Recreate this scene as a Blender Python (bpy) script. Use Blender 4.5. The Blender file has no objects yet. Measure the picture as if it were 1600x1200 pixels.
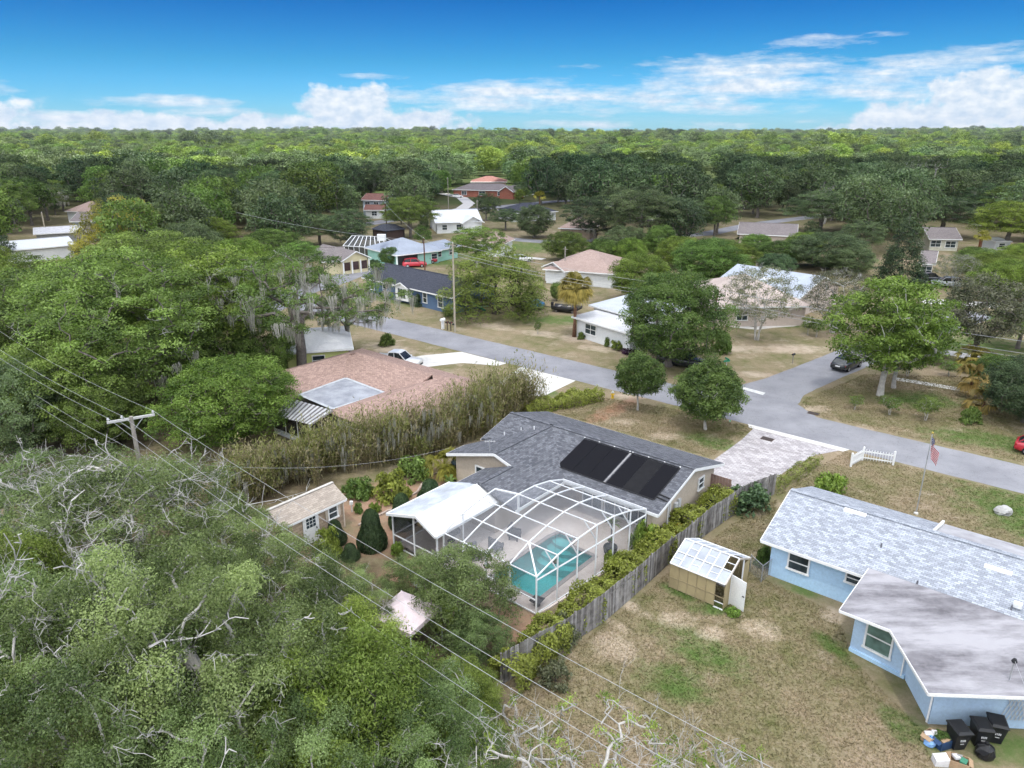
import bpy, math, random
import numpy as np
from mathutils import Vector, Matrix

R = math.radians
scene = bpy.context.scene
COL = scene.collection

# ------------------------------------------------------------------ camera
FPX, CAM_H, PITCH = 1130.0, 24.5, R(19.2)
cam_d = bpy.data.cameras.new('camera')
cam_d.sensor_width = 36.0
cam_d.lens = 36.0 * FPX / 1600.0
cam_d.clip_start = 0.2
cam_d.clip_end = 20000
cam = bpy.data.objects.new('camera', cam_d)
COL.objects.link(cam)
cam.location = (0, 0, CAM_H)
cam.rotation_euler = (R(90) - PITCH, 0, 0)
scene.camera = cam

# ------------------------------------------------------------------ sky
SUN_EL, SUN_AZ = R(68), R(200)          # azimuth clockwise from +Y: behind the camera, a little to the left
world = bpy.data.worlds.new('World')
scene.world = world
world.use_nodes = True


def nodes_of(tree):
    tree.nodes.clear()
    return tree.nodes, tree.links


def math_node(nt, op, a, b=None, c=None, clamp=False):
    n = nt.nodes.new('ShaderNodeMath')
    n.operation = op
    n.use_clamp = clamp
    for i, v in enumerate((a, b, c)):
        if v is None:
            continue
        if isinstance(v, (int, float)):
            n.inputs[i].default_value = v
        else:
            nt.links.new(v, n.inputs[i])
    return n.outputs[0]


def pix_dir(x, y):
    u, v = (x - 800) / FPX, -(y - 600) / FPX
    d = Vector((u, math.cos(PITCH) + v * math.sin(PITCH), -math.sin(PITCH) + v * math.cos(PITCH)))
    return d.normalized()


def build_sky():
    nt = world.node_tree
    N, Lk = nodes_of(nt)
    out = N.new('ShaderNodeOutputWorld')
    bg = N.new('ShaderNodeBackground')
    bg.inputs['Strength'].default_value = 0.05
    sky = N.new('ShaderNodeTexSky')
    sky.sky_type = 'NISHITA'
    sky.sun_disc = False
    sky.sun_elevation = SUN_EL
    sky.sun_rotation = SUN_AZ
    sky.altitude = 30
    sky.air_density = 1.0
    sky.dust_density = 0.15
    sky.ozone_density = 2.5
    hs = N.new('ShaderNodeHueSaturation')
    hs.inputs['Saturation'].default_value = 1.5
    hs.inputs['Value'].default_value = 1.6
    Lk.new(sky.outputs[0], hs.inputs['Color'])
    tc = N.new('ShaderNodeTexCoord')
    sep = N.new('ShaderNodeSeparateXYZ')
    Lk.new(tc.outputs['Generated'], sep.inputs[0])
    az = math_node(nt, 'MULTIPLY', math_node(nt, 'ARCTAN2', sep.outputs[0], sep.outputs[1]), 57.2958)
    el = math_node(nt, 'MULTIPLY', math_node(nt, 'ARCSINE', sep.outputs[2]), 57.2958)
    comb = N.new('ShaderNodeCombineXYZ')
    Lk.new(az, comb.inputs[0])
    Lk.new(el, comb.inputs[1])
    # the clear deep blue of the day: clean air, paling towards the horizon
    rp = N.new('ShaderNodeValToRGB')
    e = rp.color_ramp.elements
    e[0].position, e[0].color = 0.0, (0.19, 0.50, 1.0, 1)
    e[1].position, e[1].color = 1.0, (0.014, 0.235, 0.46, 1)
    n = e.new(0.5)
    n.color = (0.085, 0.37, 0.60, 1)
    Lk.new(math_node(nt, 'DIVIDE', el, 9.5, clamp=True), rp.inputs[0])
    gm = N.new('ShaderNodeMix')
    gm.data_type = 'RGBA'
    gm.blend_type = 'MULTIPLY'
    gm.inputs['Factor'].default_value = 1
    Lk.new(rp.outputs[0], gm.inputs['B'])
    Lk.new(hs.outputs[0], gm.inputs['A'])

    def noise(sx, sy, scale, detail, rough=0.6, off=0):
        mp = N.new('ShaderNodeMapping')
        mp.inputs['Scale'].default_value = (sx, sy, 1)
        mp.inputs['Location'].default_value = (off, off * 0.7, 0)
        Lk.new(comb.outputs[0], mp.inputs['Vector'])
        t = N.new('ShaderNodeTexNoise')
        t.inputs['Scale'].default_value = scale
        t.inputs['Detail'].default_value = detail
        t.inputs['Roughness'].default_value = rough
        Lk.new(mp.outputs[0], t.inputs['Vector'])
        return t.outputs['Fac']

    # banks of cloud: (photo x, y, half width, half height, weight); puffed = heaped, streak = drawn out by wind
    def bank(lst):
        tot = None
        for (x, y, rx, ry, w) in lst:
            d = pix_dir(x, y)
            a0, e0 = math.degrees(math.atan2(d.x, d.y)), math.degrees(math.asin(d.z))
            ra, re = rx / FPX * 57.3 * 0.95, ry / FPX * 57.3
            da = math_node(nt, 'DIVIDE', math_node(nt, 'SUBTRACT', az, a0), ra)
            de = math_node(nt, 'DIVIDE', math_node(nt, 'SUBTRACT', el, e0), re)
            r2 = math_node(nt, 'ADD', math_node(nt, 'MULTIPLY', da, da), math_node(nt, 'MULTIPLY', de, de))
            g = math_node(nt, 'MULTIPLY', math_node(nt, 'SUBTRACT', 1.0, r2), w)
            g = math_node(nt, 'MAXIMUM', g, -1.5)
            tot = g if tot is None else math_node(nt, 'MAXIMUM', tot, g)
        return tot

    puff = bank([(545, 165, 75, 34, 0.9), (600, 195, 130, 30, 0.8), (430, 202, 170, 20, 0.7), (215, 198, 130, 20, 0.7),
                 (50, 202, 130, 16, 0.7), (1480, 190, 130, 36, 1.0), (1545, 165, 95, 42, 1.0), (1640, 180, 140, 50, 1.0),
                 (1800, 175, 200, 45, 0.9), (-180, 195, 200, 40, 0.9), (1390, 202, 110, 12, 0.7)])
    streak = bank([(760, 152, 190, 24, 1.0), (960, 150, 230, 28, 1.05), (1150, 132, 260, 34, 1.0), (1230, 110, 110, 24, 0.9),
                   (1310, 132, 260, 28, 0.85), (1480, 100, 120, 24, 1.0), (250, 160, 110, 11, 0.9), (330, 175, 90, 9, 0.8), (120, 185, 160, 10, 0.8), (600, 120, 60, 5, 0.6),
                   (1300, 66, 90, 9, 0.55), (910, 105, 40, 4, 0.5), (1100, 165, 260, 14, 0.8), (1700, 95, 200, 22, 0.7),
                   (980, 195, 280, 6, 0.45), (-250, 140, 220, 22, 0.6)])
    n1 = noise(1, 1.35, 0.33, 7, 0.62)
    n2 = noise(0.42, 2.4, 0.30, 8, 0.68, 5)
    p = math_node(nt, 'ADD', puff, math_node(nt, 'MULTIPLY', math_node(nt, 'SUBTRACT', n1, 0.5), 3.4))
    p = math_node(nt, 'MULTIPLY', p, 2.2, clamp=True)
    s = math_node(nt, 'ADD', streak, math_node(nt, 'MULTIPLY', math_node(nt, 'SUBTRACT', n2, 0.52), 5.0))
    s = math_node(nt, 'MULTIPLY', s, 0.85, clamp=True)
    # the same kinds of cloud all round the horizon, outside the frame too
    far = math_node(nt, 'GREATER_THAN', math_node(nt, 'ABSOLUTE', az), 44.0)
    ring = math_node(nt, 'SUBTRACT', 1.0, math_node(nt, 'MULTIPLY', math_node(nt, 'ABSOLUTE', math_node(nt, 'SUBTRACT', el, 3.5)), 0.2))
    r = math_node(nt, 'ADD', ring, math_node(nt, 'MULTIPLY', math_node(nt, 'SUBTRACT', n1, 0.55), 4.0))
    r = math_node(nt, 'MULTIPLY', math_node(nt, 'MULTIPLY', r, 1.2, clamp=True), far)
    dens = math_node(nt, 'MAXIMUM', math_node(nt, 'MAXIMUM', p, s), r)
    dens = math_node(nt, 'MULTIPLY', dens, 0.97)
    # cloud tone: shaded greyish-blue folds in white
    n3 = noise(1, 1.6, 0.9, 5, 0.6, 11)
    cm = N.new('ShaderNodeMix')
    cm.data_type = 'RGBA'
    cm.inputs['A'].default_value = (5.0, 6.2, 7.6, 1)
    cm.inputs['B'].default_value = (8.2, 8.5, 8.8, 1)
    Lk.new(math_node(nt, 'MULTIPLY', math_node(nt, 'SUBTRACT', n3, 0.36), 3.5, clamp=True), cm.inputs['Factor'])
    mix = N.new('ShaderNodeMix')
    mix.data_type = 'RGBA'
    Lk.new(dens, mix.inputs['Factor'])
    Lk.new(gm.outputs['Result'], mix.inputs['A'])
    Lk.new(cm.outputs['Result'], mix.inputs['B'])
    Lk.new(mix.outputs['Result'], bg.inputs['Color'])
    Lk.new(bg.outputs[0], out.inputs[0])


build_sky()

# ------------------------------------------------------------------ sun
sd = bpy.data.lights.new('sun', 'SUN')
sd.energy = 5.0
sd.angle = R(0.53)
sd.color = (1.0, 0.97, 0.92)
sun = bpy.data.objects.new('sun', sd)
COL.objects.link(sun)
SUN_DIR = Vector((math.sin(SUN_AZ) * math.cos(SUN_EL), math.cos(SUN_AZ) * math.cos(SUN_EL), math.sin(SUN_EL)))
sun.rotation_euler = SUN_DIR.to_track_quat('Z', 'Y').to_euler()
sun.location = (0, -60, 120)

vs = scene.view_settings
vs.view_transform = 'Standard'
vs.look = 'None'
vs.exposure = 1.3
vs.gamma = 1.0
vs.use_curve_mapping = False
cy = scene.cycles
cy.max_bounces = 5
cy.diffuse_bounces = 3
cy.glossy_bounces = 2
cy.transmission_bounces = 4
cy.transparent_max_bounces = 12
cy.volume_bounces = 0
cy.use_adaptive_sampling = True
cy.adaptive_threshold = 0.02
cy.caustics_reflective = False
cy.caustics_refractive = False
cy.sample_clamp_indirect = 6.0

# ------------------------------------------------------------------ placing helpers
CP, SP = math.cos(PITCH), math.sin(PITCH)
TH = R(-39.8)                            # the street's direction
AX = Vector((math.cos(TH), math.sin(TH), 0))
BX = Vector((-math.sin(TH), math.cos(TH), 0))


def P(x, y, z=0.0):
    """The point at height z seen at photo pixel x, y."""
    u, v = (x - 800) / FPX, -(y - 600) / FPX
    dy, dz = CP + v * SP, -SP + v * CP
    t = (z - CAM_H) / dz
    return Vector((u * t, dy * t, z))


def PD(x, y, Y):
    """The point on the ray of a pixel at ground distance Y."""
    u, v = (x - 800) / FPX, -(y - 600) / FPX
    dy, dz = CP + v * SP, -SP + v * CP
    t = Y / dy
    return Vector((u * t, Y, CAM_H + dz * t))


def proj(p):
    d = Vector(p) - Vector((0, 0, CAM_H))
    f = d.y * CP - d.z * SP
    up = d.y * SP + d.z * CP
    return 800 + FPX * d.x / f, 600 - FPX * up / f, f


def L(s, t, z=0.0):
    """Street frame: s along the street, t away from the camera."""
    return AX * s + BX * t + Vector((0, 0, z))


def ST(p):
    return p.dot(AX), p.dot(BX)


# ------------------------------------------------------------------ mesh building
class MB:
    def __init__(self):
        self.v, self.f, self.m = [], [], []

    def poly(self, pts, m=0):
        i = len(self.v)
        self.v += [tuple(p) for p in pts]
        self.f.append(tuple(range(i, i + len(pts))))
        self.m.append(m)
        return self

    def box(self, c, size, ax=None, m=0):
        """c = centre, size along ax frame (tuple of 3 vectors)"""
        X, Y, Z = ax or (Vector((1, 0, 0)), Vector((0, 1, 0)), Vector((0, 0, 1)))
        c = Vector(c)
        h = [Vector(X) * size[0] / 2, Vector(Y) * size[1] / 2, Vector(Z) * size[2] / 2]
        i = len(self.v)
        for k in range(8):
            self.v.append(tuple(c + h[0] * (1 if k & 1 else -1) + h[1] * (1 if k & 2 else -1) + h[2] * (1 if k & 4 else -1)))
        for q in ((0, 2, 3, 1), (4, 5, 7, 6), (0, 1, 5, 4), (2, 6, 7, 3), (0, 4, 6, 2), (1, 3, 7, 5)):
            self.f.append(tuple(i + k for k in q))
            self.m.append(m)
        return self

    def beam(self, p, q, w, h=None, up=(0, 0, 1), m=0):
        p, q = Vector(p), Vector(q)
        d = q - p
        ln = d.length
        if ln < 1e-6:
            return self
        X = d / ln
        up = Vector(up)
        if abs(X.dot(up)) > 0.99:
            up = Vector((AX.x, AX.y, 0))
        Y = up.cross(X).normalized()
        Z = X.cross(Y)
        return self.box((p + q) / 2, (ln, w, h or w), (X, Y, Z), m)

    def slab(self, top, th, m=0):
        """top polygon (any plane) extruded down by th"""
        n = len(top)
        i = len(self.v)
        self.v += [tuple(p) for p in top] + [(p[0], p[1], p[2] - th) for p in top]
        # keep outward normals: top counter-clockwise from above
        area = sum(top[k][0] * top[(k + 1) % n][1] - top[(k + 1) % n][0] * top[k][1] for k in range(n))
        o = list(range(n)) if area > 0 else list(range(n - 1, -1, -1))
        self.f.append(tuple(i + k for k in o)); self.m.append(m)
        self.f.append(tuple(i + n + k for k in reversed(o))); self.m.append(m)
        for k in range(n):
            a, b = o[k], o[(k + 1) % n]
            self.f.append((i + a, i + n + a, i + n + b, i + b)); self.m.append(m)
        return self

    def tube(self, pts, rad, sides=6, m=0, caps=True):
        pts = [Vector(p) for p in pts]
        n = len(pts)
        if not hasattr(rad, '__len__'):
            rad = [rad] * n
        i0 = len(self.v)
        ref = Vector((0.31, 0.17, 0.93))
        for k in range(n):
            d = (pts[min(k + 1, n - 1)] - pts[max(k - 1, 0)])
            d = d.normalized() if d.length > 1e-9 else Vector((0, 0, 1))
            rr = ref if abs(d.dot(ref)) < 0.95 else Vector((1, 0, 0))
            u = d.cross(rr).normalized()
            w = d.cross(u)
            for j in range(sides):
                a = 2 * math.pi * j / sides
                self.v.append(tuple(pts[k] + (u * math.cos(a) + w * math.sin(a)) * rad[k]))
        for k in range(n - 1):
            for j in range(sides):
                a, b = i0 + k * sides + j, i0 + k * sides + (j + 1) % sides
                self.f.append((a, b, b + sides, a + sides)); self.m.append(m)
        if caps:
            self.f.append(tuple(i0 + j for j in reversed(range(sides)))); self.m.append(m)
            self.f.append(tuple(i0 + (n - 1) * sides + j for j in range(sides))); self.m.append(m)
        return self

    def lathe(self, prof, c=(0, 0, 0), sides=12, m=0, axis='z'):
        i0 = len(self.v)
        c = Vector(c)
        for (r, z) in prof:
            for j in range(sides):
                a = 2 * math.pi * j / sides
                if axis == 'z':
                    self.v.append(tuple(c + Vector((r * math.cos(a), r * math.sin(a), z))))
                else:
                    self.v.append(tuple(c + Vector((r * math.cos(a), z, r * math.sin(a)))))
        for k in range(len(prof) - 1):
            for j in range(sides):
                a, b = i0 + k * sides + j, i0 + k * sides + (j + 1) % sides
                self.f.append((a, b, b + sides, a + sides)); self.m.append(m)
        self.f.append(tuple(i0 + j for j in reversed(range(sides)))); self.m.append(m)
        self.f.append(tuple(i0 + (len(prof) - 1) * sides + j for j in range(sides))); self.m.append(m)
        return self

    def mesh(self, name, smooth=False):
        me = bpy.data.meshes.new(name)
        me.from_pydata(self.v, [], self.f)
        uv_metric(me)
        if smooth:
            me.polygons.foreach_set('use_smooth', [True] * len(me.polygons))
        if len(set(self.m)) > 1:
            me.polygons.foreach_set('material_index', self.m)
        me.update()
        return me

    def build(self, name, mat, parent=None, smooth=False):
        me = self.mesh(name, smooth)
        return put(name, me, mat, parent)


def uv_metric(me):
    """UVs in metres: u along the face's level direction, v up its slope."""
    uv = me.uv_layers.new(name='UVMap')
    co = np.empty(len(me.vertices) * 3); me.vertices.foreach_get('co', co); co = co.reshape(-1, 3)
    nl = len(me.loops)
    vi = np.empty(nl, dtype=np.int32); me.loops.foreach_get('vertex_index', vi)
    ls = np.empty(len(me.polygons), dtype=np.int32); me.polygons.foreach_get('loop_start', ls)
    lt = np.empty(len(me.polygons), dtype=np.int32); me.polygons.foreach_get('loop_total', lt)
    nr = np.empty(len(me.polygons) * 3); me.polygons.foreach_get('normal', nr); nr = nr.reshape(-1, 3)
    fi = np.repeat(np.arange(len(me.polygons)), lt)
    n = nr[fi]
    u = np.stack([-n[:, 1], n[:, 0], np.zeros(nl)], 1)
    ln = np.linalg.norm(u, axis=1)
    flat = ln < 0.02
    u[flat] = (AX.x, AX.y, 0)
    ln[flat] = 1
    u /= ln[:, None]
    v = np.cross(n, u)
    p = co[vi]
    o = np.stack([(p * u).sum(1), (p * v).sum(1)], 1)
    uv.data.foreach_set('uv', o.ravel())


def put(name, me, mat=None, parent=None):
    o = bpy.data.objects.new(name, me)
    COL.objects.link(o)
    if mat is not None and len(me.materials) == 0:
        for q in (mat if isinstance(mat, (list, tuple)) else [mat]):
            me.materials.append(q)
    if parent is not None:
        o.parent = parent
        o.matrix_parent_inverse = Matrix.Translation(-Vector(parent.location)) if parent.get('abs') else Matrix.Identity(4)
    return o


def tag(o, label, cat, group=None):
    o['label'] = label
    o['category'] = cat
    if group:
        o['group'] = group
    return o


def thing(name, label, cat, loc=(0, 0, 0), rz=0.0, group=None, absolute=False):
    """Empty at a thing's base; absolute = its parts are modelled in world coordinates."""
    o = bpy.data.objects.new(name, None)
    COL.objects.link(o)
    o.location = loc
    o.rotation_euler = (0, 0, rz)
    o.empty_display_size = 0.3
    if absolute:
        o['abs'] = 1
    return tag(o, label, cat, group)


def struct(o):
    o['kind'] = 'structure'
    return o


def stuff(o):
    o['kind'] = 'stuff'
    return o


def dup(root, loc, rz=0.0, label=None, scale=None, group=None):
    r = root.copy()
    COL.objects.link(r)
    r.location = loc
    r.rotation_euler = (0, 0, rz)
    if scale is not None:
        r.scale = scale
    if label:
        r['label'] = label
    if group:
        r['group'] = group
    for ch in list(root.children):
        c = ch.copy(); COL.objects.link(c); c.parent = r
        for g in list(ch.children):
            d = g.copy(); COL.objects.link(d); d.parent = c
    return r


# ------------------------------------------------------------------ materials
def rgb(c):
    return (c[0], c[1], c[2], 1.0)


def mixcol(nt, fac, a, b, blend='MIX'):
    n = nt.nodes.new('ShaderNodeMix')
    n.data_type = 'RGBA'
    n.blend_type = blend
    for sock, v in (('Factor', fac), ('A', a), ('B', b)):
        if isinstance(v, (int, float)):
            n.inputs[sock].default_value = v
        elif isinstance(v, tuple):
            n.inputs[sock].default_value = rgb(v)
        else:
            nt.links.new(v, n.inputs[sock])
    return n.outputs['Result']


def noise_fac(nt, vec, scale, detail=4, rough=0.6, lo=0.35, hi=0.65):
    t = nt.nodes.new('ShaderNodeTexNoise')
    t.inputs['Scale'].default_value = scale
    t.inputs['Detail'].default_value = detail
    t.inputs['Roughness'].default_value = rough
    if vec is not None:
        nt.links.new(vec, t.inputs['Vector'])
    m = nt.nodes.new('ShaderNodeMapRange')
    m.inputs['From Min'].default_value = lo
    m.inputs['From Max'].default_value = hi
    m.clamp = True
    nt.links.new(t.outputs['Fac'], m.inputs['Value'])
    return m.outputs[0]


def new_mat(name):
    m = bpy.data.materials.new(name)
    m.use_nodes = True
    nt = m.node_tree
    nt.nodes.clear()
    out = nt.nodes.new('ShaderNodeOutputMaterial')
    b = nt.nodes.new('ShaderNodeBsdfPrincipled')
    nt.links.new(b.outputs[0], out.inputs[0])
    return m, nt, b, out


def coords(nt, kind='Object'):
    if kind == 'World':
        g = nt.nodes.new('ShaderNodeNewGeometry')
        return g.outputs['Position']
    t = nt.nodes.new('ShaderNodeTexCoord')
    return t.outputs[kind]


def add_bump(nt, b, h, strength=0.3, dist=0.02):
    n = nt.nodes.new('ShaderNodeBump')
    n.inputs['Strength'].default_value = strength
    n.inputs['Distance'].default_value = dist
    nt.links.new(h, n.inputs['Height'])
    nt.links.new(n.outputs[0], b.inputs['Normal'])


MATS = {}


def mat(name, col, rough=0.8, var=0.25, scale=2.0, metal=0.0, col2=None, bump=0.0, spec=0.3, coord='Object', detail=5, stain=0.0):
    """A plain surface with grain: base colour drifting towards col2 (or a darker tone), weather stains, fine relief."""
    if name in MATS:
        return MATS[name]
    m, nt, b, out = new_mat(name)
    c = coords(nt, coord)
    col2 = col2 or tuple(x * (1 - var) for x in col)
    f = noise_fac(nt, c, scale, detail)
    base = mixcol(nt, f, col, col2)
    f2 = noise_fac(nt, c, scale * 9, 3, 0.6, 0.3, 0.7)
    base = mixcol(nt, 0.35, base, mixcol(nt, f2, (0.75, 0.75, 0.75), (1.2, 1.2, 1.2)), 'MULTIPLY')
    if stain:
        f3 = noise_fac(nt, c, scale * 0.6, 8, 0.7, 0.5, 0.72)
        base = mixcol(nt, math_node(nt, 'MULTIPLY', f3, stain), base, (0.12, 0.11, 0.10))
    nt.links.new(base, b.inputs['Base Color'])
    b.inputs['Roughness'].default_value = rough
    b.inputs['Metallic'].default_value = metal
    b.inputs['Specular IOR Level'].default_value = spec
    if bump:
        add_bump(nt, b, f2, bump, 0.03)
    MATS[name] = m
    return m


def shingle_mat(name, c1, c2, mortar, width=0.32, row=0.14, bump=0.5, patch=0.25, bias=0.0):
    if name in MATS:
        return MATS[name]
    m, nt, b, out = new_mat(name)
    uv = coords(nt, 'UV')
    br = nt.nodes.new('ShaderNodeTexBrick')
    br.inputs['Scale'].default_value = 1.0
    br.inputs['Brick Width'].default_value = width
    br.inputs['Row Height'].default_value = row
    br.inputs['Mortar Size'].default_value = row * 0.06
    br.inputs['Mortar Smooth'].default_value = 0.3
    br.inputs['Bias'].default_value = bias
    br.inputs['Color1'].default_value = rgb(c1)
    br.inputs['Color2'].default_value = rgb(c2)
    br.inputs['Mortar'].default_value = rgb(mortar)
    nt.links.new(uv, br.inputs['Vector'])
    w = coords(nt, 'World')
    f = noise_fac(nt, w, 0.45, 6, 0.65)
    base = mixcol(nt, math_node(nt, 'MULTIPLY', f, patch), br.outputs['Color'], tuple(x * 0.45 for x in c1))
    f2 = noise_fac(nt, w, 14, 3, 0.7, 0.25, 0.75)
    base = mixcol(nt, 0.5, base, mixcol(nt, f2, (0.7, 0.7, 0.7), (1.25, 1.25, 1.25)), 'MULTIPLY')
    nt.links.new(base, b.inputs['Base Color'])
    b.inputs['Roughness'].default_value = 0.9
    b.inputs['Specular IOR Level'].default_value = 0.2
    inv = math_node(nt, 'SUBTRACT', 1.0, br.outputs['Fac'])
    add_bump(nt, b, inv, bump, 0.02)
    MATS[name] = m
    return m


def leaf_mat(name, dark, light, trans=0.40, objvar=0.35, rough=0.5):
    """Foliage: per-leaf tone from the mesh attribute 'v', per-tree tone from the object's random."""
    if name in MATS:
        return MATS[name]
    m, nt, b, out = new_mat(name)
    at = nt.nodes.new('ShaderNodeAttribute')
    at.attribute_name = 'v'
    base = mixcol(nt, at.outputs['Fac'], dark, light)
    oi = nt.nodes.new('ShaderNodeObjectInfo')
    k = nt.nodes.new('ShaderNodeMapRange')
    k.inputs['To Min'].default_value = 1 - objvar
    k.inputs['To Max'].default_value = 1 + objvar
    nt.links.new(oi.outputs['Random'], k.inputs['Value'])
    hs = nt.nodes.new('ShaderNodeHueSaturation')
    r2 = math_node(nt, 'FRACT', math_node(nt, 'MULTIPLY', oi.outputs['Random'], 17.31))
    h = nt.nodes.new('ShaderNodeMapRange')
    h.inputs['To Min'].default_value = 0.476
    h.inputs['To Max'].default_value = 0.508
    nt.links.new(r2, h.inputs['Value'])
    nt.links.new(h.outputs[0], hs.inputs['Hue'])
    nt.links.new(k.outputs[0], hs.inputs['Value'])
    nt.links.new(base, hs.inputs['Color'])
    nt.links.new(hs.outputs[0], b.inputs['Base Color'])
    b.inputs['Roughness'].default_value = rough
    b.inputs['Specular IOR Level'].default_value = 0.35
    tr = nt.nodes.new('ShaderNodeBsdfTranslucent')
    nt.links.new(mixcol(nt, 1.0, hs.outputs[0], (1.05, 1.15, 0.72), 'MULTIPLY'), tr.inputs['Color'])
    mx = nt.nodes.new('ShaderNodeMixShader')
    mx.inputs[0].default_value = trans
    nt.links.new(b.outputs[0], mx.inputs[1])
    nt.links.new(tr.outputs[0], mx.inputs[2])
    nt.links.new(mx.outputs[0], out.inputs[0])
    MATS[name] = m
    return m


def glass_mat(name, tint=(0.02, 0.03, 0.035), rough=0.06):
    if name in MATS:
        return MATS[name]
    m, nt, b, out = new_mat(name)
    c = coords(nt, 'Object')
    f = noise_fac(nt, c, 1.3, 2)
    nt.links.new(mixcol(nt, f, tint, tuple(x * 2.2 + 0.01 for x in tint)), b.inputs['Base Color'])
    b.inputs['Roughness'].default_value = rough
    b.inputs['Specular IOR Level'].default_value = 0.7
    MATS[name] = m
    return m


def screen_mat(name, col, cover):
    """Insect screen: a fine mesh that lets most light through."""
    if name in MATS:
        return MATS[name]
    m, nt, b, out = new_mat(name)
    c = coords(nt, 'Object')
    f = noise_fac(nt, c, 0.8, 3)
    nt.links.new(mixcol(nt, f, col, tuple(x * 1.4 for x in col)), b.inputs['Base Color'])
    b.inputs['Roughness'].default_value = 0.7
    tr = nt.nodes.new('ShaderNodeBsdfTransparent')
    mx = nt.nodes.new('ShaderNodeMixShader')
    mx.inputs[0].default_value = cover
    nt.links.new(tr.outputs[0], mx.inputs[1])
    nt.links.new(b.outputs[0], mx.inputs[2])
    nt.links.new(mx.outputs[0], out.inputs[0])
    MATS[name] = m
    return m


WHITE = mat('white_paint', (0.80, 0.80, 0.79), 0.55, 0.08, 1.5)
WHITE_METAL = mat('white_aluminium', (0.78, 0.79, 0.80), 0.4, 0.06, 1.5)
DARK = mat('dark_trim', (0.03, 0.03, 0.032), 0.6)
BLACK_PLASTIC = mat('black_plastic', (0.022, 0.022, 0.024), 0.45, 0.3, 4)
GLASS = glass_mat('window_glass')
CONCRETE = mat('pale_concrete', (0.62, 0.60, 0.57), 0.9, 0.14, 0.7, bump=0.1, coord='World', stain=0.15)
BARK = mat('grey_bark', (0.20, 0.175, 0.155), 0.95, 0.4, 3, bump=0.5)
BARK_PALE = mat('pale_bark', (0.54, 0.51, 0.47), 0.9, 0.35, 2.5, bump=0.4)
BARK_DARK = mat('dark_bark', (0.09, 0.075, 0.062), 0.95, 0.4, 3, bump=0.5)
TWIG = mat('bare_twigs', (0.45, 0.43, 0.41), 0.9, 0.3, 2)
MOSS = mat('hanging_moss', (0.26, 0.27, 0.235), 0.95, 0.35, 1.2)
WOOD_OLD = mat('weathered_wood', (0.25, 0.235, 0.22), 0.95, 0.45, 1.6, bump=0.4, coord='World', col2=(0.10, 0.09, 0.085))
POLE_WOOD = mat('pole_wood', (0.34, 0.31, 0.27), 0.95, 0.35, 2, bump=0.3)
POLE_BROWN = mat('brown_pole', (0.14, 0.065, 0.04), 0.95, 0.35, 2, bump=0.3)
WIRE = mat('wire', (0.40, 0.40, 0.41), 0.5, 0.1)
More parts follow.
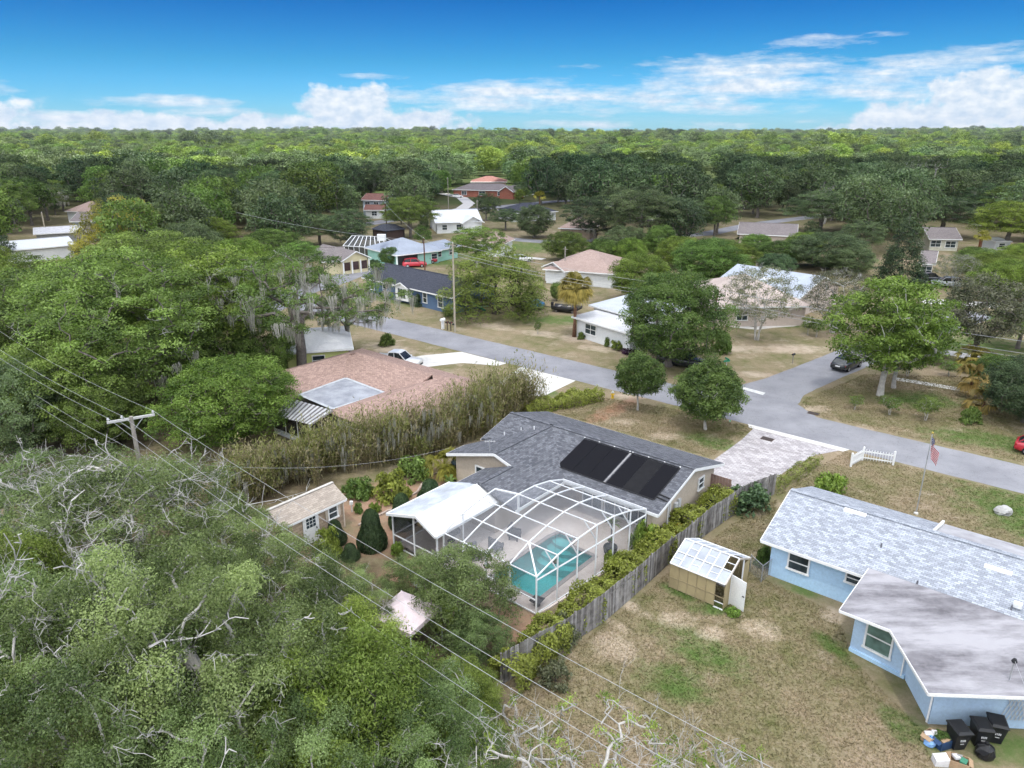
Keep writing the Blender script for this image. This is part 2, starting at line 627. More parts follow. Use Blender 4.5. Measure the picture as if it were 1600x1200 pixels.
# ================================================================== the ground, roads and paths
def ground_nodes(nt, w, tuft=False):
    """Dry Florida lawn in world metres: tan thatch, olive growth, bare sand, and the patches the place has."""
    n1 = noise_fac(nt, w, 0.16, 6, 0.62, 0.34, 0.58)
    n2 = noise_fac(nt, w, 0.9, 6, 0.65, 0.36, 0.64)
    n3 = noise_fac(nt, w, 5.0, 5, 0.7, 0.3, 0.7)
    n4 = noise_fac(nt, w, 0.33, 7, 0.7, 0.56, 0.70)
    c = mixcol(nt, n1, (0.320, 0.245, 0.178), (0.140, 0.145, 0.060))
    c = mixcol(nt, math_node(nt, 'MULTIPLY', n2, 0.6), c, (0.36, 0.275, 0.205))
    c = mixcol(nt, math_node(nt, 'MULTIPLY', n3, 0.55), c, (0.155, 0.138, 0.070))
    c = mixcol(nt, math_node(nt, 'MULTIPLY', n4, 0.4), c, (0.56, 0.46, 0.38))
    sp = nt.nodes.new('ShaderNodeSeparateXYZ')
    nt.links.new(w, sp.inputs[0])
    wob = math_node(nt, 'MULTIPLY', math_node(nt, 'SUBTRACT', noise_fac(nt, w, 0.8, 6, 0.75, 0.2, 0.8), 0.5), 2.2)

    def blob(cx, cy, rx, ry, ang=0.0):
        dx, dy = math_node(nt, 'SUBTRACT', sp.outputs[0], cx), math_node(nt, 'SUBTRACT', sp.outputs[1], cy)
        ca, sa = math.cos(ang), math.sin(ang)
        a = math_node(nt, 'DIVIDE', math_node(nt, 'ADD', math_node(nt, 'MULTIPLY', dx, ca), math_node(nt, 'MULTIPLY', dy, sa)), rx)
        b = math_node(nt, 'DIVIDE', math_node(nt, 'SUBTRACT', math_node(nt, 'MULTIPLY', dy, ca), math_node(nt, 'MULTIPLY', dx, sa)), ry)
        r = math_node(nt, 'ADD', math_node(nt, 'MULTIPLY', a, a), math_node(nt, 'MULTIPLY', b, b))
        r = math_node(nt, 'ADD', math_node(nt, 'SUBTRACT', 1.0, r), wob)
        return math_node(nt, 'MULTIPLY', r, 0.9, clamp=True)

    def patches(lst, col, k):
        nonlocal c
        tot = None
        for (x, y, rx, ry, an) in lst:
            q = P(x, y)
            g = blob(q.x, q.y, rx, ry, an)
            tot = g if tot is None else math_node(nt, 'MAXIMUM', tot, g)
        c = mixcol(nt, math_node(nt, 'MULTIPLY', tot, k), c, col)

    th = R(45)
    patches([(1095, 1015, 1.6, 2.9, th), (1050, 1065, 1.5, 2.0, th), (1110, 950, 1.4, 0.8, 0), (1060, 925, 1.6, 0.6, -0.7), (1305, 1015, 0.7, 1.6, 0.3),
             (1420, 1140, 1.0, 1.8, 0.4), (1570, 1170, 2.5, 1.2, 0), (1250, 920, 1.6, 0.7, -0.6), (1590, 800, 4, 5, 0),
             (845, 612, 3.0, 1.4, -0.6), (620, 470, 9, 2.2, -0.7), (1100, 610, 3, 2, 0), (880, 500, 8, 3, 0),
             (1240, 505, 9, 3, 0), (1110, 690, 3, 1.5, -0.6), (1560, 690, 7, 2.5, -0.4), (740, 315, 26, 16, 0), (560, 420, 10, 5, 0),
             (1440, 625, 5, 3, 0), (650, 400, 20, 9, 0), (690, 410, 9, 5, 0), (820, 385, 14, 12, 0), (1520, 540, 9, 6, 0)],
            (0.085, 0.145, 0.036), 0.88)
    patches([(1110, 990, 0.9, 0.7, 0), (990, 950, 0.5, 1.6, th), (960, 975, 0.4, 1.3, th), (870, 1010, 0.4, 1.2, th), (1060, 970, 1.3, 0.8, 0),
             (960, 1010, 1.3, 1.3, 0), (1190, 985, 1.2, 1.0, 0), (770, 510, 4, 1.6, -0.5), (850, 522, 4, 1.5, -0.5),
             (905, 530, 4, 2, -0.5), (1240, 545, 5, 2.4, 0), (1180, 585, 2.2, 1.3, 0), (985, 620, 2, 1, 0), (970, 660, 2, 1, 0),
             (1040, 682, 2, 1, 0), (690, 560, 4.5, 1.6, -0.6), (1270, 638, 2, 1, 0), (1150, 545, 4, 2, 0),
             (935, 545, 3, 1.6, -0.5), (610, 545, 5, 2, -0.6), (1300, 960, 0.8, 0.8, 0)],
            (0.58, 0.475, 0.39), 0.55)
    # leaf litter under the woods and behind the pool yard
    patches([(150, 900, 16, 15, 0), (500, 1000, 12, 12, 0), (200, 640, 16, 12, 0), (330, 560, 16, 14, 0), (100, 480, 26, 30, 0),
             (420, 760, 9, 5, -0.7)], (0.085, 0.062, 0.038), 0.85)
    # the pink-brown pine straw of the garden beds
    patches([(590, 790, 4.2, 4.0, 0.5), (655, 765, 2.4, 5.2, -0.6), (600, 840, 3.2, 2.6, 0), (660, 895, 2.6, 2.2, 0), (790, 975, 2.4, 1.8, 0), (960, 640, 1.2, 5.5, -0.7)],
            (0.36, 0.215, 0.15), 0.85)
    f = noise_fac(nt, w, 26, 4, 0.75, 0.2, 0.8)
    c = mixcol(nt, 0.75, c, mixcol(nt, f, (0.6, 0.6, 0.6), (1.38, 1.38, 1.38)), 'MULTIPLY')
    f5 = noise_fac(nt, w, 7.5, 5, 0.8, 0.25, 0.75)
    c = mixcol(nt, 0.42, c, mixcol(nt, f5, (0.55, 0.6, 0.5), (1.35, 1.3, 1.3)), 'MULTIPLY')
    return c, f


def hill(x, y):
    if y < 1000:
        return 0.0
    f = min((y - 1000) / 1500.0, 1.0)
    return 0.75 * f * (9 + 9 * math.sin(x * 0.0011 + 0.5) * math.cos(y * 0.0007) + 7 * math.sin(x * 0.0031 + y * 0.001) + 8 * max(0, x / 2500.0))


def make_ground():
    m, nt, b, out = new_mat('dry_lawn')
    w = coords(nt, 'World')
    c, f = ground_nodes(nt, w)
    # woods floor far out
    sp = nt.nodes.new('ShaderNodeSeparateXYZ')
    nt.links.new(w, sp.inputs[0])
    far = nt.nodes.new('ShaderNodeMapRange')
    far.inputs['From Min'].default_value = 170
    far.inputs['From Max'].default_value = 320
    nt.links.new(sp.outputs[1], far.inputs['Value'])
    c = mixcol(nt, far.outputs[0], c, (0.045, 0.06, 0.022))
    nt.links.new(c, b.inputs['Base Color'])
    b.inputs['Roughness'].default_value = 1.0
    b.inputs['Specular IOR Level'].default_value = 0.1
    add_bump(nt, b, f, 0.5, 0.05)
    x = 1300.0
    q = MB()
    # one sheet, with an opening left for the pool basin
    s0, s1, t0, t1 = -24.1, -20.5, 26.9, 33.5
    q.poly([L(-x, -x), L(x, -x), L(s1, t0), L(s0, t0)])
    q.poly([L(x, -x), L(x, x), L(s1, t1), L(s1, t0)])
    q.poly([L(x, x), L(-x, x), L(s0, t1), L(s1, t1)])
    q.poly([L(-x, x), L(-x, -x), L(s0, t0), L(s0, t1)])
    struct(q.build('ground', m))
    # the country beyond, gently rolling
    vv, ff = [], []
    ys = [800 * 1.09 ** k for k in range(25)]
    nx = 60
    for y in ys:
        for i in range(nx + 1):
            x = (i / nx * 2 - 1) * 6500
            vv.append((x, y, hill(x, y) - 0.4))
    for j in range(len(ys) - 1):
        for i in range(nx):
            k = j * (nx + 1) + i
            ff.append((k, k + 1, k + nx + 2, k + nx + 1))
    me = bpy.data.meshes.new('hills')
    me.from_pydata(vv, [], ff)
    struct(put('hills', me, mat('woods_floor', (0.05, 0.06, 0.025), 1.0, 0.3, 0.02, coord='World')))
    return m


GROUND_MAT = make_ground()


def asphalt():
    m, nt, b, out = new_mat('asphalt')
    w = coords(nt, 'World')
    f = noise_fac(nt, w, 0.25, 6, 0.6)
    c = mixcol(nt, f, (0.200, 0.200, 0.218), (0.275, 0.275, 0.293))
    f2 = noise_fac(nt, w, 18, 4, 0.7, 0.2, 0.8)
    c = mixcol(nt, 0.5, c, mixcol(nt, f2, (0.72, 0.72, 0.72), (1.22, 1.22, 1.22)), 'MULTIPLY')
    f3 = noise_fac(nt, w, 0.7, 9, 0.75, 0.60, 0.70)
    c = mixcol(nt, math_node(nt, 'MULTIPLY', f3, 0.3), c, (0.12, 0.115, 0.115))
    # fine cracks, sealed dark
    v = nt.nodes.new('ShaderNodeTexVoronoi')
    v.feature = 'DISTANCE_TO_EDGE'
    v.inputs['Scale'].default_value = 0.22
    nz = nt.nodes.new('ShaderNodeTexNoise'); nz.inputs['Scale'].default_value = 0.8; nz.inputs['Detail'].default_value = 5
    nt.links.new(w, nz.inputs['Vector'])
    mxv = nt.nodes.new('ShaderNodeMix'); mxv.data_type = 'VECTOR'; mxv.inputs['Factor'].default_value = 0.35
    nt.links.new(w, mxv.inputs['A'])
    sc_ = nt.nodes.new('ShaderNodeVectorMath'); sc_.operation = 'SCALE'; sc_.inputs['Scale'].default_value = 8
    nt.links.new(nz.outputs['Color'], sc_.inputs[0])
    ad = nt.nodes.new('ShaderNodeVectorMath'); ad.operation = 'ADD'
    nt.links.new(w, ad.inputs[0]); nt.links.new(sc_.outputs[0], ad.inputs[1])
    nt.links.new(ad.outputs[0], v.inputs['Vector'])
    cr = math_node(nt, 'LESS_THAN', v.outputs['Distance'], 0.006)
    c = mixcol(nt, math_node(nt, 'MULTIPLY', cr, 0.45), c, (0.10, 0.10, 0.10))
    nt.links.new(c, b.inputs['Base Color'])
    b.inputs['Roughness'].default_value = 0.85
    b.inputs['Specular IOR Level'].default_value = 0.25
    add_bump(nt, b, f2, 0.25, 0.01)
    return m


ASPHALT = asphalt()


def ragged(a, b, n, amp, seed):
    """Points from a to b whose line wanders a little, as a road's broken edge does."""
    rnd = random.Random(seed)
    a, b = Vector(a), Vector(b)
    d = (b - a)
    nrm = Vector((-d.y, d.x, 0)).normalized()
    out, w = [], 0.0
    for k in range(n + 1):
        w = 0.7 * w + rnd.uniform(-amp, amp)
        out.append(a + d * k / n + nrm * (w if 0 < k < n else 0))
    return out


def sheet(name, pts, m, z):
    """A flat polygon laid on the ground, ears cut by Blender's own fill."""
    import bmesh
    bm = bmesh.new()
    vs_ = [bm.verts.new((p[0], p[1], z)) for p in pts]
    f = bm.faces.new(vs_)
    bmesh.ops.triangulate(bm, faces=[f])
    bm.normal_update()
    me = bpy.data.meshes.new(name)
    for fc in bm.faces:
        if fc.normal.z < 0:
            fc.normal_flip()
    bm.to_mesh(me)
    bm.free()
    uv_metric(me)
    return struct(put(name, me, m))


T0, T1 = 59.15, 64.65                     # the street's two edges in the street frame


def roads():
    # main street with the mouth of the side street and its curved corners cut into one outline
    near = ragged(L(-150, T0), L(60, T0), 210, 0.05, 1)
    far = ragged(L(-150, T1), L(60, T1), 210, 0.06, 2)
    q = MB()
    for k in range(210):
        q.poly([(p.x, p.y, 0.012) for p in (near[k], near[k + 1], far[k + 1], far[k])])
    struct(q.build('road', ASPHALT))
    sl = [L(-27.0, 64.2), L(-26.9, 66), P(1160, 601), P(1200, 590), P(1250, 570.5), P(1297, 552), P(1400, 512), P(1480, 480)]
    sr = [L(-17.3, 64.2), L(-17.9, 64.75), P(1246, 632), P(1256, 618), P(1280, 606), P(1340, 580), P(1440, 536), P(1560, 495)]
    q = MB()
    for k in range(7):
        a, b, c, d = ragged(sl[k], sl[k + 1], 6, 0.05, k + 5), ragged(sr[k], sr[k + 1], 6, 0.05, k + 30), None, None
        for j in range(6):
            q.poly([(p.x, p.y, 0.016) for p in (a[j], b[j], b[j + 1], a[j + 1])])
    struct(q.build('road', ASPHALT))
    # far streets glimpsed between the houses
    def band(name, px, half, z):
        c = [P(*q) for q in px]
        lft, rgt = [], []
        for i, p in enumerate(c):
            d = (c[min(i + 1, len(c) - 1)] - c[max(i - 1, 0)]).normalized()
            n = Vector((-d.y, d.x, 0))
            lft.append(p + n * half); rgt.append(p - n * half)
        return lft + rgt[::-1]
    sheet('road', band('r', [(560, 352), (700, 331), (850, 316), (1000, 305)], 3.0, 0), ASPHALT, 0.012)
    sheet('road', band('r', [(380, 500), (440, 470), (470, 455), (520, 440), (590, 412)], 2.8, 0), ASPHALT, 0.016)
    sheet('road', band('r', [(780, 372), (850, 378), (1000, 372), (1100, 366), (1180, 350), (1300, 335)], 2.6, 0), ASPHALT, 0.012)
    # drives and walks
    sheet('driveway', [L(-46.2, 47.2), L(-40.0, 47.2), L(-40.6, 59.1), L(-48.0, 59.1), L(-46.6, 54)], CONCRETE, 0.008)
    sheet('driveway', [L(-61, 49.5), L(-57.5, 49.5), L(-54.0, 56.0), L(-50.2, 57.8), L(-50.0, 59.1), L(-57, 59.1), L(-59.5, 55)], CONCRETE, 0.008)
    sheet('driveway', [P(655, 427), P(690, 432), P(700, 440), P(640, 438), P(610, 428), P(600, 420), P(640, 418)], CONCRETE, 0.008)
    sheet('driveway', band('d', [(690, 302), (722, 309), (733, 318), (722, 326), (700, 331)], 2.2, 0), CONCRETE, 0.02)
    sheet('path', band('d', [(1400, 592), (1450, 600), (1520, 612)], 0.55, 0), CONCRETE, 0.008)
    sheet('path', band('d', [(1470, 549), (1510, 556), (1560, 565), (1620, 573)], 1.1, 0), CONCRETE, 0.008)
    sheet('path', band('d', [(1120, 505), (1150, 510), (1180, 513), (1205, 510), (1235, 508), (1262, 502)], 0.7, 0), CONCRETE, 0.008)
    sheet('path', band('d', [(745, 400), (800, 400), (850, 405)], 1.0, 0), CONCRETE, 0.008)
    sheet('path', band('d', [(1440, 470), (1600, 480)], 2.0, 0), CONCRETE, 0.006)
    sheet('path', band('d', [(800, 310), (850, 300), (900, 298)], 1.0, 0), CONCRETE, 0.02)
    # paver drive of the grey-roofed house
    m, nt, b, out = new_mat('pavers')
    uv = coords(nt, 'UV')
    br = nt.nodes.new('ShaderNodeTexBrick')
    br.inputs['Scale'].default_value = 1
    br.inputs['Brick Width'].default_value = 0.42
    br.inputs['Row Height'].default_value = 0.24
    br.inputs['Mortar Size'].default_value = 0.014
    br.inputs['Color1'].default_value = (0.47, 0.445, 0.45, 1)
    br.inputs['Color2'].default_value = (0.27, 0.25, 0.26, 1)
    br.inputs['Mortar'].default_value = (0.22, 0.20, 0.19, 1)
    br.inputs['Bias'].default_value = -0.1
    nt.links.new(uv, br.inputs['Vector'])
    w = coords(nt, 'World')
    nt.links.new(mixcol(nt, 0.5, br.outputs['Color'], mixcol(nt, noise_fac(nt, w, 0.6, 5), (0.85, 0.82, 0.82), (1.12, 1.12, 1.12)), 'MULTIPLY'), b.inputs['Base Color'])
    b.inputs['Roughness'].default_value = 0.9
    add_bump(nt, b, br.outputs['Fac'], -0.4, 0.01)
    drive = sheet('paver_driveway', [L(-21.1, 46.2), L(-21.0, 55.5), L(-21.2, 58.4), L(-14.0, 58.4), L(-15.2, 56.3), L(-16.0, 51.5), L(-16.1, 46.2)], m, 0.010)
    q = MB()
    q.slab([L(-21.6, 58.42, .03), L(-13.7, 58.42, .03), L(-13.4, 59.13, .03), L(-22.0, 59.13, .03)], 0.03)
    struct(q.build('concrete_kerb', CONCRETE))
    # white stop line at the mouth of the side street
    sheet('stop_line', [P(1155, 607), P(1160, 604.5), P(1196, 614), P(1192, 617.5)], mat('road_paint', (0.62, 0.62, 0.60), 0.8, 0.3, 3, coord='World'), 0.021)


roads()


def drain(label, p, ang):
    t = thing('storm_drain', label, 'drain grate', p, ang, absolute=False)
    MB().box((0, 0, 0.012), (1.0, 0.7, 0.024)).build('frame', mat('rusty_iron', (0.11, 0.075, 0.06), 0.8), t)
    sl = MB()
    for k in range(6):
        sl.box((-0.38 + k * 0.152, 0, 0.032), (0.09, 0.58, 0.016))
    sl.build('grate', mat('dark_iron', (0.05, 0.045, 0.045), 0.7), t)


drain('rusty drain grate in the verge at the street corner', P(1271, 646, 0.012), TH)
drain('dark drain grate set in the paver driveway', P(1199, 686, 0.012), TH)


def cloud_cover():
    """Unseen cloud inferred from the near shade, shaped to soften the light there (its sunlit edge lies a few hundred metres beyond the houses)."""
    rnd = random.Random(4)
    z0 = 250.0
    off = -SUN_DIR.xy / SUN_DIR.z * z0       # where a point of it throws its shade
    m, nt, b, out = new_mat('cloud')
    tr = nt.nodes.new('ShaderNodeBsdfTranslucent')
    tr.inputs['Color'].default_value = (0.90, 0.955, 1.0, 1)
    df = nt.nodes.new('ShaderNodeBsdfDiffuse')
    df.inputs['Color'].default_value = (0.9, 0.9, 0.92, 1)
    mx = nt.nodes.new('ShaderNodeMixShader')
    w = coords(nt, 'World')
    mr = nt.nodes.new('ShaderNodeMapRange')
    mr.inputs['To Min'].default_value = 0.14
    mr.inputs['To Max'].default_value = 0.26
    nt.links.new(noise_fac(nt, w, 0.006, 5), mr.inputs['Value'])
    nt.links.new(mr.outputs[0], mx.inputs[0])
    nt.links.new(tr.outputs[0], mx.inputs[1])
    nt.links.new(df.outputs[0], mx.inputs[2])
    # thin enough for a little direct sun to come through
    tp = nt.nodes.new('ShaderNodeBsdfTransparent')
    m2 = nt.nodes.new('ShaderNodeMixShader')
    m2.inputs[0].default_value = 0.11
    nt.links.new(mx.outputs[0], m2.inputs[1])
    nt.links.new(tp.outputs[0], m2.inputs[2])
    nt.links.new(m2.outputs[0], out.inputs[0])
    nx, ny = 36, 30
    vv, ff = [], []
    x0, x1, y0, y1 = -900, 900, -900, 330
    for j in range(ny + 1):
        for i in range(nx + 1):
            u, v = i / nx, j / ny
            x = x0 + (x1 - x0) * u
            y = y0 + (y1 - y0) * v
            if j == ny:
                y += 60 * math.sin(x * 0.011) + 40 * math.sin(x * 0.027 + 1) + rnd.uniform(-20, 20)
            z = z0 + 25 * math.sin(x * 0.013 + 0.6) * math.cos(y * 0.017) + rnd.uniform(-8, 8)
            vv.append((x - off.x, y - off.y, z))
    for j in range(ny):
        for i in range(nx):
            a = j * (nx + 1) + i
            ff.append((a, a + 1, a + nx + 2, a + nx + 1))
    me = bpy.data.meshes.new('cloud')
    me.from_pydata(vv, [], ff)
    o = put('cloud', me, m)
    me.polygons.foreach_set('use_smooth', [True] * len(me.polygons))
    stuff(o)
    o['label'] = 'broad unseen white cloud overhead shading the neighbourhood'
    return o


cloud_cover()
# ================================================================== trees and plants
def quads_mesh(name, V, vals, nv=4):
    """V: (n, nv, 3) leaf polygons; vals: (n,) tone per leaf."""
    n = len(V)
    me = bpy.data.meshes.new(name)
    me.vertices.add(n * nv)
    me.vertices.foreach_set('co', np.ascontiguousarray(V, dtype=np.float32).ravel())
    me.loops.add(n * nv)
    me.loops.foreach_set('vertex_index', np.arange(n * nv, dtype=np.int32))
    me.polygons.add(n)
    me.polygons.foreach_set('loop_start', np.arange(0, n * nv, nv, dtype=np.int32))
    me.update(calc_edges=True)
    at = me.attributes.new('v', 'FLOAT', 'POINT')
    at.data.foreach_set('value', np.repeat(np.clip(vals, 0, 1).astype(np.float32), nv))
    return me


def leaf_quads(rng, pos, nrm, size, aspect=0.5, droop=0.0):
    """Rhombic leaves at pos facing about nrm."""
    n = len(pos)
    nrm = nrm / (np.linalg.norm(nrm, axis=1, keepdims=True) + 1e-9)
    r = rng.normal(size=(n, 3))
    r[:, 2] -= droop
    t = r - (r * nrm).sum(1, keepdims=True) * nrm
    t /= np.linalg.norm(t, axis=1, keepdims=True) + 1e-9
    b = np.cross(nrm, t)
    s = (size * rng.uniform(0.65, 1.35, n))[:, None]
    return np.stack([pos - t * s * 0.5, pos + b * s * aspect * 0.5 + nrm * s * 0.08, pos + t * s * 0.5, pos - b * s * aspect * 0.5 + nrm * s * 0.08], 1)


def crown_points(rng, n, H, Rr, th, shape):
    """Clump centres spread through a crown, best-candidate so that they keep apart."""
    def cand(k):
        d = rng.normal(size=(k, 3))
        d /= np.linalg.norm(d, axis=1, keepdims=True)
        rad = rng.uniform(0.30, 1.0, k) ** 0.5
        p = d * rad[:, None]
        if shape == 'cone':
            z = rng.uniform(0, 1, k) ** 1.3
            a = rng.uniform(0, 6.283, k)
            q = (1 - z) ** 0.75 * rng.uniform(0.35, 1, k) ** 0.5
            return np.stack([q * np.cos(a) * Rr, q * np.sin(a) * Rr, th + z * (H - th)], 1)
        if shape == 'egg':
            z = p[:, 2] * 0.5 + 0.5
            w = np.sin(np.pi * np.clip(z, 0.02, 0.98) ** 0.62) ** 0.7
            return np.stack([p[:, 0] * w * 1.15 * Rr, p[:, 1] * w * 1.15 * Rr, th + z * (H - th)], 1)
        if shape == 'spread':
            p[:, 2] = np.where(p[:, 2] < -0.35, -p[:, 2] * 0.6, p[:, 2])
            return np.stack([p[:, 0] * Rr, p[:, 1] * Rr, th + (p[:, 2] * 0.5 + 0.42) * (H - th)], 1)
        if shape == 'dome':
            p[:, 2] = np.abs(p[:, 2])
            return np.stack([p[:, 0] * Rr, p[:, 1] * Rr, th + p[:, 2] * (H - th)], 1)
        return np.stack([p[:, 0] * Rr, p[:, 1] * Rr, th + (p[:, 2] * 0.5 + 0.5) * (H - th)], 1)
    out = [cand(1)[0]]
    for _ in range(n - 1):
        c = cand(7)
        d = np.min(np.linalg.norm(c[:, None] - np.array(out)[None], axis=2), axis=1)
        out.append(c[np.argmax(d)])
    return np.array(out)


def tree_meshes(key, seed, H=12.0, Rr=6.0, th=3.0, trunk_r=0.35, n=90, clump=1.3, leaves=160, leaf=0.25, shape='round', flat=0.65,
                gap=0.15, aspect=0.5, droop=0.0, multi=1, twig=0, moss=0, minr=0.018, sides=5, wander=0.12, tone=0.35, lean=0.0, updown=0.45, twig_len=1.2):
    rng = np.random.default_rng(seed)
    C = crown_points(rng, n, H - clump * 0.5, max(Rr - clump * 0.6, 0.3), th, shape)
    # lopsided outline
    ang = np.arctan2(C[:, 1], C[:, 0])
    lob = 1 + 0.16 * np.sin(ang * 2 + seed) + 0.10 * np.sin(ang * 3 + seed * 1.7)
    if shape not in ('cone', 'egg'):
        C[:, :2] *= lob[:, None]
    # ---- branch network: each clump grows from the nearest node already there
    nodes, parent = [], []
    for s in range(multi):
        a = 6.283 * s / multi + seed
        b0 = np.array([math.cos(a), math.sin(a), 0]) * (0.0 if multi == 1 else trunk_r * 1.3)
        top = np.array([math.cos(a), math.sin(a), 0]) * (0.0 if multi == 1 else Rr * 0.22)
        prev = -1
        steps = 6
        hh = th + (H - th) * (0.45 if shape != 'cone' else 0.92)
        for k in range(steps + 1):
            f = k / steps
            q = b0 * (1 - f) + top * f + np.array([0, 0, hh * f])
            q[:2] += rng.normal(size=2) * wander * 0.5 * (f > 0) + np.array([lean * f, 0])
            nodes.append(q); parent.append(prev); prev = len(nodes) - 1
    order = np.argsort(np.linalg.norm(C - np.array([0, 0, th]), axis=1))
    ends = []
    for i in order:
        c = C[i]
        A = np.array(nodes)
        d = np.linalg.norm(A - c, axis=1) + np.maximum(0, A[:, 2] - c[2] + 0.4) * 0.9 + np.maximum(0, th * 0.9 - A[:, 2]) * 1.5
        j = int(np.argmin(d))
        a = A[j]
        prev = j
        st = 3
        mid = np.array([0, 0, 0.12]) * np.linalg.norm(c - a)
        for k in range(1, st + 1):
            f = k / st
            q = a * (1 - f) + c * f + mid * math.sin(math.pi * f) + rng.normal(size=3) * wander * np.linalg.norm(c - a) * 0.5 * (1 if k < st else 0.3)
            nodes.append(q); parent.append(prev); prev = len(nodes) - 1
        ends.append(prev)
    cnt = np.zeros(len(nodes))
    for e in ends:
        cnt[e] += 1
    for i in range(len(nodes) - 1, -1, -1):
        if parent[i] >= 0:
            cnt[parent[i]] += cnt[i]
    tot = max(cnt[0], 1)
    rad = np.maximum(minr, trunk_r * np.sqrt(np.maximum(cnt, 0.4) / (len(ends) / multi)) * (1 if multi == 1 else 0.75))
    rad = np.minimum(rad, trunk_r)
    tb = MB()
    kids = {}
    for i, p in enumerate(parent):
        if p >= 0:
            kids.setdefault(p, []).append(i)
    done = set()
    starts = [i for i, p in enumerate(parent) if p < 0]
    stack = [(s, None) for s in starts]
    while stack:
        i, frm = stack.pop()
        path = ([frm] if frm is not None else []) + [i]
        cur = i
        while cur in kids:
            ks = sorted(kids[cur], key=lambda k: -cnt[k])
            for k in ks[1:]:
                stack.append((k, cur))
            cur = ks[0]
            path.append(cur)
        if len(path) > 1:
            rr = [rad[k] for k in path]
            if frm is not None:
                rr[0] = rr[1]
            else:
                rr[0] = rr[0] * 1.35
            big = max(rr) > 0.12
            tb.tube([nodes[k] for k in path], rr, 8 if big and sides > 4 else sides if max(rr) > 0.05 else 3, caps=False)
    trunk = tb.mesh(key + '_trunk', smooth=True)
    # ---- leaves on the outside of each clump
    k = leaves
    idx = np.repeat(np.arange(n), k)
    cs = clump * rng.uniform(0.65, 1.25, n)
    d = rng.normal(size=(n * k, 3))
    d /= np.linalg.norm(d, axis=1, keepdims=True)
    lowside = d[:, 2] < -updown
    d[lowside, 2] *= -1
    lump = 1 + 0.22 * np.sin(d[:, 0] * 5 + idx) * np.sin(d[:, 1] * 4.3 + idx * 2.1) + 0.12 * np.sin(d[:, 2] * 9 + idx)
    rr = rng.uniform(gap, 1, n * k) ** 0.45
    off = d * (cs[idx] * rr * lump)[:, None] * np.array([1, 1, flat])
    pos = C[idx] + off
    nr = d * np.array([0.6, 0.6, 0.7]) + np.array([0, 0, 0.45]) + rng.normal(size=(n * k, 3)) * 0.55
    q = leaf_quads(rng, pos, nr, leaf, aspect, droop)
    val = 0.45 + (rng.uniform(-1, 1, n)[idx]) * tone + rng.uniform(-1, 1, n * k) * 0.28
    crown = quads_mesh(key + '_crown', q, val)
    out = {'trunk': trunk, 'crown': crown, 'H': H, 'R': Rr}
    if twig:
        # bare grey twigs sticking out of the crown
        tw = MB()
        sel = rng.choice(n, twig, replace=True)
        for i in sel:
            base = C[i] + rng.normal(size=3) * cs[i] * np.array([0.45, 0.45, 0.2])
            dirn = rng.normal(size=3) * np.array([1, 1, 0.35]) + np.array([0, 0, 0.45])
            dirn /= np.linalg.norm(dirn)
            ln = twig_len * rng.uniform(0.6, 1.6) * max(clump, 0.8)
            pts, p = [base], base
            for s in range(5):
                dirn = dirn + rng.normal(size=3) * 0.35
                dirn /= np.linalg.norm(dirn)
                p = p + dirn * ln / 5
                pts.append(p)
            r0 = rng.uniform(0.010, 0.026)
            if twig > 100 and rng.random() < 0.06:
                r0 *= 2.6
                pts = [base + (q - base) * 1.9 for q in pts]
            tw.tube(pts, [r0 * (1 - 0.16 * s) for s in range(6)], 3, caps=False)
            for s in range(1, 6):
                for rep in range(2):
                    dd = dirn + rng.normal(size=3) * 0.75
                    dd /= np.linalg.norm(dd)
                    l2 = ln * rng.uniform(0.15, 0.45)
                    m1 = pts[s] + dd * l2 * 0.5 + rng.normal(size=3) * 0.06 * l2
                    tw.tube([pts[s], m1, pts[s] + dd * l2 + rng.normal(size=3) * 0.2 * l2], [r0 * 0.55, r0 * 0.45, r0 * 0.3], 3, caps=False)
        out['twigs'] = tw.mesh(key + '_twigs')
    if moss:
        # Spanish moss: ragged strands hanging under the branches
        hosts = np.array(nodes)[[e for e in ends]]
        low = np.argsort(hosts[:, 2] + rng.uniform(0, (H - th) * 0.5, len(hosts)))
        q = []
        for kk in range(moss):
            h = hosts[low[kk % max(int(len(low) * 0.75), 1)]]
            b0 = h + rng.normal(size=3) * np.array([0.7, 0.7, 0.3]) * clump * 0.8
            ln = rng.uniform(0.7, 2.3)
            for s in range(34):
                o = rng.normal(size=3) * np.array([0.20, 0.20, 0.12])
                l2 = ln * rng.uniform(0.25, 1.0)
                w = rng.uniform(0.012, 0.035)
                a = rng.uniform(0, 6.283)
                wx = np.array([math.cos(a) * w, math.sin(a) * w, 0])
                t0 = b0 + o
                t1 = t0 + np.array([-o[0] * 0.5, -o[1] * 0.5, -l2]) + rng.normal(size=3) * 0.05
                q.append([t0 - wx, t0 + wx, t1 + wx * 0.3, t1 - wx * 0.3])
        out['moss'] = quads_mesh(key + '_moss', np.array(q), rng.uniform(0.2, 0.8, len(q)))
    return out


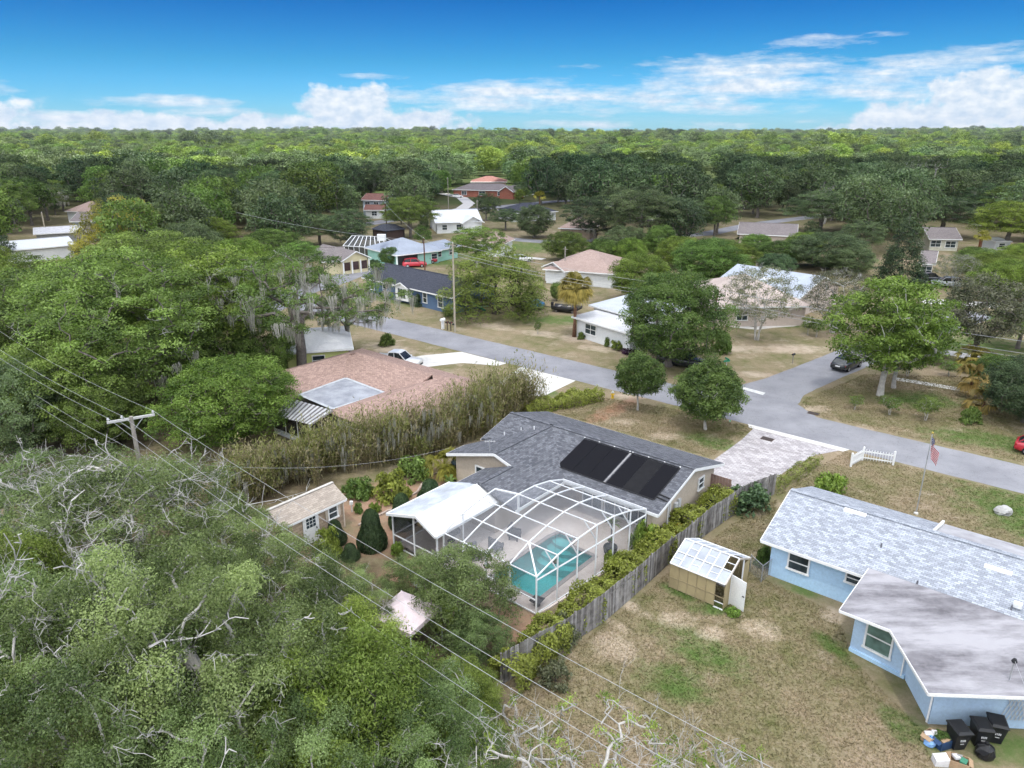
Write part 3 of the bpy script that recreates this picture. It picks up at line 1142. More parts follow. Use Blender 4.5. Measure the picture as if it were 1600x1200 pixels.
LM_OAK = leaf_mat('oak_leaves', (0.054, 0.096, 0.020), (0.225, 0.340, 0.085), objvar=0.3)
LM_OAK_GREY = leaf_mat('live_oak_leaves', (0.052, 0.080, 0.036), (0.195, 0.265, 0.125), objvar=0.4)
LM_NEAR = leaf_mat('near_oak_leaves', (0.062, 0.100, 0.028), (0.285, 0.380, 0.145), objvar=0.15)
LM_BRIGHT = leaf_mat('bright_leaves', (0.072, 0.125, 0.018), (0.300, 0.415, 0.085), objvar=0.25)
LM_YELLOW = leaf_mat('yellow_green_leaves', (0.130, 0.130, 0.022), (0.400, 0.355, 0.070))
LM_DARK = leaf_mat('dark_leaves', (0.034, 0.062, 0.028), (0.120, 0.185, 0.080), trans=0.3)
LM_HEDGE = leaf_mat('hedge_leaves', (0.100, 0.130, 0.022), (0.370, 0.440, 0.090), objvar=0.1)
LM_PALE = leaf_mat('pale_leaves', (0.100, 0.120, 0.065), (0.255, 0.270, 0.165))
LM_SILVER = leaf_mat('magnolia_leaves', (0.045, 0.062, 0.026), (0.235, 0.235, 0.165))
LM_LAWN = leaf_mat('street_tree_leaves', (0.042, 0.085, 0.018), (0.175, 0.270, 0.072), objvar=0.08)
LM_DRY = leaf_mat('dry_reed_leaves', (0.135, 0.120, 0.062), (0.330, 0.300, 0.170))
LM_REED = leaf_mat('reed_leaves', (0.105, 0.140, 0.030), (0.300, 0.345, 0.105))
LM_PALM = leaf_mat('palm_leaves', (0.14, 0.13, 0.035), (0.46, 0.36, 0.10))
LM_CAMPHOR = leaf_mat('camphor_leaves', (0.062, 0.105, 0.020), (0.270, 0.370, 0.085), objvar=0.04)
LM_MAG = leaf_mat('purple_leaves', (0.02, 0.006, 0.02), (0.07, 0.02, 0.06))
MOSS_L = leaf_mat('moss_strands', (0.20, 0.195, 0.17), (0.46, 0.45, 0.40), trans=0.2)

KIND = {}


def kind(key, lm, bark=BARK, **kw):
    d = tree_meshes(key, **kw)
    d['lm'], d['bark'] = lm, bark
    for k, m in (('trunk', bark), ('crown', lm), ('twigs', TWIG), ('moss', MOSS_L)):
        if k in d:
            d[k].materials.append(m)
    KIND[key] = d
    return d


def reskin(key, src, lm, bark=None):
    """The same limbs with another foliage."""
    s = KIND[src]
    d = dict(s)
    c = s['crown'].copy()
    c.materials.clear(); c.materials.append(lm)
    d['crown'] = c
    if bark:
        t = s['trunk'].copy(); t.materials.clear(); t.materials.append(bark); d['trunk'] = t
    KIND[key] = d


# near: leaf-sized faces
kind('near_a', LM_NEAR, BARK_PALE, seed=3, H=12, Rr=7.5, th=3.2, trunk_r=0.55, n=135, clump=1.05, leaves=1150, leaf=0.105, shape='spread', flat=0.72, tone=0.55, twig=120, gap=0.05, sides=6, minr=0.02, twig_len=1.0)
kind('near_b', LM_NEAR, BARK_PALE, seed=8, H=11, Rr=6.5, th=2.4, trunk_r=0.42, n=120, clump=1.0, leaves=1050, leaf=0.105, shape='round', flat=0.72, tone=0.55, twig=80, gap=0.05, sides=6)
kind('near_c', LM_BRIGHT, BARK, seed=12, H=8, Rr=4.5, th=1.6, trunk_r=0.25, n=120, clump=0.95, leaves=560, leaf=0.17, shape='dome', aspect=0.28, droop=0.9, flat=0.85, twig=10, gap=0.1)
kind('near_d', LM_NEAR, BARK_PALE, seed=23, H=10, Rr=6.0, th=2.6, trunk_r=0.40, n=110, clump=1.0, leaves=700, leaf=0.105, shape='spread', flat=0.65, twig=230, gap=0.05, twig_len=1.25)
kind('olive', LM_NEAR, BARK, seed=31, H=5, Rr=3.0, th=0.8, trunk_r=0.14, n=100, clump=0.65, leaves=380, leaf=0.10, shape='dome', flat=0.8, gap=0.1)
# middle distance
kind('mid_a', LM_OAK, BARK, seed=41, H=15, Rr=8, th=3.6, trunk_r=0.45, n=190, clump=1.25, leaves=260, leaf=0.21, shape='round', flat=0.6, tone=0.5, twig=26, moss=26, gap=0.1)
kind('mid_b', LM_OAK, BARK, seed=47, H=15, Rr=7.5, th=3.0, trunk_r=0.42, n=180, clump=1.2, leaves=260, leaf=0.21, shape='spread', flat=0.6, tone=0.5, twig=20, gap=0.1)
kind('mossy', LM_OAK, BARK, seed=53, H=15, Rr=8.5, th=4.5, trunk_r=0.45, n=70, clump=1.15, leaves=330, leaf=0.19, shape='spread', flat=0.75, moss=95, gap=0.1, wander=0.2, twig=60)
kind('maple', LM_BRIGHT, BARK_PALE, seed=59, H=13, Rr=6.5, th=3.2, trunk_r=0.30, n=120, clump=1.2, leaves=230, leaf=0.24, shape='round', flat=0.65, gap=0.15, aspect=0.65)
kind('street_round', LM_LAWN, BARK_PALE, seed=61, H=5.6, Rr=2.6, th=1.5, trunk_r=0.10, n=150, clump=0.58, leaves=230, leaf=0.15, shape='round', flat=0.85, gap=0.15, aspect=0.6)
kind('street_egg', LM_LAWN, BARK_PALE, seed=67, H=8, Rr=3.4, th=1.2, trunk_r=0.13, n=190, clump=0.7, leaves=240, leaf=0.17, shape='egg', flat=0.85, gap=0.15, aspect=0.6)
kind('magnolia', LM_SILVER, BARK, seed=71, H=10, Rr=5, th=2.8, trunk_r=0.28, n=110, clump=0.95, leaves=150, leaf=0.24, shape='round', flat=0.75, gap=0.15)
kind('crape', LM_PALE, BARK_PALE, seed=73, H=8, Rr=4.2, th=2.0, trunk_r=0.13, n=150, clump=0.55, leaves=75, leaf=0.15, shape='round', flat=0.9, multi=4, gap=0.1, twig=60, minr=0.014, twig_len=1.3)
kind('bare', LM_BRIGHT, BARK_PALE, seed=79, H=8, Rr=4.0, th=2.0, trunk_r=0.2, n=60, clump=0.36, leaves=60, leaf=0.12, shape='round', flat=0.9, multi=3, gap=0.1, twig=60, minr=0.036, wander=0.3, twig_len=1.4)
kind('cone', LM_DARK, BARK_DARK, seed=83, H=14, Rr=5.5, th=0.6, trunk_r=0.3, n=190, clump=1.0, leaves=90, leaf=0.28, shape='cone', flat=0.8, gap=0.2)
kind('cauli', LM_CAMPHOR, BARK_DARK, seed=89, H=10, Rr=8, th=0.6, trunk_r=0.5, n=120, clump=1.35, leaves=460, leaf=0.19, shape='dome', flat=0.85, gap=0.6, tone=0.45, updown=0.2)
kind('oak_dense', LM_LAWN, BARK, seed=97, H=10, Rr=6.8, th=0.9, trunk_r=0.4, n=220, clump=1.05, leaves=320, leaf=0.2, shape='round', flat=0.75, gap=0.3, tone=0.45)
kind('pine', LM_OAK_GREY, BARK_PALE, seed=103, H=22, Rr=6, th=13, trunk_r=0.3, n=40, clump=1.3, leaves=110, leaf=0.32, shape='spread', flat=0.6, gap=0.1)
kind('small', LM_OAK, BARK_PALE, seed=101, H=3, Rr=1.5, th=0.8, trunk_r=0.05, n=40, clump=0.4, leaves=80, leaf=0.13, shape='round', flat=0.8, multi=3)
# far
for i, (lm, shp) in enumerate([(LM_OAK_GREY, 'spread'), (LM_OAK, 'round'), (LM_DARK, 'round'), (LM_BRIGHT, 'round'), (LM_YELLOW, 'spread')]):
    kind('far_%d' % i, lm, BARK, seed=110 + i * 7, H=15, Rr=8, th=2.6, trunk_r=0.45, n=64, clump=1.95, leaves=95, leaf=0.50, shape=shp, flat=0.72, gap=0.25, sides=4, aspect=0.7)
reskin('far_5', 'far_0', LM_OAK)
reskin('far_6', 'far_1', LM_OAK_GREY)
reskin('far_7', 'far_2', LM_OAK_GREY)
reskin('mid_c', 'mid_b', LM_BRIGHT)
reskin('mid_d', 'mid_b', LM_OAK_GREY)
reskin('mid_e', 'mid_a', LM_DARK)
reskin('mid_f', 'cauli', LM_YELLOW)
reskin('maple_o', 'maple', LM_OAK)
reskin('full_a', 'oak_dense', LM_OAK)
reskin('full_b', 'oak_dense', LM_BRIGHT)
reskin('full_c', 'oak_dense', LM_OAK_GREY)
reskin('full_d', 'oak_dense', LM_DARK)

TREE_SPOTS = []


def tree(key, name, label, loc, H, Rr, rz=None, group=None, parts=('trunk', 'crown', 'twigs', 'moss'), cat='tree'):
    k = KIND[key]
    t = thing(name, label, cat, loc, rz if rz is not None else (loc[0] * 7.3 + loc[1] * 3.1) % 6.283, group)
    t.scale = (Rr / k['R'], Rr / k['R'], H / k['H'])
    for p in parts:
        if p in k:
            o = put(p, k[p], None, t)
            if p in ('twigs', 'moss'):
                stuff(o)
    TREE_SPOTS.append((loc[0], loc[1], Rr))
    return t


def tree_px(key, name, label, x, yb, yt, w, group=None, rz=None, **kw):
    """By photo pixels: foot at (x, yb), crown top at row yt, crown w pixels wide."""
    loc = P(x, yb)
    v = -(yt - 600) / FPX
    dy, dz = CP + v * SP, -SP + v * CP
    H = CAM_H + dz * loc.y / dy
    f = loc.y * CP + CAM_H * SP
    return tree(key, name, label, loc, max(H, 0.6), w / 2 * f / FPX, rz, group, **kw)


def tree_top(key, name, label, x, y, zc, H, Rr, group=None, rz=None, **kw):
    """By the pixel where its crown (at height zc) is seen."""
    q = P(x, y, zc)
    return tree(key, name, label, (q.x, q.y, 0), H, Rr, rz, group, **kw)


def near_trees():
    T = tree_top
    T('near_a', 'oak_tree', 'sprawling grey-limbed oak with thick bare limbs above the back lots', 210, 1010, 8.3, 12.0, 6.4, rz=1.0)
    T('near_d', 'oak_tree', 'half-dead oak full of bare silver twigs below the crossarm pole', 190, 780, 7.0, 9.6, 7.0, rz=0.4)
    T('near_b', 'oak_tree', 'green oak crown between the shed and the twiggy oaks', 420, 930, 5.5, 7.6, 4.6, rz=2.0)
    T('near_d', 'oak_tree', 'silver-twigged oak at the foot of the woods by the wires', 40, 770, 6.0, 8.4, 5.2, rz=2.2)
    T('near_c', 'laurel_tree', 'tall bright laurel below the sprawling oak', 470, 1130, 6.0, 8.2, 3.6, rz=4.1)
    T('near_c', 'laurel_tree', 'bright green laurel with drooping leaves beside the pink canopy', 560, 1080, 5.5, 7.6, 4.2, rz=0.3)
    T('near_c', 'laurel_tree', 'bright drooping laurel under the oak near the shed', 535, 1000, 4.4, 6.2, 3.0, rz=2.3)
    T('near_a', 'oak_tree', 'grey-green oak with pale twigs at the end of the back lots', 300, 1215, 7.0, 9.8, 4.6, rz=4.0)
    T('near_d', 'oak_tree', 'twiggy grey oak beside the sprawling grey-limbed oak', 40, 1000, 7.5, 10.5, 5.5, rz=3.0)
    T('near_c', 'laurel_tree', 'yellow-green feathery tree beside the half-dead oak', 40, 910, 6.0, 8.6, 3.4, rz=1.3)
    T('near_b', 'oak_tree', 'leafy oak at the wires in front of the sprawling oak', 60, 1190, 8.0, 11.0, 5.0, rz=5.0)
    T('near_b', 'oak_tree', 'dense green oak below the wires beside the wooden fence', 660, 1160, 4.2, 6.2, 3.6, rz=5.3)
    T('near_b', 'oak_tree', 'oak crown with loose grey twigs beside the conical shrubs', 320, 880, 5.0, 7.4, 4.2, rz=0.9)
    T('near_b', 'oak_tree', 'small green oak against the laurel by the canopy', 520, 930, 3.0, 4.4, 2.8, rz=3.6)
    T('near_c', 'laurel_tree', 'low laurel thicket at the foot of the fence end', 720, 1075, 2.2, 3.4, 2.2, rz=0.9)
    T('bare', 'crape_tree', 'bare pale-limbed tree with few leaf tufts over the dry yard', 990, 1200, 5.4, 7.4, 3.3, rz=0.5)
    T('bare', 'crape_tree', 'pale leafless branching tree at the corner of the dry yard', 800, 1190, 5.0, 6.8, 2.6, rz=2.5)
    T('bare', 'crape_tree', 'bare white-barked treetop beside the mown dry lawn', 1110, 1215, 4.8, 6.6, 2.0, rz=4.4)
    tree_px('olive', 'olive_tree', 'dense grey-green olive tree at the corner of the pool cage', 722, 985, 852, 170)
    tree_px('olive', 'olive_tree', 'small loose grey-green tree before the white gable porch', 655, 935, 862, 110)
    tree_px('olive', 'olive_tree', 'low green shrub tree beside the banana plants', 745, 1030, 955, 110)


near_trees()


def mid_trees():
    X = tree_px
    # woods along the back lots, left
    X('mid_a', 'oak_tree', 'tall oak with two dark trunks behind the crossarm pole', 215, 640, 385, 330)
    X('mid_c', 'oak_tree', 'broad bright-crowned oak behind the brown-roofed house', 330, 575, 362, 300)
    X('mid_b', 'oak_tree', 'wide green oak in the woods beside the crossarm wires', 70, 610, 400, 300)
    X('mid_c', 'oak_tree', 'yellowish-green oak top in the woods above the wires', 20, 520, 385, 200)
    X('full_b', 'oak_tree', 'green oak leaning over the lots behind the brown house', 365, 690, 560, 230, rz=2)
    X('full_a', 'oak_tree', 'shaded oak in the woods beside the dark trunks', 120, 690, 520, 220)
    X('mid_b', 'oak_tree', 'oak with bright crown between mossy oak and woods', 250, 500, 345, 240)
    X('mossy', 'oak_tree', 'mossy oak with open limbs over the street end', 475, 590, 372, 290, rz=0.6)
    X('mossy', 'oak_tree', 'small mossy oak hanging beside the brown roof', 545, 552, 442, 130, rz=3.6)
    X('full_c', 'oak_tree', 'grey-green oak at the foot of the woods by the pole', 30, 720, 560, 190)
    X('mid_f', 'oak_tree', 'round yellow-green tree above the woods', 205, 420, 308, 150)
    # yards across the street
    X('cauli', 'camphor_tree', 'broad billowing camphor tree beside the street pole', 775, 490, 384, 190, rz=1)
    X('oak_dense', 'oak_tree', 'dense dark oak beside the white flat-roofed house', 1045, 572, 420, 182)
    X('maple', 'maple_tree', 'tall maple with pale trunk on the street corner lawn', 1375, 618, 428, 195)
    X('maple', 'maple_tree', 'maple with thin trunk behind the corner maple', 1396, 606, 470, 130, rz=2.2)
    X('magnolia', 'magnolia_tree', 'grey-leaved magnolia with forked trunk beside the long walk', 1520, 568, 430, 150)
    X('crape', 'crape_tree', 'white-stemmed crape myrtle before the tan stucco house', 1182, 531, 412, 125)
    X('crape', 'crape_tree', 'second pale crape myrtle beside the tin porch roof', 1300, 520, 418, 120, rz=2)
    X('cone', 'cypress_tree', 'dark conical evergreen towering over the side street houses', 1402, 455, 338, 92)
    X('street_round', 'lawn_tree', 'round-crowned lawn tree beside the yellow hydrant', 996, 641, 552, 74)
    X('street_egg', 'lawn_tree', 'egg-shaped lawn tree with mulch ring beside the paver drive', 1102, 671, 553, 110)
    X('maple_o', 'tree', 'spreading tree over the teal house lawn', 745, 417, 352, 90)
    X('mid_b', 'oak_tree', 'rounded oak behind the tin-roofed teal house', 642, 372, 298, 90)
    X('mid_e', 'oak_tree', 'dark shade tree behind the small screened gazebo', 545, 390, 325, 90)
    X('oak_dense', 'shrub_tree', 'dark clipped tree beside the carport', 611, 416, 385, 38)
    X('mid_b', 'oak_tree', 'light green oak beyond the screened gazebo', 540, 335, 282, 46)
    X('full_b', 'tree', 'bright green tree beside the pale pink roof', 1000, 470, 395, 110)
    X('full_a', 'tree', 'bushy tree at the tan-roofed house', 885, 408, 360, 70)
    X('full_a', 'tree', 'leafy tree behind the dense dark oak', 1100, 445, 372, 120)
    X('full_b', 'tree', 'pale green tree beside the dense dark oak', 1060, 470, 430, 90)
    X('full_c', 'tree', 'grey-green tree behind the tan stucco house', 1290, 420, 362, 130)
    X('full_a', 'tree', 'green tree between the tin porch and the conifer', 1220, 415, 375, 90)
    X('full_b', 'tree', 'bright tree beyond the magnolia', 1580, 470, 405, 130)
    X('full_d', 'oak_tree', 'dark oak overhanging the edge of the corner lawn', 1600, 660, 555, 150)
    X('mid_b', 'tree', 'shaded tree at the end of the long walk', 1590, 545, 470, 110)
    X('mid_d', 'oak_tree', 'tall oak with bare crown limbs behind the side street', 1280, 365, 290, 120)
    X('mid_c', 'oak_tree', 'oak standing over the white garden shed', 1570, 395, 305, 120)
    X('mid_b', 'oak_tree', 'oak beside the red board fence', 1600, 360, 270, 120)
    X('small', 'tree', 'small bushy sapling under the corner maple', 1335, 640, 616, 22)
    X('small', 'tree', 'white-stemmed shrub beside the corner maple trunk', 1390, 648, 618, 36)
    X('small', 'tree', 'low spreading young tree on the corner lawn', 1446, 657, 617, 42)
    X('small', 'tree', 'thin crooked tree behind the corner maples', 1418, 588, 545, 50)
    X('small', 'tree', 'dark little tree beside the long walk', 1482, 588, 562, 30)
    X('small', 'tree', 'sapling on the sandy lawn by the palm', 840, 522, 500, 14)
    X('small', 'tree', 'dark bushy tree on the stucco house lawn', 1262, 524, 492, 24)
    X('small', 'tree', 'small dark tree beside the stucco house driveway', 1275, 527, 497, 22)
    X('bare', 'dead_tree', 'bare white-limbed dead tree standing over the oaks', 1287, 350, 288, 46)
    for (x, w, lab) in ((1416, 34, 'tall pine with thin crown beside the lone palm'), (1434, 34, 'tall forked pine beside two other pines'), (1452, 40, 'tall leaning pine at the edge of the dark wood')):
        X('pine', 'pine_tree', lab, x, 322, 236, w)
    # middle trees around the far houses
    for (x, yb, yt, w, k, lab) in [
        (760, 345, 300, 40, 'mid_e', 'dark tree beside the white tin roof'),
        (790, 360, 322, 50, 'mid_d', 'grey tree before the far street'),
        (835, 372, 318, 60, 'full_c', 'green tree beside the dark-roofed white house'),
        (930, 380, 305, 110, 'mid_e', 'big dark oak beyond the tan-roofed house'),
        (1000, 385, 285, 140, 'mid_d', 'broad grey oak beyond the tan-roofed house'),
        (1060, 380, 300, 110, 'mid_d', 'grey oak beside the far side street'),
        (1115, 378, 297, 60, 'mid_b', 'green oak beside the far side street'),
        (940, 420, 372, 60, 'full_a', 'round green tree beyond the pink-tan roof'),
        (985, 425, 370, 60, 'full_b', 'bright tree beside the pink-tan roof'),
        (1030, 405, 350, 60, 'full_a', 'bushy green tree behind the bright trees'),
        (1150, 420, 380, 70, 'full_b', 'bright low tree behind the crape myrtle'),
        (1180, 395, 365, 60, 'full_a', 'hedge-like tree before the grey far house'),
        (1345, 400, 340, 80, 'mid_d', 'grey tree beside the dark conifer'),
        (1470, 370, 300, 120, 'mid_d', 'wide grey oak beyond the grey-roofed cottage'),
        (1540, 350, 285, 110, 'mid_e', 'shaded oak beyond the white garden shed'),
        (1450, 385, 350, 45, 'mid_c', 'bright tree beside the grey-roofed cottage'),
        (1550, 440, 395, 110, 'full_b', 'green tree mass beside the magnolia'),
        (1490, 450, 395, 70, 'crape', 'pale blossoming tree behind the magnolia'),
        (470, 430, 372, 80, 'mid_b', 'green tree beside the cream gable house'),
        (500, 385, 330, 80, 'mid_d', 'grey tree behind the cream gable house'),
        (430, 420, 350, 100, 'mid_b', 'green tree at the edge of the woods'),
        (330, 410, 330, 110, 'mid_c', 'bright tree over the woods edge'),
        (195, 370, 300, 90, 'mid_e', 'dark oak behind the yellow-green tree'),
        (15, 365, 270, 90, 'mid_b', 'green oak beside the long white roof'),
        (75, 345, 285, 80, 'mossy', 'mossy oak beside the long white roof'),
        (440, 355, 265, 110, 'mid_e', 'dark live oak behind the woods'),
        (500, 345, 262, 110, 'mid_e', 'dark live oak beside the two-storey house'),
        (360, 345, 262, 110, 'mid_e', 'dark live oak above the bright woods'),
        (580, 312, 248, 90, 'mid_e', 'dark oak over the two-storey house'),
        (640, 305, 245, 90, 'mid_e', 'dark oak over the far curved drive'),
        (690, 300, 250, 70, 'mid_e', 'dark oak beside the brick house'),
        (170, 700, 590, 150, 'full_a', 'leafy understorey tree beneath the tall oaks'),
        (60, 660, 540, 170, 'full_b', 'bright understorey tree beside the wires'),
        (300, 610, 470, 170, 'full_a', 'rounded oak between the tall oak and the brown house'),
        (420, 590, 480, 120, 'full_a', 'green tree beside the lime-walled house'),
        (10, 660, 500, 130, 'full_a', 'dense green tree at the edge of the woods by the wires'),
        (385, 470, 370, 130, 'full_b', 'bright crown rising over the mossy oak limbs'),
        (150, 560, 400, 170, 'full_b', 'bright crown over the crossarm wires'),
        (300, 440, 345, 130, 'full_c', 'dull green crown in the middle of the woods'),
        (1060, 418, 368, 80, 'full_b', 'bright bush tree before the grey oaks'),
        (1120, 412, 372, 80, 'full_a', 'green bush tree before the far side street'),
        (975, 400, 352, 80, 'full_c', 'grey bush tree behind the pinkish hip roof'),
        (1255, 400, 362, 70, 'full_b', 'bright bush tree behind the tin porch roof'),
        (1330, 430, 385, 80, 'full_c', 'grey bush tree beside the dark conifer foot'),
        (1210, 440, 395, 70, 'full_d', 'dark bush tree behind the white dormer block'),
        (1150, 450, 405, 60, 'full_a', 'green bush tree beside the stucco roof'),
        (1520, 425, 385, 70, 'full_a', 'green bush tree before the red board fence'),
        (1590, 420, 380, 70, 'full_b', 'bright bush tree before the white shed'),
        (870, 470, 440, 26, 'full_a', 'small dark tree behind the cabbage palm'),
        (1560, 610, 555, 90, 'full_a', 'dense tree at the end of the garden walk'),
        (1430, 560, 500, 90, 'full_a', 'leafy tree behind the second maple'),
    ]:
        X(k, 'oak_tree' if 'oak' in lab else 'tree', lab, x, yb, yt, w)


mid_trees()


def palm(label, loc, H, r, n=34, frond=None, trunk_mat=None, dead=True):
    rng = random.Random(int(loc[0] * 10))
    t = thing('palm_tree', label, 'palm tree', loc)
    MB().tube([(0, 0, 0), (0.05, 0.02, H * 0.35), (0.02, -0.03, H * 0.7), (0, 0, H)], [r * 1.3, r, r * 0.95, r * 1.05], 9).build('trunk', trunk_mat or mat('palm_trunk', (0.24, 0.13, 0.085), 0.95, 0.4, 4, bump=0.5), t, True)
    q, val = [], []
    fl = frond or H * 0.3
    for k in range(n):
        a = rng.uniform(0, 6.283)
        el = rng.uniform(-0.7, 1.3) if dead else rng.uniform(-0.2, 1.2)
        d = Vector((math.cos(a) * math.cos(el), math.sin(a) * math.cos(el), math.sin(el)))
        hub = Vector((0, 0, H)) + d * fl * 0.5
        # a fan of narrow blades
        side = d.cross(Vector((0, 0, 1))).normalized()
        upv = side.cross(d)
        for j in range(17):
            b = (j - 8) / 8 * 1.25
            dd = (d * math.cos(b) + side * math.sin(b)).normalized()
            tip = hub + dd * fl * 0.55 * rng.uniform(0.8, 1.1) + Vector((0, 0, -fl * (0.16 + 0.2 * abs(b))))
            wv = dd.cross(upv).normalized() * fl * 0.035
            mid = hub + dd * fl * 0.3
            q.append([hub, mid - wv, tip, mid + wv])
            val.append(0.15 + 0.75 * (el < 0.25) * rng.random() + 0.25 * rng.random())
        wv = side * fl * 0.02
        q.append([Vector((0, 0, H)) - wv, Vector((0, 0, H)) + wv, hub + wv, hub - wv]); val.append(0.3)
    me = quads_mesh('palm_crown', np.array([[list(p) for p in f] for f in q]), np.array(val))
    put('crown', me, LM_PALM if dead else LM_YELLOW, t)
    return t


def palms():
    p = P(897, 526)
    palm('cabbage palm with yellowing fan crown before the white house', p, 6.3, 0.20, n=60, frond=2.5)
    palm('thin young palm beside the far board fence', P(1528, 405), 4.5, 0.16, n=26, frond=1.8, dead=False)
    palm('lone palm standing below the tall pines', P(1418, 315), 9, 0.3, n=30, frond=3.5, dead=False)
    for (x, y, h, lab) in [(1513, 580, 1.6, 'low palm with pale stem beside the magnolia'), (1513, 618, 1.9, 'yellowing feather palm at the end of the garden walk'),
                           (1537, 575, 0.7, 'golden low palm clump beside the stucco wall'), (1535, 640, 0.8, 'golden palm clump beside the yellowing feather palm')]:
        palm(lab, P(x, y), h, 0.12, n=22, frond=1.8, dead=True)
    palm('spiky palm behind the white tin roof', P(843, 325), 4, 0.2, n=24, frond=2.4, dead=False)
    palm('green fan palm beside the house corner and water tank', P(694, 745), 1.0, 0.15, n=26, frond=1.7, dead=False)


palms()


def shrub_mesh(key, seed, n, leaf, shape, lm, tone=0.25, hz=1.0):
    """A leafy surface of unit radius (dome, cone or ball), leaves lying in its skin."""
    rng = np.random.default_rng(seed)
    d = rng.normal(size=(n, 3))
    d /= np.linalg.norm(d, axis=1, keepdims=True)
    d[:, 2] = np.abs(d[:, 2])
    k = 34
    cc = rng.normal(size=(k, 3))
    cc /= np.linalg.norm(cc, axis=1, keepdims=True)
    cc[:, 2] = np.abs(cc[:, 2])
    cc *= rng.uniform(0.45, 0.86, k)[:, None]
    idx = rng.integers(0, k, n)
    p = cc[idx] + d * (rng.uniform(0.3, 1.0, n) ** 0.5 * rng.uniform(0.20, 0.36, k)[idx])[:, None]
    p[:, 2] = np.maximum(p[:, 2], 0.02)
    if shape == 'cone':
        z = rng.uniform(0, 1, n)
        a = rng.uniform(0, 6.283, n)
        q = np.sqrt(np.maximum(1 - z ** 1.9, 0)) * (0.92 + 0.12 * np.sin(z * 8)) * rng.uniform(0.85, 1.03, n)
        p = np.stack([q * np.cos(a), q * np.sin(a), z], 1)
        d = np.stack([np.cos(a), np.sin(a), z * 0.9], 1)
    p[:, 2] *= hz
    nr = d + rng.normal(size=(n, 3)) * 0.6
    q = leaf_quads(rng, p, nr, leaf, 0.6)
    val = 0.45 + tone * np.sin(p[:, 0] * 5 + seed) * np.sin(p[:, 1] * 6 + p[:, 2] * 4) + rng.uniform(-0.35, 0.35, n)
    me = quads_mesh(key, q, val)
    me.materials.append(lm)
    return me


SH_CONE = shrub_mesh('clipped_cone', 5, 9000, 0.10, 'cone', LM_DARK)
SH_DOME = shrub_mesh('green_dome', 6, 2600, 0.14, 'dome', LM_OAK)
SH_BRIGHT = shrub_mesh('bright_dome', 7, 2600, 0.15, 'dome', LM_BRIGHT)
SH_HEDGE = shrub_mesh('gold_dome', 9, 2600, 0.15, 'dome', LM_HEDGE)
SH_DARK = shrub_mesh('dark_dome', 10, 2600, 0.13, 'dome', LM_DARK)
SH_PURPLE = shrub_mesh('purple_dome', 14, 900, 0.2, 'dome', LM_MAG)
SH_DRY = shrub_mesh('dry_dome', 15, 2200, 0.13, 'dome', LM_PALE)


def shrub(me, label, x, yb, yt, w, cat='shrub', name='shrub', group=None):
    loc = P(x, yb)
    v = -(yt - 600) / FPX
    dy, dz = CP + v * SP, -SP + v * CP
    H = max(CAM_H + dz * loc.y / dy, 0.3)
    f = loc.y * CP + CAM_H * SP
    r = w / 2 * f / FPX
    t = thing(name, label, cat, loc, (x * 1.7) % 6.28, group)
    put('foliage', me, None, t).scale = (r, r, H)
    MB().tube([(0, 0, 0), (0.02, 0, H * 0.5)], [0.05, 0.03], 5).build('stem', BARK, t)
    return t


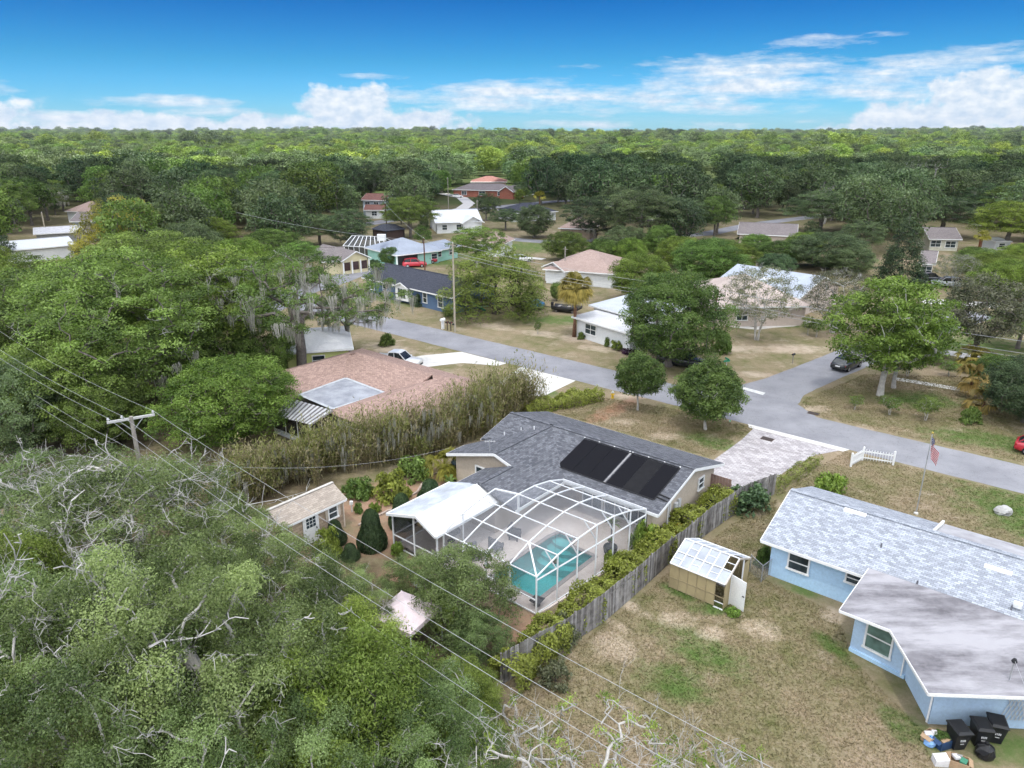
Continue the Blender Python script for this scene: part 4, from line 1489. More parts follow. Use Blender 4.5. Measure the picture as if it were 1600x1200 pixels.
def shrubs():
    for (x, yb, yt, w, lab) in [(582, 855, 797, 46, 'clipped dark conical shrub standing between shed and porch'),
                                (629, 822, 772, 42, 'clipped conical shrub against the corner of the porch'),
                                (673, 783, 750, 42, 'clipped conical shrub beside the curved garden edging'),
                                (525, 848, 813, 34, 'small clipped cone at the shed doorway'),
                                (548, 872, 850, 30, 'low clipped cone beside the golden mound by the shed')]:
        shrub(SH_CONE, lab, x, yb, yt, w)
    shrub(SH_HEDGE, 'golden rounded mound below the shed door', 512, 868, 826, 52)
    shrub(SH_BRIGHT, 'spiky bright tuft in the pine straw bed', 586, 800, 784, 20)
    shrub(SH_DOME, 'small round shrub beside the shed corner', 560, 802, 784, 14)
    shrub(SH_BRIGHT, 'small leafy shrub at the porch foot', 620, 868, 846, 24)
    shrub(SH_DOME, 'dark leafy thicket beside the reed hedge foot', 560, 776, 745, 50)
    shrub(SH_HEDGE, 'loose golden thicket between reeds and garden', 612, 778, 738, 66)
    shrub(SH_DOME, 'overgrown green thicket below the reed hedge', 650, 745, 712, 60)
    shrub(SH_BRIGHT, 'bright green shrub against the pool cage corner', 1005, 862, 814, 46)
    shrub(SH_BRIGHT, 'bright shrub in a blue pot outside the pool cage', 959, 895, 858, 36)
    shrub(SH_DARK, 'dense dark ligustrum at the end of the plank fence', 1165, 793, 754, 84)
    shrub(SH_BRIGHT, 'bright golden-green ball shrub behind the blue house', 1297, 772, 740, 54)
    shrub(SH_DOME, 'green shrub at the corner of the blue house', 1192, 885, 852, 30)
    shrub(SH_DOME, 'round shrub beside the concrete drive of the brown house', 605, 540, 520, 28)
    shrub(SH_DARK, 'round dark shrub before the slate-blue house', 652, 478, 455, 26)
    shrub(SH_DOME, 'small shrub at the slate-blue house corner', 701, 495, 477, 14)
    shrub(SH_DARK, 'clipped dark hedge bush before the cream gable house', 587, 417, 405, 26)
    shrub(SH_BRIGHT, 'bright low shrub at the white house wall', 966, 546, 530, 26)
    shrub(SH_PURPLE, 'low purple-leaved groundcover bush at the white house', 985, 551, 543, 36)
    shrub(SH_DOME, 'grey-green shrub at the white house corner', 950, 541, 524, 14)
    shrub(SH_DOME, 'small bush at the foot of the cabbage palm', 908, 530, 518, 14)
    shrub(SH_DARK, 'wide dark hedge bush by the far side street', 1168, 374, 362, 40)
    shrub(SH_DOME, 'light green bush beside the dense dark oak', 1130, 552, 518, 30)
    shrub(SH_DOME, 'dim green bush at the edge of the corner lawn', 1515, 660, 635, 34)
    shrub(SH_DOME, 'rounded bush by the far curved drive', 768, 322, 313, 16)
    shrub(SH_BRIGHT, 'yellow-green weeds at the greenhouse threshold', 1145, 962, 950, 26)
    shrub(SH_DRY, 'grey dead brush against the end of the plank fence', 880, 1000, 962, 60)
    shrub(SH_DRY, 'dry grey-green bush in the yard beside the fence', 868, 1065, 1030, 60)


shrubs()


def hedge(name, label, pts, width, height, lm, leaf=0.13, dens=150, seed=1, cat='hedge'):
    """A clipped hedge along a line: leaves in the skin of a rounded box that swells and dips."""
    rng = np.random.default_rng(seed)
    pts = [np.array(p[:2]) for p in pts]
    seg = [np.linalg.norm(pts[i + 1] - pts[i]) for i in range(len(pts) - 1)]
    tot = sum(seg)
    n = int(tot * (width + 2 * height) * dens)
    u = rng.uniform(0, tot, n)
    cum = np.concatenate([[0], np.cumsum(seg)])
    si = np.clip(np.searchsorted(cum, u, side='right') - 1, 0, len(seg) - 1)
    f = (u - cum[si]) / np.array(seg)[si]
    A, B = np.array(pts)[si], np.array(pts)[si + 1]
    c = A + (B - A) * f[:, None]
    d = (B - A) / np.array(seg)[si][:, None]
    nn = np.stack([-d[:, 1], d[:, 0]], 1)
    sw = 1 + 0.18 * np.sin(u * 1.7 + seed) + 0.12 * np.sin(u * 4.1 + seed * 2) + 0.08 * np.sin(u * 9.0)
    a = rng.uniform(-1.0, 1.0, n) * 1.75
    k = rng.uniform(0.8, 1.05, n)
    sx, sz = np.sign(np.sin(a)) * np.abs(np.sin(a)) ** 0.6, np.abs(np.cos(a)) ** 0.5
    low = np.abs(a) > 1.3
    z = np.where(low, rng.uniform(0.05, 0.8, n), sz) * height * sw * k
    p = np.concatenate([c + nn * (sx * width / 2 * sw * k)[:, None], z[:, None]], 1)
    nr = np.concatenate([nn * sx[:, None], np.maximum(sz, 0.2)[:, None]], 1) + rng.normal(size=(n, 3)) * 0.6
    q = leaf_quads(rng, p, nr, leaf, 0.6)
    val = 0.35 + 0.3 * sz + 0.22 * np.sin(u * 2.3) * np.sin(a * 3 + u) + rng.uniform(-0.35, 0.35, n)  # upper leaves toned lighter: light from above put into their colour
    o = np.array([pts[0][0], pts[0][1], 0])
    t = thing(name, label, cat, o)
    put('foliage', quads_mesh(name, q - o, val), lm, t)
    st = MB()
    for k in np.arange(0.4, tot, 0.8):
        i = min(int(np.searchsorted(cum, k, side='right') - 1), len(seg) - 1)
        b = pts[i] + (pts[i + 1] - pts[i]) * (k - cum[i]) / seg[i] - o[:2]
        st.tube([(b[0], b[1], 0), (b[0] + 0.05, b[1], height * 0.6)], [0.03, 0.02], 4)
    st.build('stems', BARK, t)
    return t


def hedges():
    hedge('hedge', 'long golden-green hedge running beside the weathered plank fence',
          [L(-17.6, 20.5), L(-17.8, 26), L(-17.7, 33), L(-17.5, 40), L(-17.0, 44.0)], 1.7, 1.45, LM_HEDGE, 0.14, 330, 2)
    hedge('hedge', 'clipped green hedge on the lawn between the two houses', [L(-38.7, 48.2), L(-35.6, 56.0)], 1.6, 1.2, LM_HEDGE, 0.15, 260, 5)
    hedge('hedge', 'low olive hedge along the paver driveway', [L(-15.6, 47.6), L(-15.0, 51), L(-14.6, 54.8)], 0.9, 0.8, LM_REED, 0.12, 170, 7)


hedges()


def reeds():
    """Tall reed hedge hung with moss between the two houses."""
    rng = np.random.default_rng(9)
    pts = [P(345, 775), P(430, 765), P(520, 735), P(600, 722), P(680, 708), P(748, 676), P(800, 640), P(818, 628)]
    hs = [3.2, 3.4, 3.6, 4.0, 4.3, 4.6, 4.2, 3.2]
    t = thing('reed_hedge', 'tall ragged bamboo hedge hung with grey moss beside the brown roof', 'hedge', (0, 0, 0))
    Q, V, Q2, V2, QM, VM = [], [], [], [], [], []
    ncl = 190
    for ci in range(ncl):
        u = rng.uniform(0, len(pts) - 1.001)
        k = int(u); f = u - k
        cb = np.array(pts[k]) * (1 - f) + np.array(pts[k + 1]) * f
        cb[:2] += rng.normal(size=2) * 0.75
        ch = (hs[k] * (1 - f) + hs[k + 1] * f) * rng.uniform(0.55, 1.2)
        green = rng.uniform(0.15, 0.85)
        tone = rng.uniform(0.15, 0.75)
        for i in range(12):
            b = cb + np.append(rng.normal(size=2) * 0.28, 0)
            hh = ch * rng.uniform(0.6, 1.1)
            lean = (b[:2] - cb[:2]) * 0.9 + rng.normal(size=2) * 0.10 * hh
            top = b + np.array([lean[0], lean[1], hh])
            w = np.array([math.cos(i), math.sin(i), 0]) * 0.012
            Q.append([b - w, b + w, top + w * 0.4, top - w * 0.4]); V.append(rng.uniform(0.2, 0.9))
            for j in range(40):
                g = rng.uniform(0.12, 1.05) ** 0.8
                p = b + (top - b) * g + rng.normal(size=3) * np.array([0.16, 0.16, 0.06])
                a = rng.uniform(0, 6.283)
                dd = np.array([math.cos(a) * 0.7, math.sin(a) * 0.7, rng.uniform(-0.2, 1.3)])
                ln = rng.uniform(0.16, 0.42)
                sd = np.array([-math.sin(a), math.cos(a), 0.3]) * 0.036
                lf = [p, p + dd * ln * 0.5 - sd, p + dd * ln, p + dd * ln * 0.5 + sd]
                if rng.random() < green * (0.35 + 0.9 * g):
                    Q2.append(lf); V2.append(tone + rng.uniform(-0.25, 0.35))
                else:
                    Q.append(lf); V.append(tone * 0.8 + rng.uniform(-0.25, 0.25))
        if rng.random() < 0.55 and u < 5.2:
            for s in range(5):
                o0 = cb + np.array([rng.normal() * 0.4, rng.normal() * 0.3 - 0.45, ch * rng.uniform(0.45, 0.85)])
                for j in range(9):
                    o = o0 + rng.normal(size=3) * np.array([0.06, 0.06, 0.08])
                    l2 = rng.uniform(0.3, 1.1)
                    w = np.array([0.012, 0.005, 0])
                    QM.append([o - w, o + w, o + w * 0.3 - np.array([0.03, 0, l2]), o - w * 0.3 - np.array([0.03, 0, l2])]); VM.append(rng.uniform(0.2, 0.8))
    put('culms', quads_mesh('culms', np.array(Q), np.array(V)), LM_DRY, t)
    put('foliage', quads_mesh('reed_foliage', np.array(Q2), np.array(V2)), LM_REED, t)
    put('moss', quads_mesh('reed_moss', np.array(QM), np.array(VM)), MOSS_L, t)


reeds()


def banana(label, loc, n, h, lm):
    rng = random.Random(3)
    t = thing('banana_plant', label, 'banana plant', loc)
    for k in range(n):
        a = 6.283 * k / n + rng.uniform(-.3, .3)
        ln = h * rng.uniform(0.8, 1.15)
        q = []
        v = []
        prev = None
        for s in range(7):
            f = s / 6
            r = ln * (0.05 + 0.55 * f)
            z = ln * (0.25 + 0.85 * math.sin(f * 1.9) * 0.9 - 0.25 * f * f)
            w = 0.02 + 0.28 * ln * 0.35 * math.sin(math.pi * min(max((f - 0.15) / 0.85, 0), 1)) ** 0.7
            c = Vector((math.cos(a) * r, math.sin(a) * r, z)); sd = Vector((-math.sin(a), math.cos(a), 0.25)) * w
            cur = (c - sd, c, c + Vector((-sd.x, -sd.y, sd.z)) * -1)
            cur = (c - sd + Vector((0, 0, w * 0.5)), c, c + Vector((sd.x, sd.y, -sd.z)) + Vector((0, 0, w * 0.5)))
            if prev:
                q += [[prev[0], prev[1], cur[1], cur[0]], [prev[1], prev[2], cur[2], cur[1]]]
                v += [0.35 + 0.3 * rng.random(), 0.5 + 0.3 * rng.random()]
            prev = cur
        me = quads_mesh('leaf', np.array([[list(p) for p in f] for f in q]), np.array(v))
        put('leaf', me, lm, t)
    MB().tube([(0, 0, 0), (0, 0, h * 0.35)], [0.10, 0.06], 7).build('stem', BARK, t)


banana('big-leaved banana clump beside the pink canopy', P(683, 1000), 13, 2.3, LM_BRIGHT)
banana('bird-of-paradise clump in the corner bed', P(705, 1000), 8, 1.9, LM_OAK)
banana('strap-leaved plant beside the grey roof corner', P(704, 762), 10, 0.9, LM_OAK)


def grass():
    """Short dry lawn tufts on the yards near the camera, coloured as the ground under them."""
    rng = np.random.default_rng(17)
    def region(poly, n):
        p = np.array([[q.x, q.y] for q in poly])
        lo, hi = p.min(0), p.max(0)
        c = rng.uniform(lo, hi, size=(n, 2))
        ins = np.zeros(n, bool)
        j = len(p) - 1
        for i in range(len(p)):
            cond = ((p[i, 1] > c[:, 1]) != (p[j, 1] > c[:, 1])) & (c[:, 0] < (p[j, 0] - p[i, 0]) * (c[:, 1] - p[i, 1]) / (p[j, 1] - p[i, 1] + 1e-9) + p[i, 0])
            ins ^= cond
            j = i
        return c[ins]
    a = region([P(1170, 800), P(1050, 890), P(985, 945), P(820, 1070), P(700, 1230), P(1470, 1230), P(1440, 1140), P(1330, 1030), P(1310, 960), P(1195, 905), P(1215, 780)], 90000)
    b_ = region([P(1320, 705), P(1210, 775), P(1250, 765), P(1600, 870), P(1600, 775)], 30000)
    c_ = region([P(1180, 668), P(1110, 715), P(850, 640), P(945, 622), P(1060, 640)], 34000)
    d_ = region([P(1250, 634), P(1268, 648), P(1600, 724), P(1600, 590), P(1350, 585), P(1260, 622)], 52000)
    c = np.concatenate([a, b_, c_, d_])
    st = c @ np.array([AX.x, AX.y])
    n = len(c)
    ang = rng.uniform(0, 6.283, (n, 2))
    h = rng.uniform(0.02, 0.09, n)
    tri = []
    for k in range(2):
        o = np.stack([np.cos(ang[:, k]), np.sin(ang[:, k])], 1) * 0.03
        base = c + rng.normal(size=(n, 2)) * 0.03
        tip = base + rng.normal(size=(n, 2)) * 0.05
        z = np.zeros((n, 1))
        tri.append(np.stack([np.concatenate([base - o, z], 1), np.concatenate([base + o, z], 1), np.concatenate([tip, h[:, None]], 1)], 1))
    T = np.concatenate(tri)
    me = quads_mesh('grass', T, rng.uniform(0, 1, len(T)), 3)
    m, nt, b, out = new_mat('grass_tufts')
    col, f = ground_nodes(nt, coords(nt, 'World'))
    at = nt.nodes.new('ShaderNodeAttribute'); at.attribute_name = 'v'
    col = mixcol(nt, at.outputs['Fac'], mixcol(nt, 1.0, col, (0.78, 0.82, 0.7), 'MULTIPLY'), mixcol(nt, 1.0, col, (1.2, 1.15, 1.1), 'MULTIPLY'))
    nt.links.new(col, b.inputs['Base Color'])
    b.inputs['Roughness'].default_value = 1
    b.inputs['Specular IOR Level'].default_value = 0.1
    o = stuff(put('grass', me, m))
    o['label'] = 'short dry lawn grass on the near yards'


grass()
# ================================================================== buildings
def window(parent, c, w, h, n, frame=WHITE, glass=GLASS, bars=1, depth=0.06, upright=0):
    """Window on a wall: c = centre on the wall face, n = outward normal. Frame > pane(s)."""
    c, n = Vector(c), Vector(n).normalized()
    u = Vector((-n.y, n.x, 0))
    Z = Vector((0, 0, 1))
    ax = (u, n, Z)
    f = MB()
    fw = 0.09
    f.box(c + n * 0.04 + Z * (h / 2 + fw / 2), (w + 2 * fw, depth + 0.03, fw), ax)
    f.box(c + n * 0.05 - Z * (h / 2 + fw / 2), (w + 2 * fw + 0.08, depth + 0.07, fw), ax)
    for s in (-1, 1):
        f.box(c + n * 0.035 + u * s * (w / 2 + fw / 2), (fw, depth + 0.02, h), ax)
    for k in range(bars):
        z = h * ((k + 1) / (bars + 1) - 0.5)
        f.box(c + n * 0.035 + Z * z, (w, depth, 0.05), ax)
    for k in range(upright):
        x = w * ((k + 1) / (upright + 1) - 0.5)
        f.box(c + n * 0.036 + u * x, (0.05, depth + 0.004, h), ax)
    win = f.build('window', frame, parent)
    g = MB()
    g.box(c + n * 0.012, (w, 0.022, h), ax)
    p = g.build('pane', glass, win)
    if parent.get('abs'):
        win.matrix_parent_inverse = Matrix.Translation(-Vector(parent.location))
        p.matrix_parent_inverse = Matrix.Identity(4)
    return win


def door(parent, c, w, h, n, m, handle=True):
    """c = foot centre on the wall face"""
    c, n = Vector(c), Vector(n).normalized()
    u = Vector((-n.y, n.x, 0))
    Z = Vector((0, 0, 1))
    q = MB().box(c + n * 0.03 + Z * h / 2, (w, 0.06, h), (u, n, Z))
    d = q.build('door', m, parent)
    if handle:
        MB().box(c + n * 0.09 + Z * h * 0.48 + u * w * 0.4, (0.05, 0.06, 0.12), (u, n, Z)).build('handle', DARK, d)
    return d


def prism(mb, pts, z0, z1):
    """Footprint (world xy) raised from z0 to z1."""
    mb.slab([(p[0], p[1], z1) for p in pts], z1 - z0)
    return mb


def fascia(parent, edges, h=0.2, w=0.05, m=WHITE, name='fascia', drop=0.06):
    q = MB()
    for a, b in edges:
        a, b = Vector(a), Vector(b)
        q.beam(a - Vector((0, 0, drop + h * 0.3)), b - Vector((0, 0, drop + h * 0.3)), w, h)
    return q.build(name, m, parent)


def ridge_cap(parent, a, b, m, w=0.3):
    a, b = Vector(a), Vector(b)
    return MB().beam(a + Vector((0, 0, .005)), b + Vector((0, 0, .005)), w, 0.035).build('ridge_cap', m, parent)


GREY_SHINGLE = shingle_mat('charcoal_shingles', (0.175, 0.18, 0.20), (0.075, 0.079, 0.092), (0.05, 0.05, 0.055), patch=0.35)
PALE_SHINGLE = shingle_mat('pale_grey_shingles', (0.45, 0.48, 0.53), (0.25, 0.27, 0.31), (0.13, 0.13, 0.14), width=0.27, row=0.125, patch=0.15, bias=0.05)
BROWN_SHINGLE = shingle_mat('brown_shingles', (0.42, 0.295, 0.25), (0.275, 0.19, 0.16), (0.15, 0.085, 0.07), patch=0.25)
TAN_SHINGLE = shingle_mat('tan_shingles', (0.44, 0.38, 0.32), (0.31, 0.265, 0.225), (0.25, 0.2, 0.16), patch=0.12)
SLATE_SHINGLE = shingle_mat('slate_shingles', (0.072, 0.078, 0.098), (0.045, 0.049, 0.064), (0.03, 0.03, 0.035))
TAUPE_SHINGLE = shingle_mat('taupe_shingles', (0.25, 0.22, 0.215), (0.19, 0.165, 0.165), (0.12, 0.11, 0.11))
PINK_SHINGLE = shingle_mat('pinkish_shingles', (0.42, 0.315, 0.275), (0.345, 0.25, 0.215), (0.2, 0.16, 0.14))
RED_SHINGLE = shingle_mat('red_brown_shingles', (0.24, 0.12, 0.10), (0.17, 0.085, 0.075), (0.1, 0.06, 0.05))
TIN = mat('tin_roof', (0.44, 0.48, 0.54), 0.42, 0.15, 0.5, metal=0.3, coord='World')
WHITE_ROOF = mat('white_membrane', (0.60, 0.60, 0.61), 0.6, 0.1, 0.5, coord='World', stain=0.1)
STUCCO = mat('tan_stucco', (0.50, 0.425, 0.345), 0.95, 0.1, 0.8, bump=0.15, coord='World')
SOFFIT = mat('soffit', (0.6, 0.58, 0.55), 0.9, 0.1)
LIGHT_BLUE = mat('pale_blue_stucco', (0.42, 0.605, 0.79), 0.9, 0.08, 0.8, bump=0.12, coord='World')
BLUE_BOARD = mat('pale_blue_boards', (0.44, 0.58, 0.735), 0.85, 0.1, 0.9, bump=0.12, coord='World')


def main_house():
    t = thing('grey_roof_house', 'single-storey tan stucco house with charcoal shingle roof and black solar mats', 'house', L(-26, 40), 0, absolute=True)
    E_, Z = 2.45, 3.8
    k = 0.298
    # roof planes
    A, Rr = L(-33.8, 40.45, Z), L(-18.15, 40.45, Z)
    J = L(-29.8, 40.45, Z)
    fe = 45.2; be = 35.75
    q = MB()
    q.slab([A, Rr, L(-18.15, fe, E_), L(-33.8, fe, E_)], 0.14)
    front = q.build('roof_slope', GREY_SHINGLE, t)
    q = MB()
    # back slope right of the valley
    q.slab([J, L(-25.2, be, E_), L(-18.15, be, E_), Rr], 0.14)
    q.build('roof_slope', GREY_SHINGLE, t)
    q = MB()
    # back slope left of the wing
    q.slab([A, L(-33.8, 36.9, 2.75), L(-32.9, 37.35, 2.885), J], 0.14)
    q.build('roof_slope', GREY_SHINGLE, t)
    # wing towards the garden
    wa = L(-29.8, 33.85, Z)
    q = MB()
    q.slab([J, L(-34.4, 35.8, E_), L(-34.4, 33.85, E_), wa], 0.14)
    q.build('roof_slope', GREY_SHINGLE, t)
    z2 = Z - k * (-28.2 + 29.8)
    q = MB()
    q.slab([J, wa, L(-28.2, 33.85, z2), L(-28.2, 30.55, z2), L(-25.2, 30.55, Z - k * 4.6), L(-25.2, be, E_ + 0.0)], 0.14)
    q.build('roof_slope', GREY_SHINGLE, t)
    q = MB()
    q.slab([L(-28.2, 33.84, z2), L(-30.6, 33.84, E_), L(-30.6, 30.55, E_), L(-28.2, 30.55, z2)], 0.12)
    q.build('roof_slope', GREY_SHINGLE, t)
    for a, b in ((A, Rr), (J, wa), (L(-28.2, 33.8, z2), L(-28.2, 30.6, z2))):
        ridge_cap(t, a, b, GREY_SHINGLE)
    fascia(t, [(Rr, L(-18.15, fe, E_)), (Rr, L(-18.15, be, E_)), (A, L(-33.8, fe, E_)), (A, L(-33.8, 36.9, 2.75)),
               (L(-34.4, 33.83, E_), wa), (wa, L(-28.2, 33.83, z2)), (L(-34.42, 33.85, E_), L(-34.42, 35.8, E_)),
               (L(-33.8, fe + .02, E_), L(-18.15, fe + .02, E_)), (L(-25.2, be - .02, E_), L(-18.15, be - .02, E_)),
               (L(-25.18, 30.55, E_), L(-25.18, be, E_)), (L(-30.62, 30.55, E_), L(-30.62, 33.8, E_))])
    # walls
    q = MB()
    prism(q, [L(-33.3, 37.6), L(-18.65, 37.6), L(-18.65, 44.7), L(-33.3, 44.7)], 0, E_ - 0.05)
    prism(q, [L(-33.9, 34.3), L(-30.3, 34.3), L(-30.3, 37.59), L(-33.9, 37.59)], 0, E_ - 0.05)
    prism(q, [L(-30.29, 30.7), L(-27.0, 30.7), L(-27.0, 37.58), L(-30.29, 37.58)], 0, E_ - 0.1)
    # gable ends
    for s in (-18.66, -33.29):
        d = -0.2 if s > -20 else 0.2
        a, b, c = L(s, 36.4, 2.4), L(s, 44.6, 2.4), L(s, 40.45, 3.62)
        o = AX * d
        q.poly([a, b, c]); q.poly([c + o, b + o, a + o])
    q.poly([L(-33.9, 34.29, 2.38), L(-26.2, 34.29, 2.5), L(-29.8, 34.29, 3.62)])
    q.slab([L(-19.0, 35.95, 2.4), L(-18.66, 35.95, 2.4), L(-18.66, 37.6, 2.4), L(-19.0, 37.6, 2.4)], 2.4)
    q.build('wall', STUCCO, t)
    MB().slab([L(-26.9, 35.9, 2.36), L(-18.7, 35.9, 2.36), L(-18.7, 37.59, 2.36), L(-26.9, 37.59, 2.36)], 0.04).build('soffit', SOFFIT, t)
    # openings
    window(t, L(-18.64, 42.6, 1.75), 0.7, 0.8, AX)
    window(t, L(-31.3, 34.28, 1.5), 1.1, 1.1, -BX)
    for s in (-20.5, -22.3, -24.1):
        window(t, L(s, 37.59, 1.15), 1.5, 2.0, -BX, bars=0, upright=1)
    # services on the side wall
    for (tt, z, w, h) in ((38.9, 1.55, 0.34, 0.5), (39.35, 1.6, 0.28, 0.62)):
        MB().box(L(-18.56, tt, z), (0.16, w, h), (AX, BX, Vector((0, 0, 1)))).build('meter_box', mat('meter_grey', (0.62, 0.63, 0.63), 0.6), t)
    for tt in (37.9, 38.15):
        MB().tube([L(-18.58, tt, 0.1), L(-18.58, tt, 2.4), L(-18.3, tt, 2.7)], 0.05, 6).build('pipe', WHITE, t)
    # television aerial on the wing
    q = MB()
    q.tube([wa + Vector((-.3, .3, 0)), wa + Vector((-.3, .3, 0.85))], 0.022, 6)
    for d in (-0.3, -0.1, 0.1, 0.3):
        q.tube([wa + Vector((-.3 + d, 0.1, 0.75)), wa + Vector((-.3 + d, 0.5, 0.75))], 0.01, 4)
    q.tube([wa + Vector((-.65, .3, 0.75)), wa + Vector((.1, .3, 0.75))], 0.014, 5)
    q.build('aerial', mat('galvanised', (0.55, 0.56, 0.57), 0.4, metal=0.5), t)
    for (s, tt) in ((-31.6, 39.0), (-32.4, 38.0), (-30.6, 39.3)):
        z = Z - k * abs(s + 29.8)
        MB().tube([L(s, tt, z - 0.05), L(s, tt, z + 0.28)], 0.04, 7).build('roof_vent', WHITE_METAL, t)
    return t


main_house()


def solar():
    """Black solar pool-heating mats on the back slope of the grey roof."""
    m, nt, b, out = new_mat('solar_mat')
    uv = coords(nt, 'UV')
    wv = nt.nodes.new('ShaderNodeTexWave')
    wv.inputs['Scale'].default_value = 6.0
    wv.wave_type = 'BANDS'
    nt.links.new(uv, wv.inputs['Vector'])
    nt.links.new(mixcol(nt, wv.outputs['Fac'], (0.006, 0.006, 0.008), (0.014, 0.014, 0.017)), b.inputs['Base Color'])
    b.inputs['Roughness'].default_value = 0.8
    b.inputs['Specular IOR Level'].default_value = 0.08
    add_bump(nt, b, wv.outputs['Fac'], 0.3, 0.01)
    grey = mat('worn_solar_mat', (0.020, 0.020, 0.022), 0.85, spec=0.08, var=0.3, scale=3)
    Z, k = 3.8, (3.8 - 2.45) / (40.45 - 35.75)
    def on(s, t, up=0.03):
        return L(s, t, Z - k * (40.45 - t) + up)
    th = thing('solar_heater', 'black solar pool-heating mats laid on the charcoal roof', 'solar panel', L(-22.5, 38.5, 3.3), absolute=True)
    xs = [-26.6, -25.35, -24.1, -22.85, -22.62, -21.4, -20.2, -19.05]
    t0, t1 = 36.75, 40.0
    for i in range(7):
        if i == 3:
            continue
        MB().slab([on(xs[i] + 0.012, t0), on(xs[i + 1] - 0.012, t0), on(xs[i + 1] - 0.012, t1), on(xs[i] + 0.012, t1)], 0.03).build('panel', grey if i == 5 else m, th)
    q = MB()
    for (a, b_) in (((xs[0], t0 - .06), (xs[-1], t0 - .06)), ((xs[0], t1 + .06), (xs[-1], t1 + .06)), ((xs[-1] + .05, t0), (xs[-1] + .05, t1))):
        q.tube([on(*a, 0.05), on(*b_, 0.05)], 0.035, 6)
    q.tube([on(-19.0, 37.3, .06), on(-18.2, 37.2, .06)], 0.05, 6)
    q.tube([on(-19.0, 37.0, .06), on(-18.2, 36.9, .06)], 0.05, 6)
    q.build('header_pipe', BLACK_PLASTIC, th)
    q = MB()
    q.beam(on(-22.73, t0, 0.03), on(-22.73, t1, 0.03), 0.09, 0.03)
    q.build('strap', mat('grey_strap', (0.32, 0.31, 0.31), 0.6), th)
    for s in xs:
        MB().box(on(s, t1 + 0.1, 0.06), (0.08, 0.08, 0.06)).build('clamp', WHITE, th)


solar()


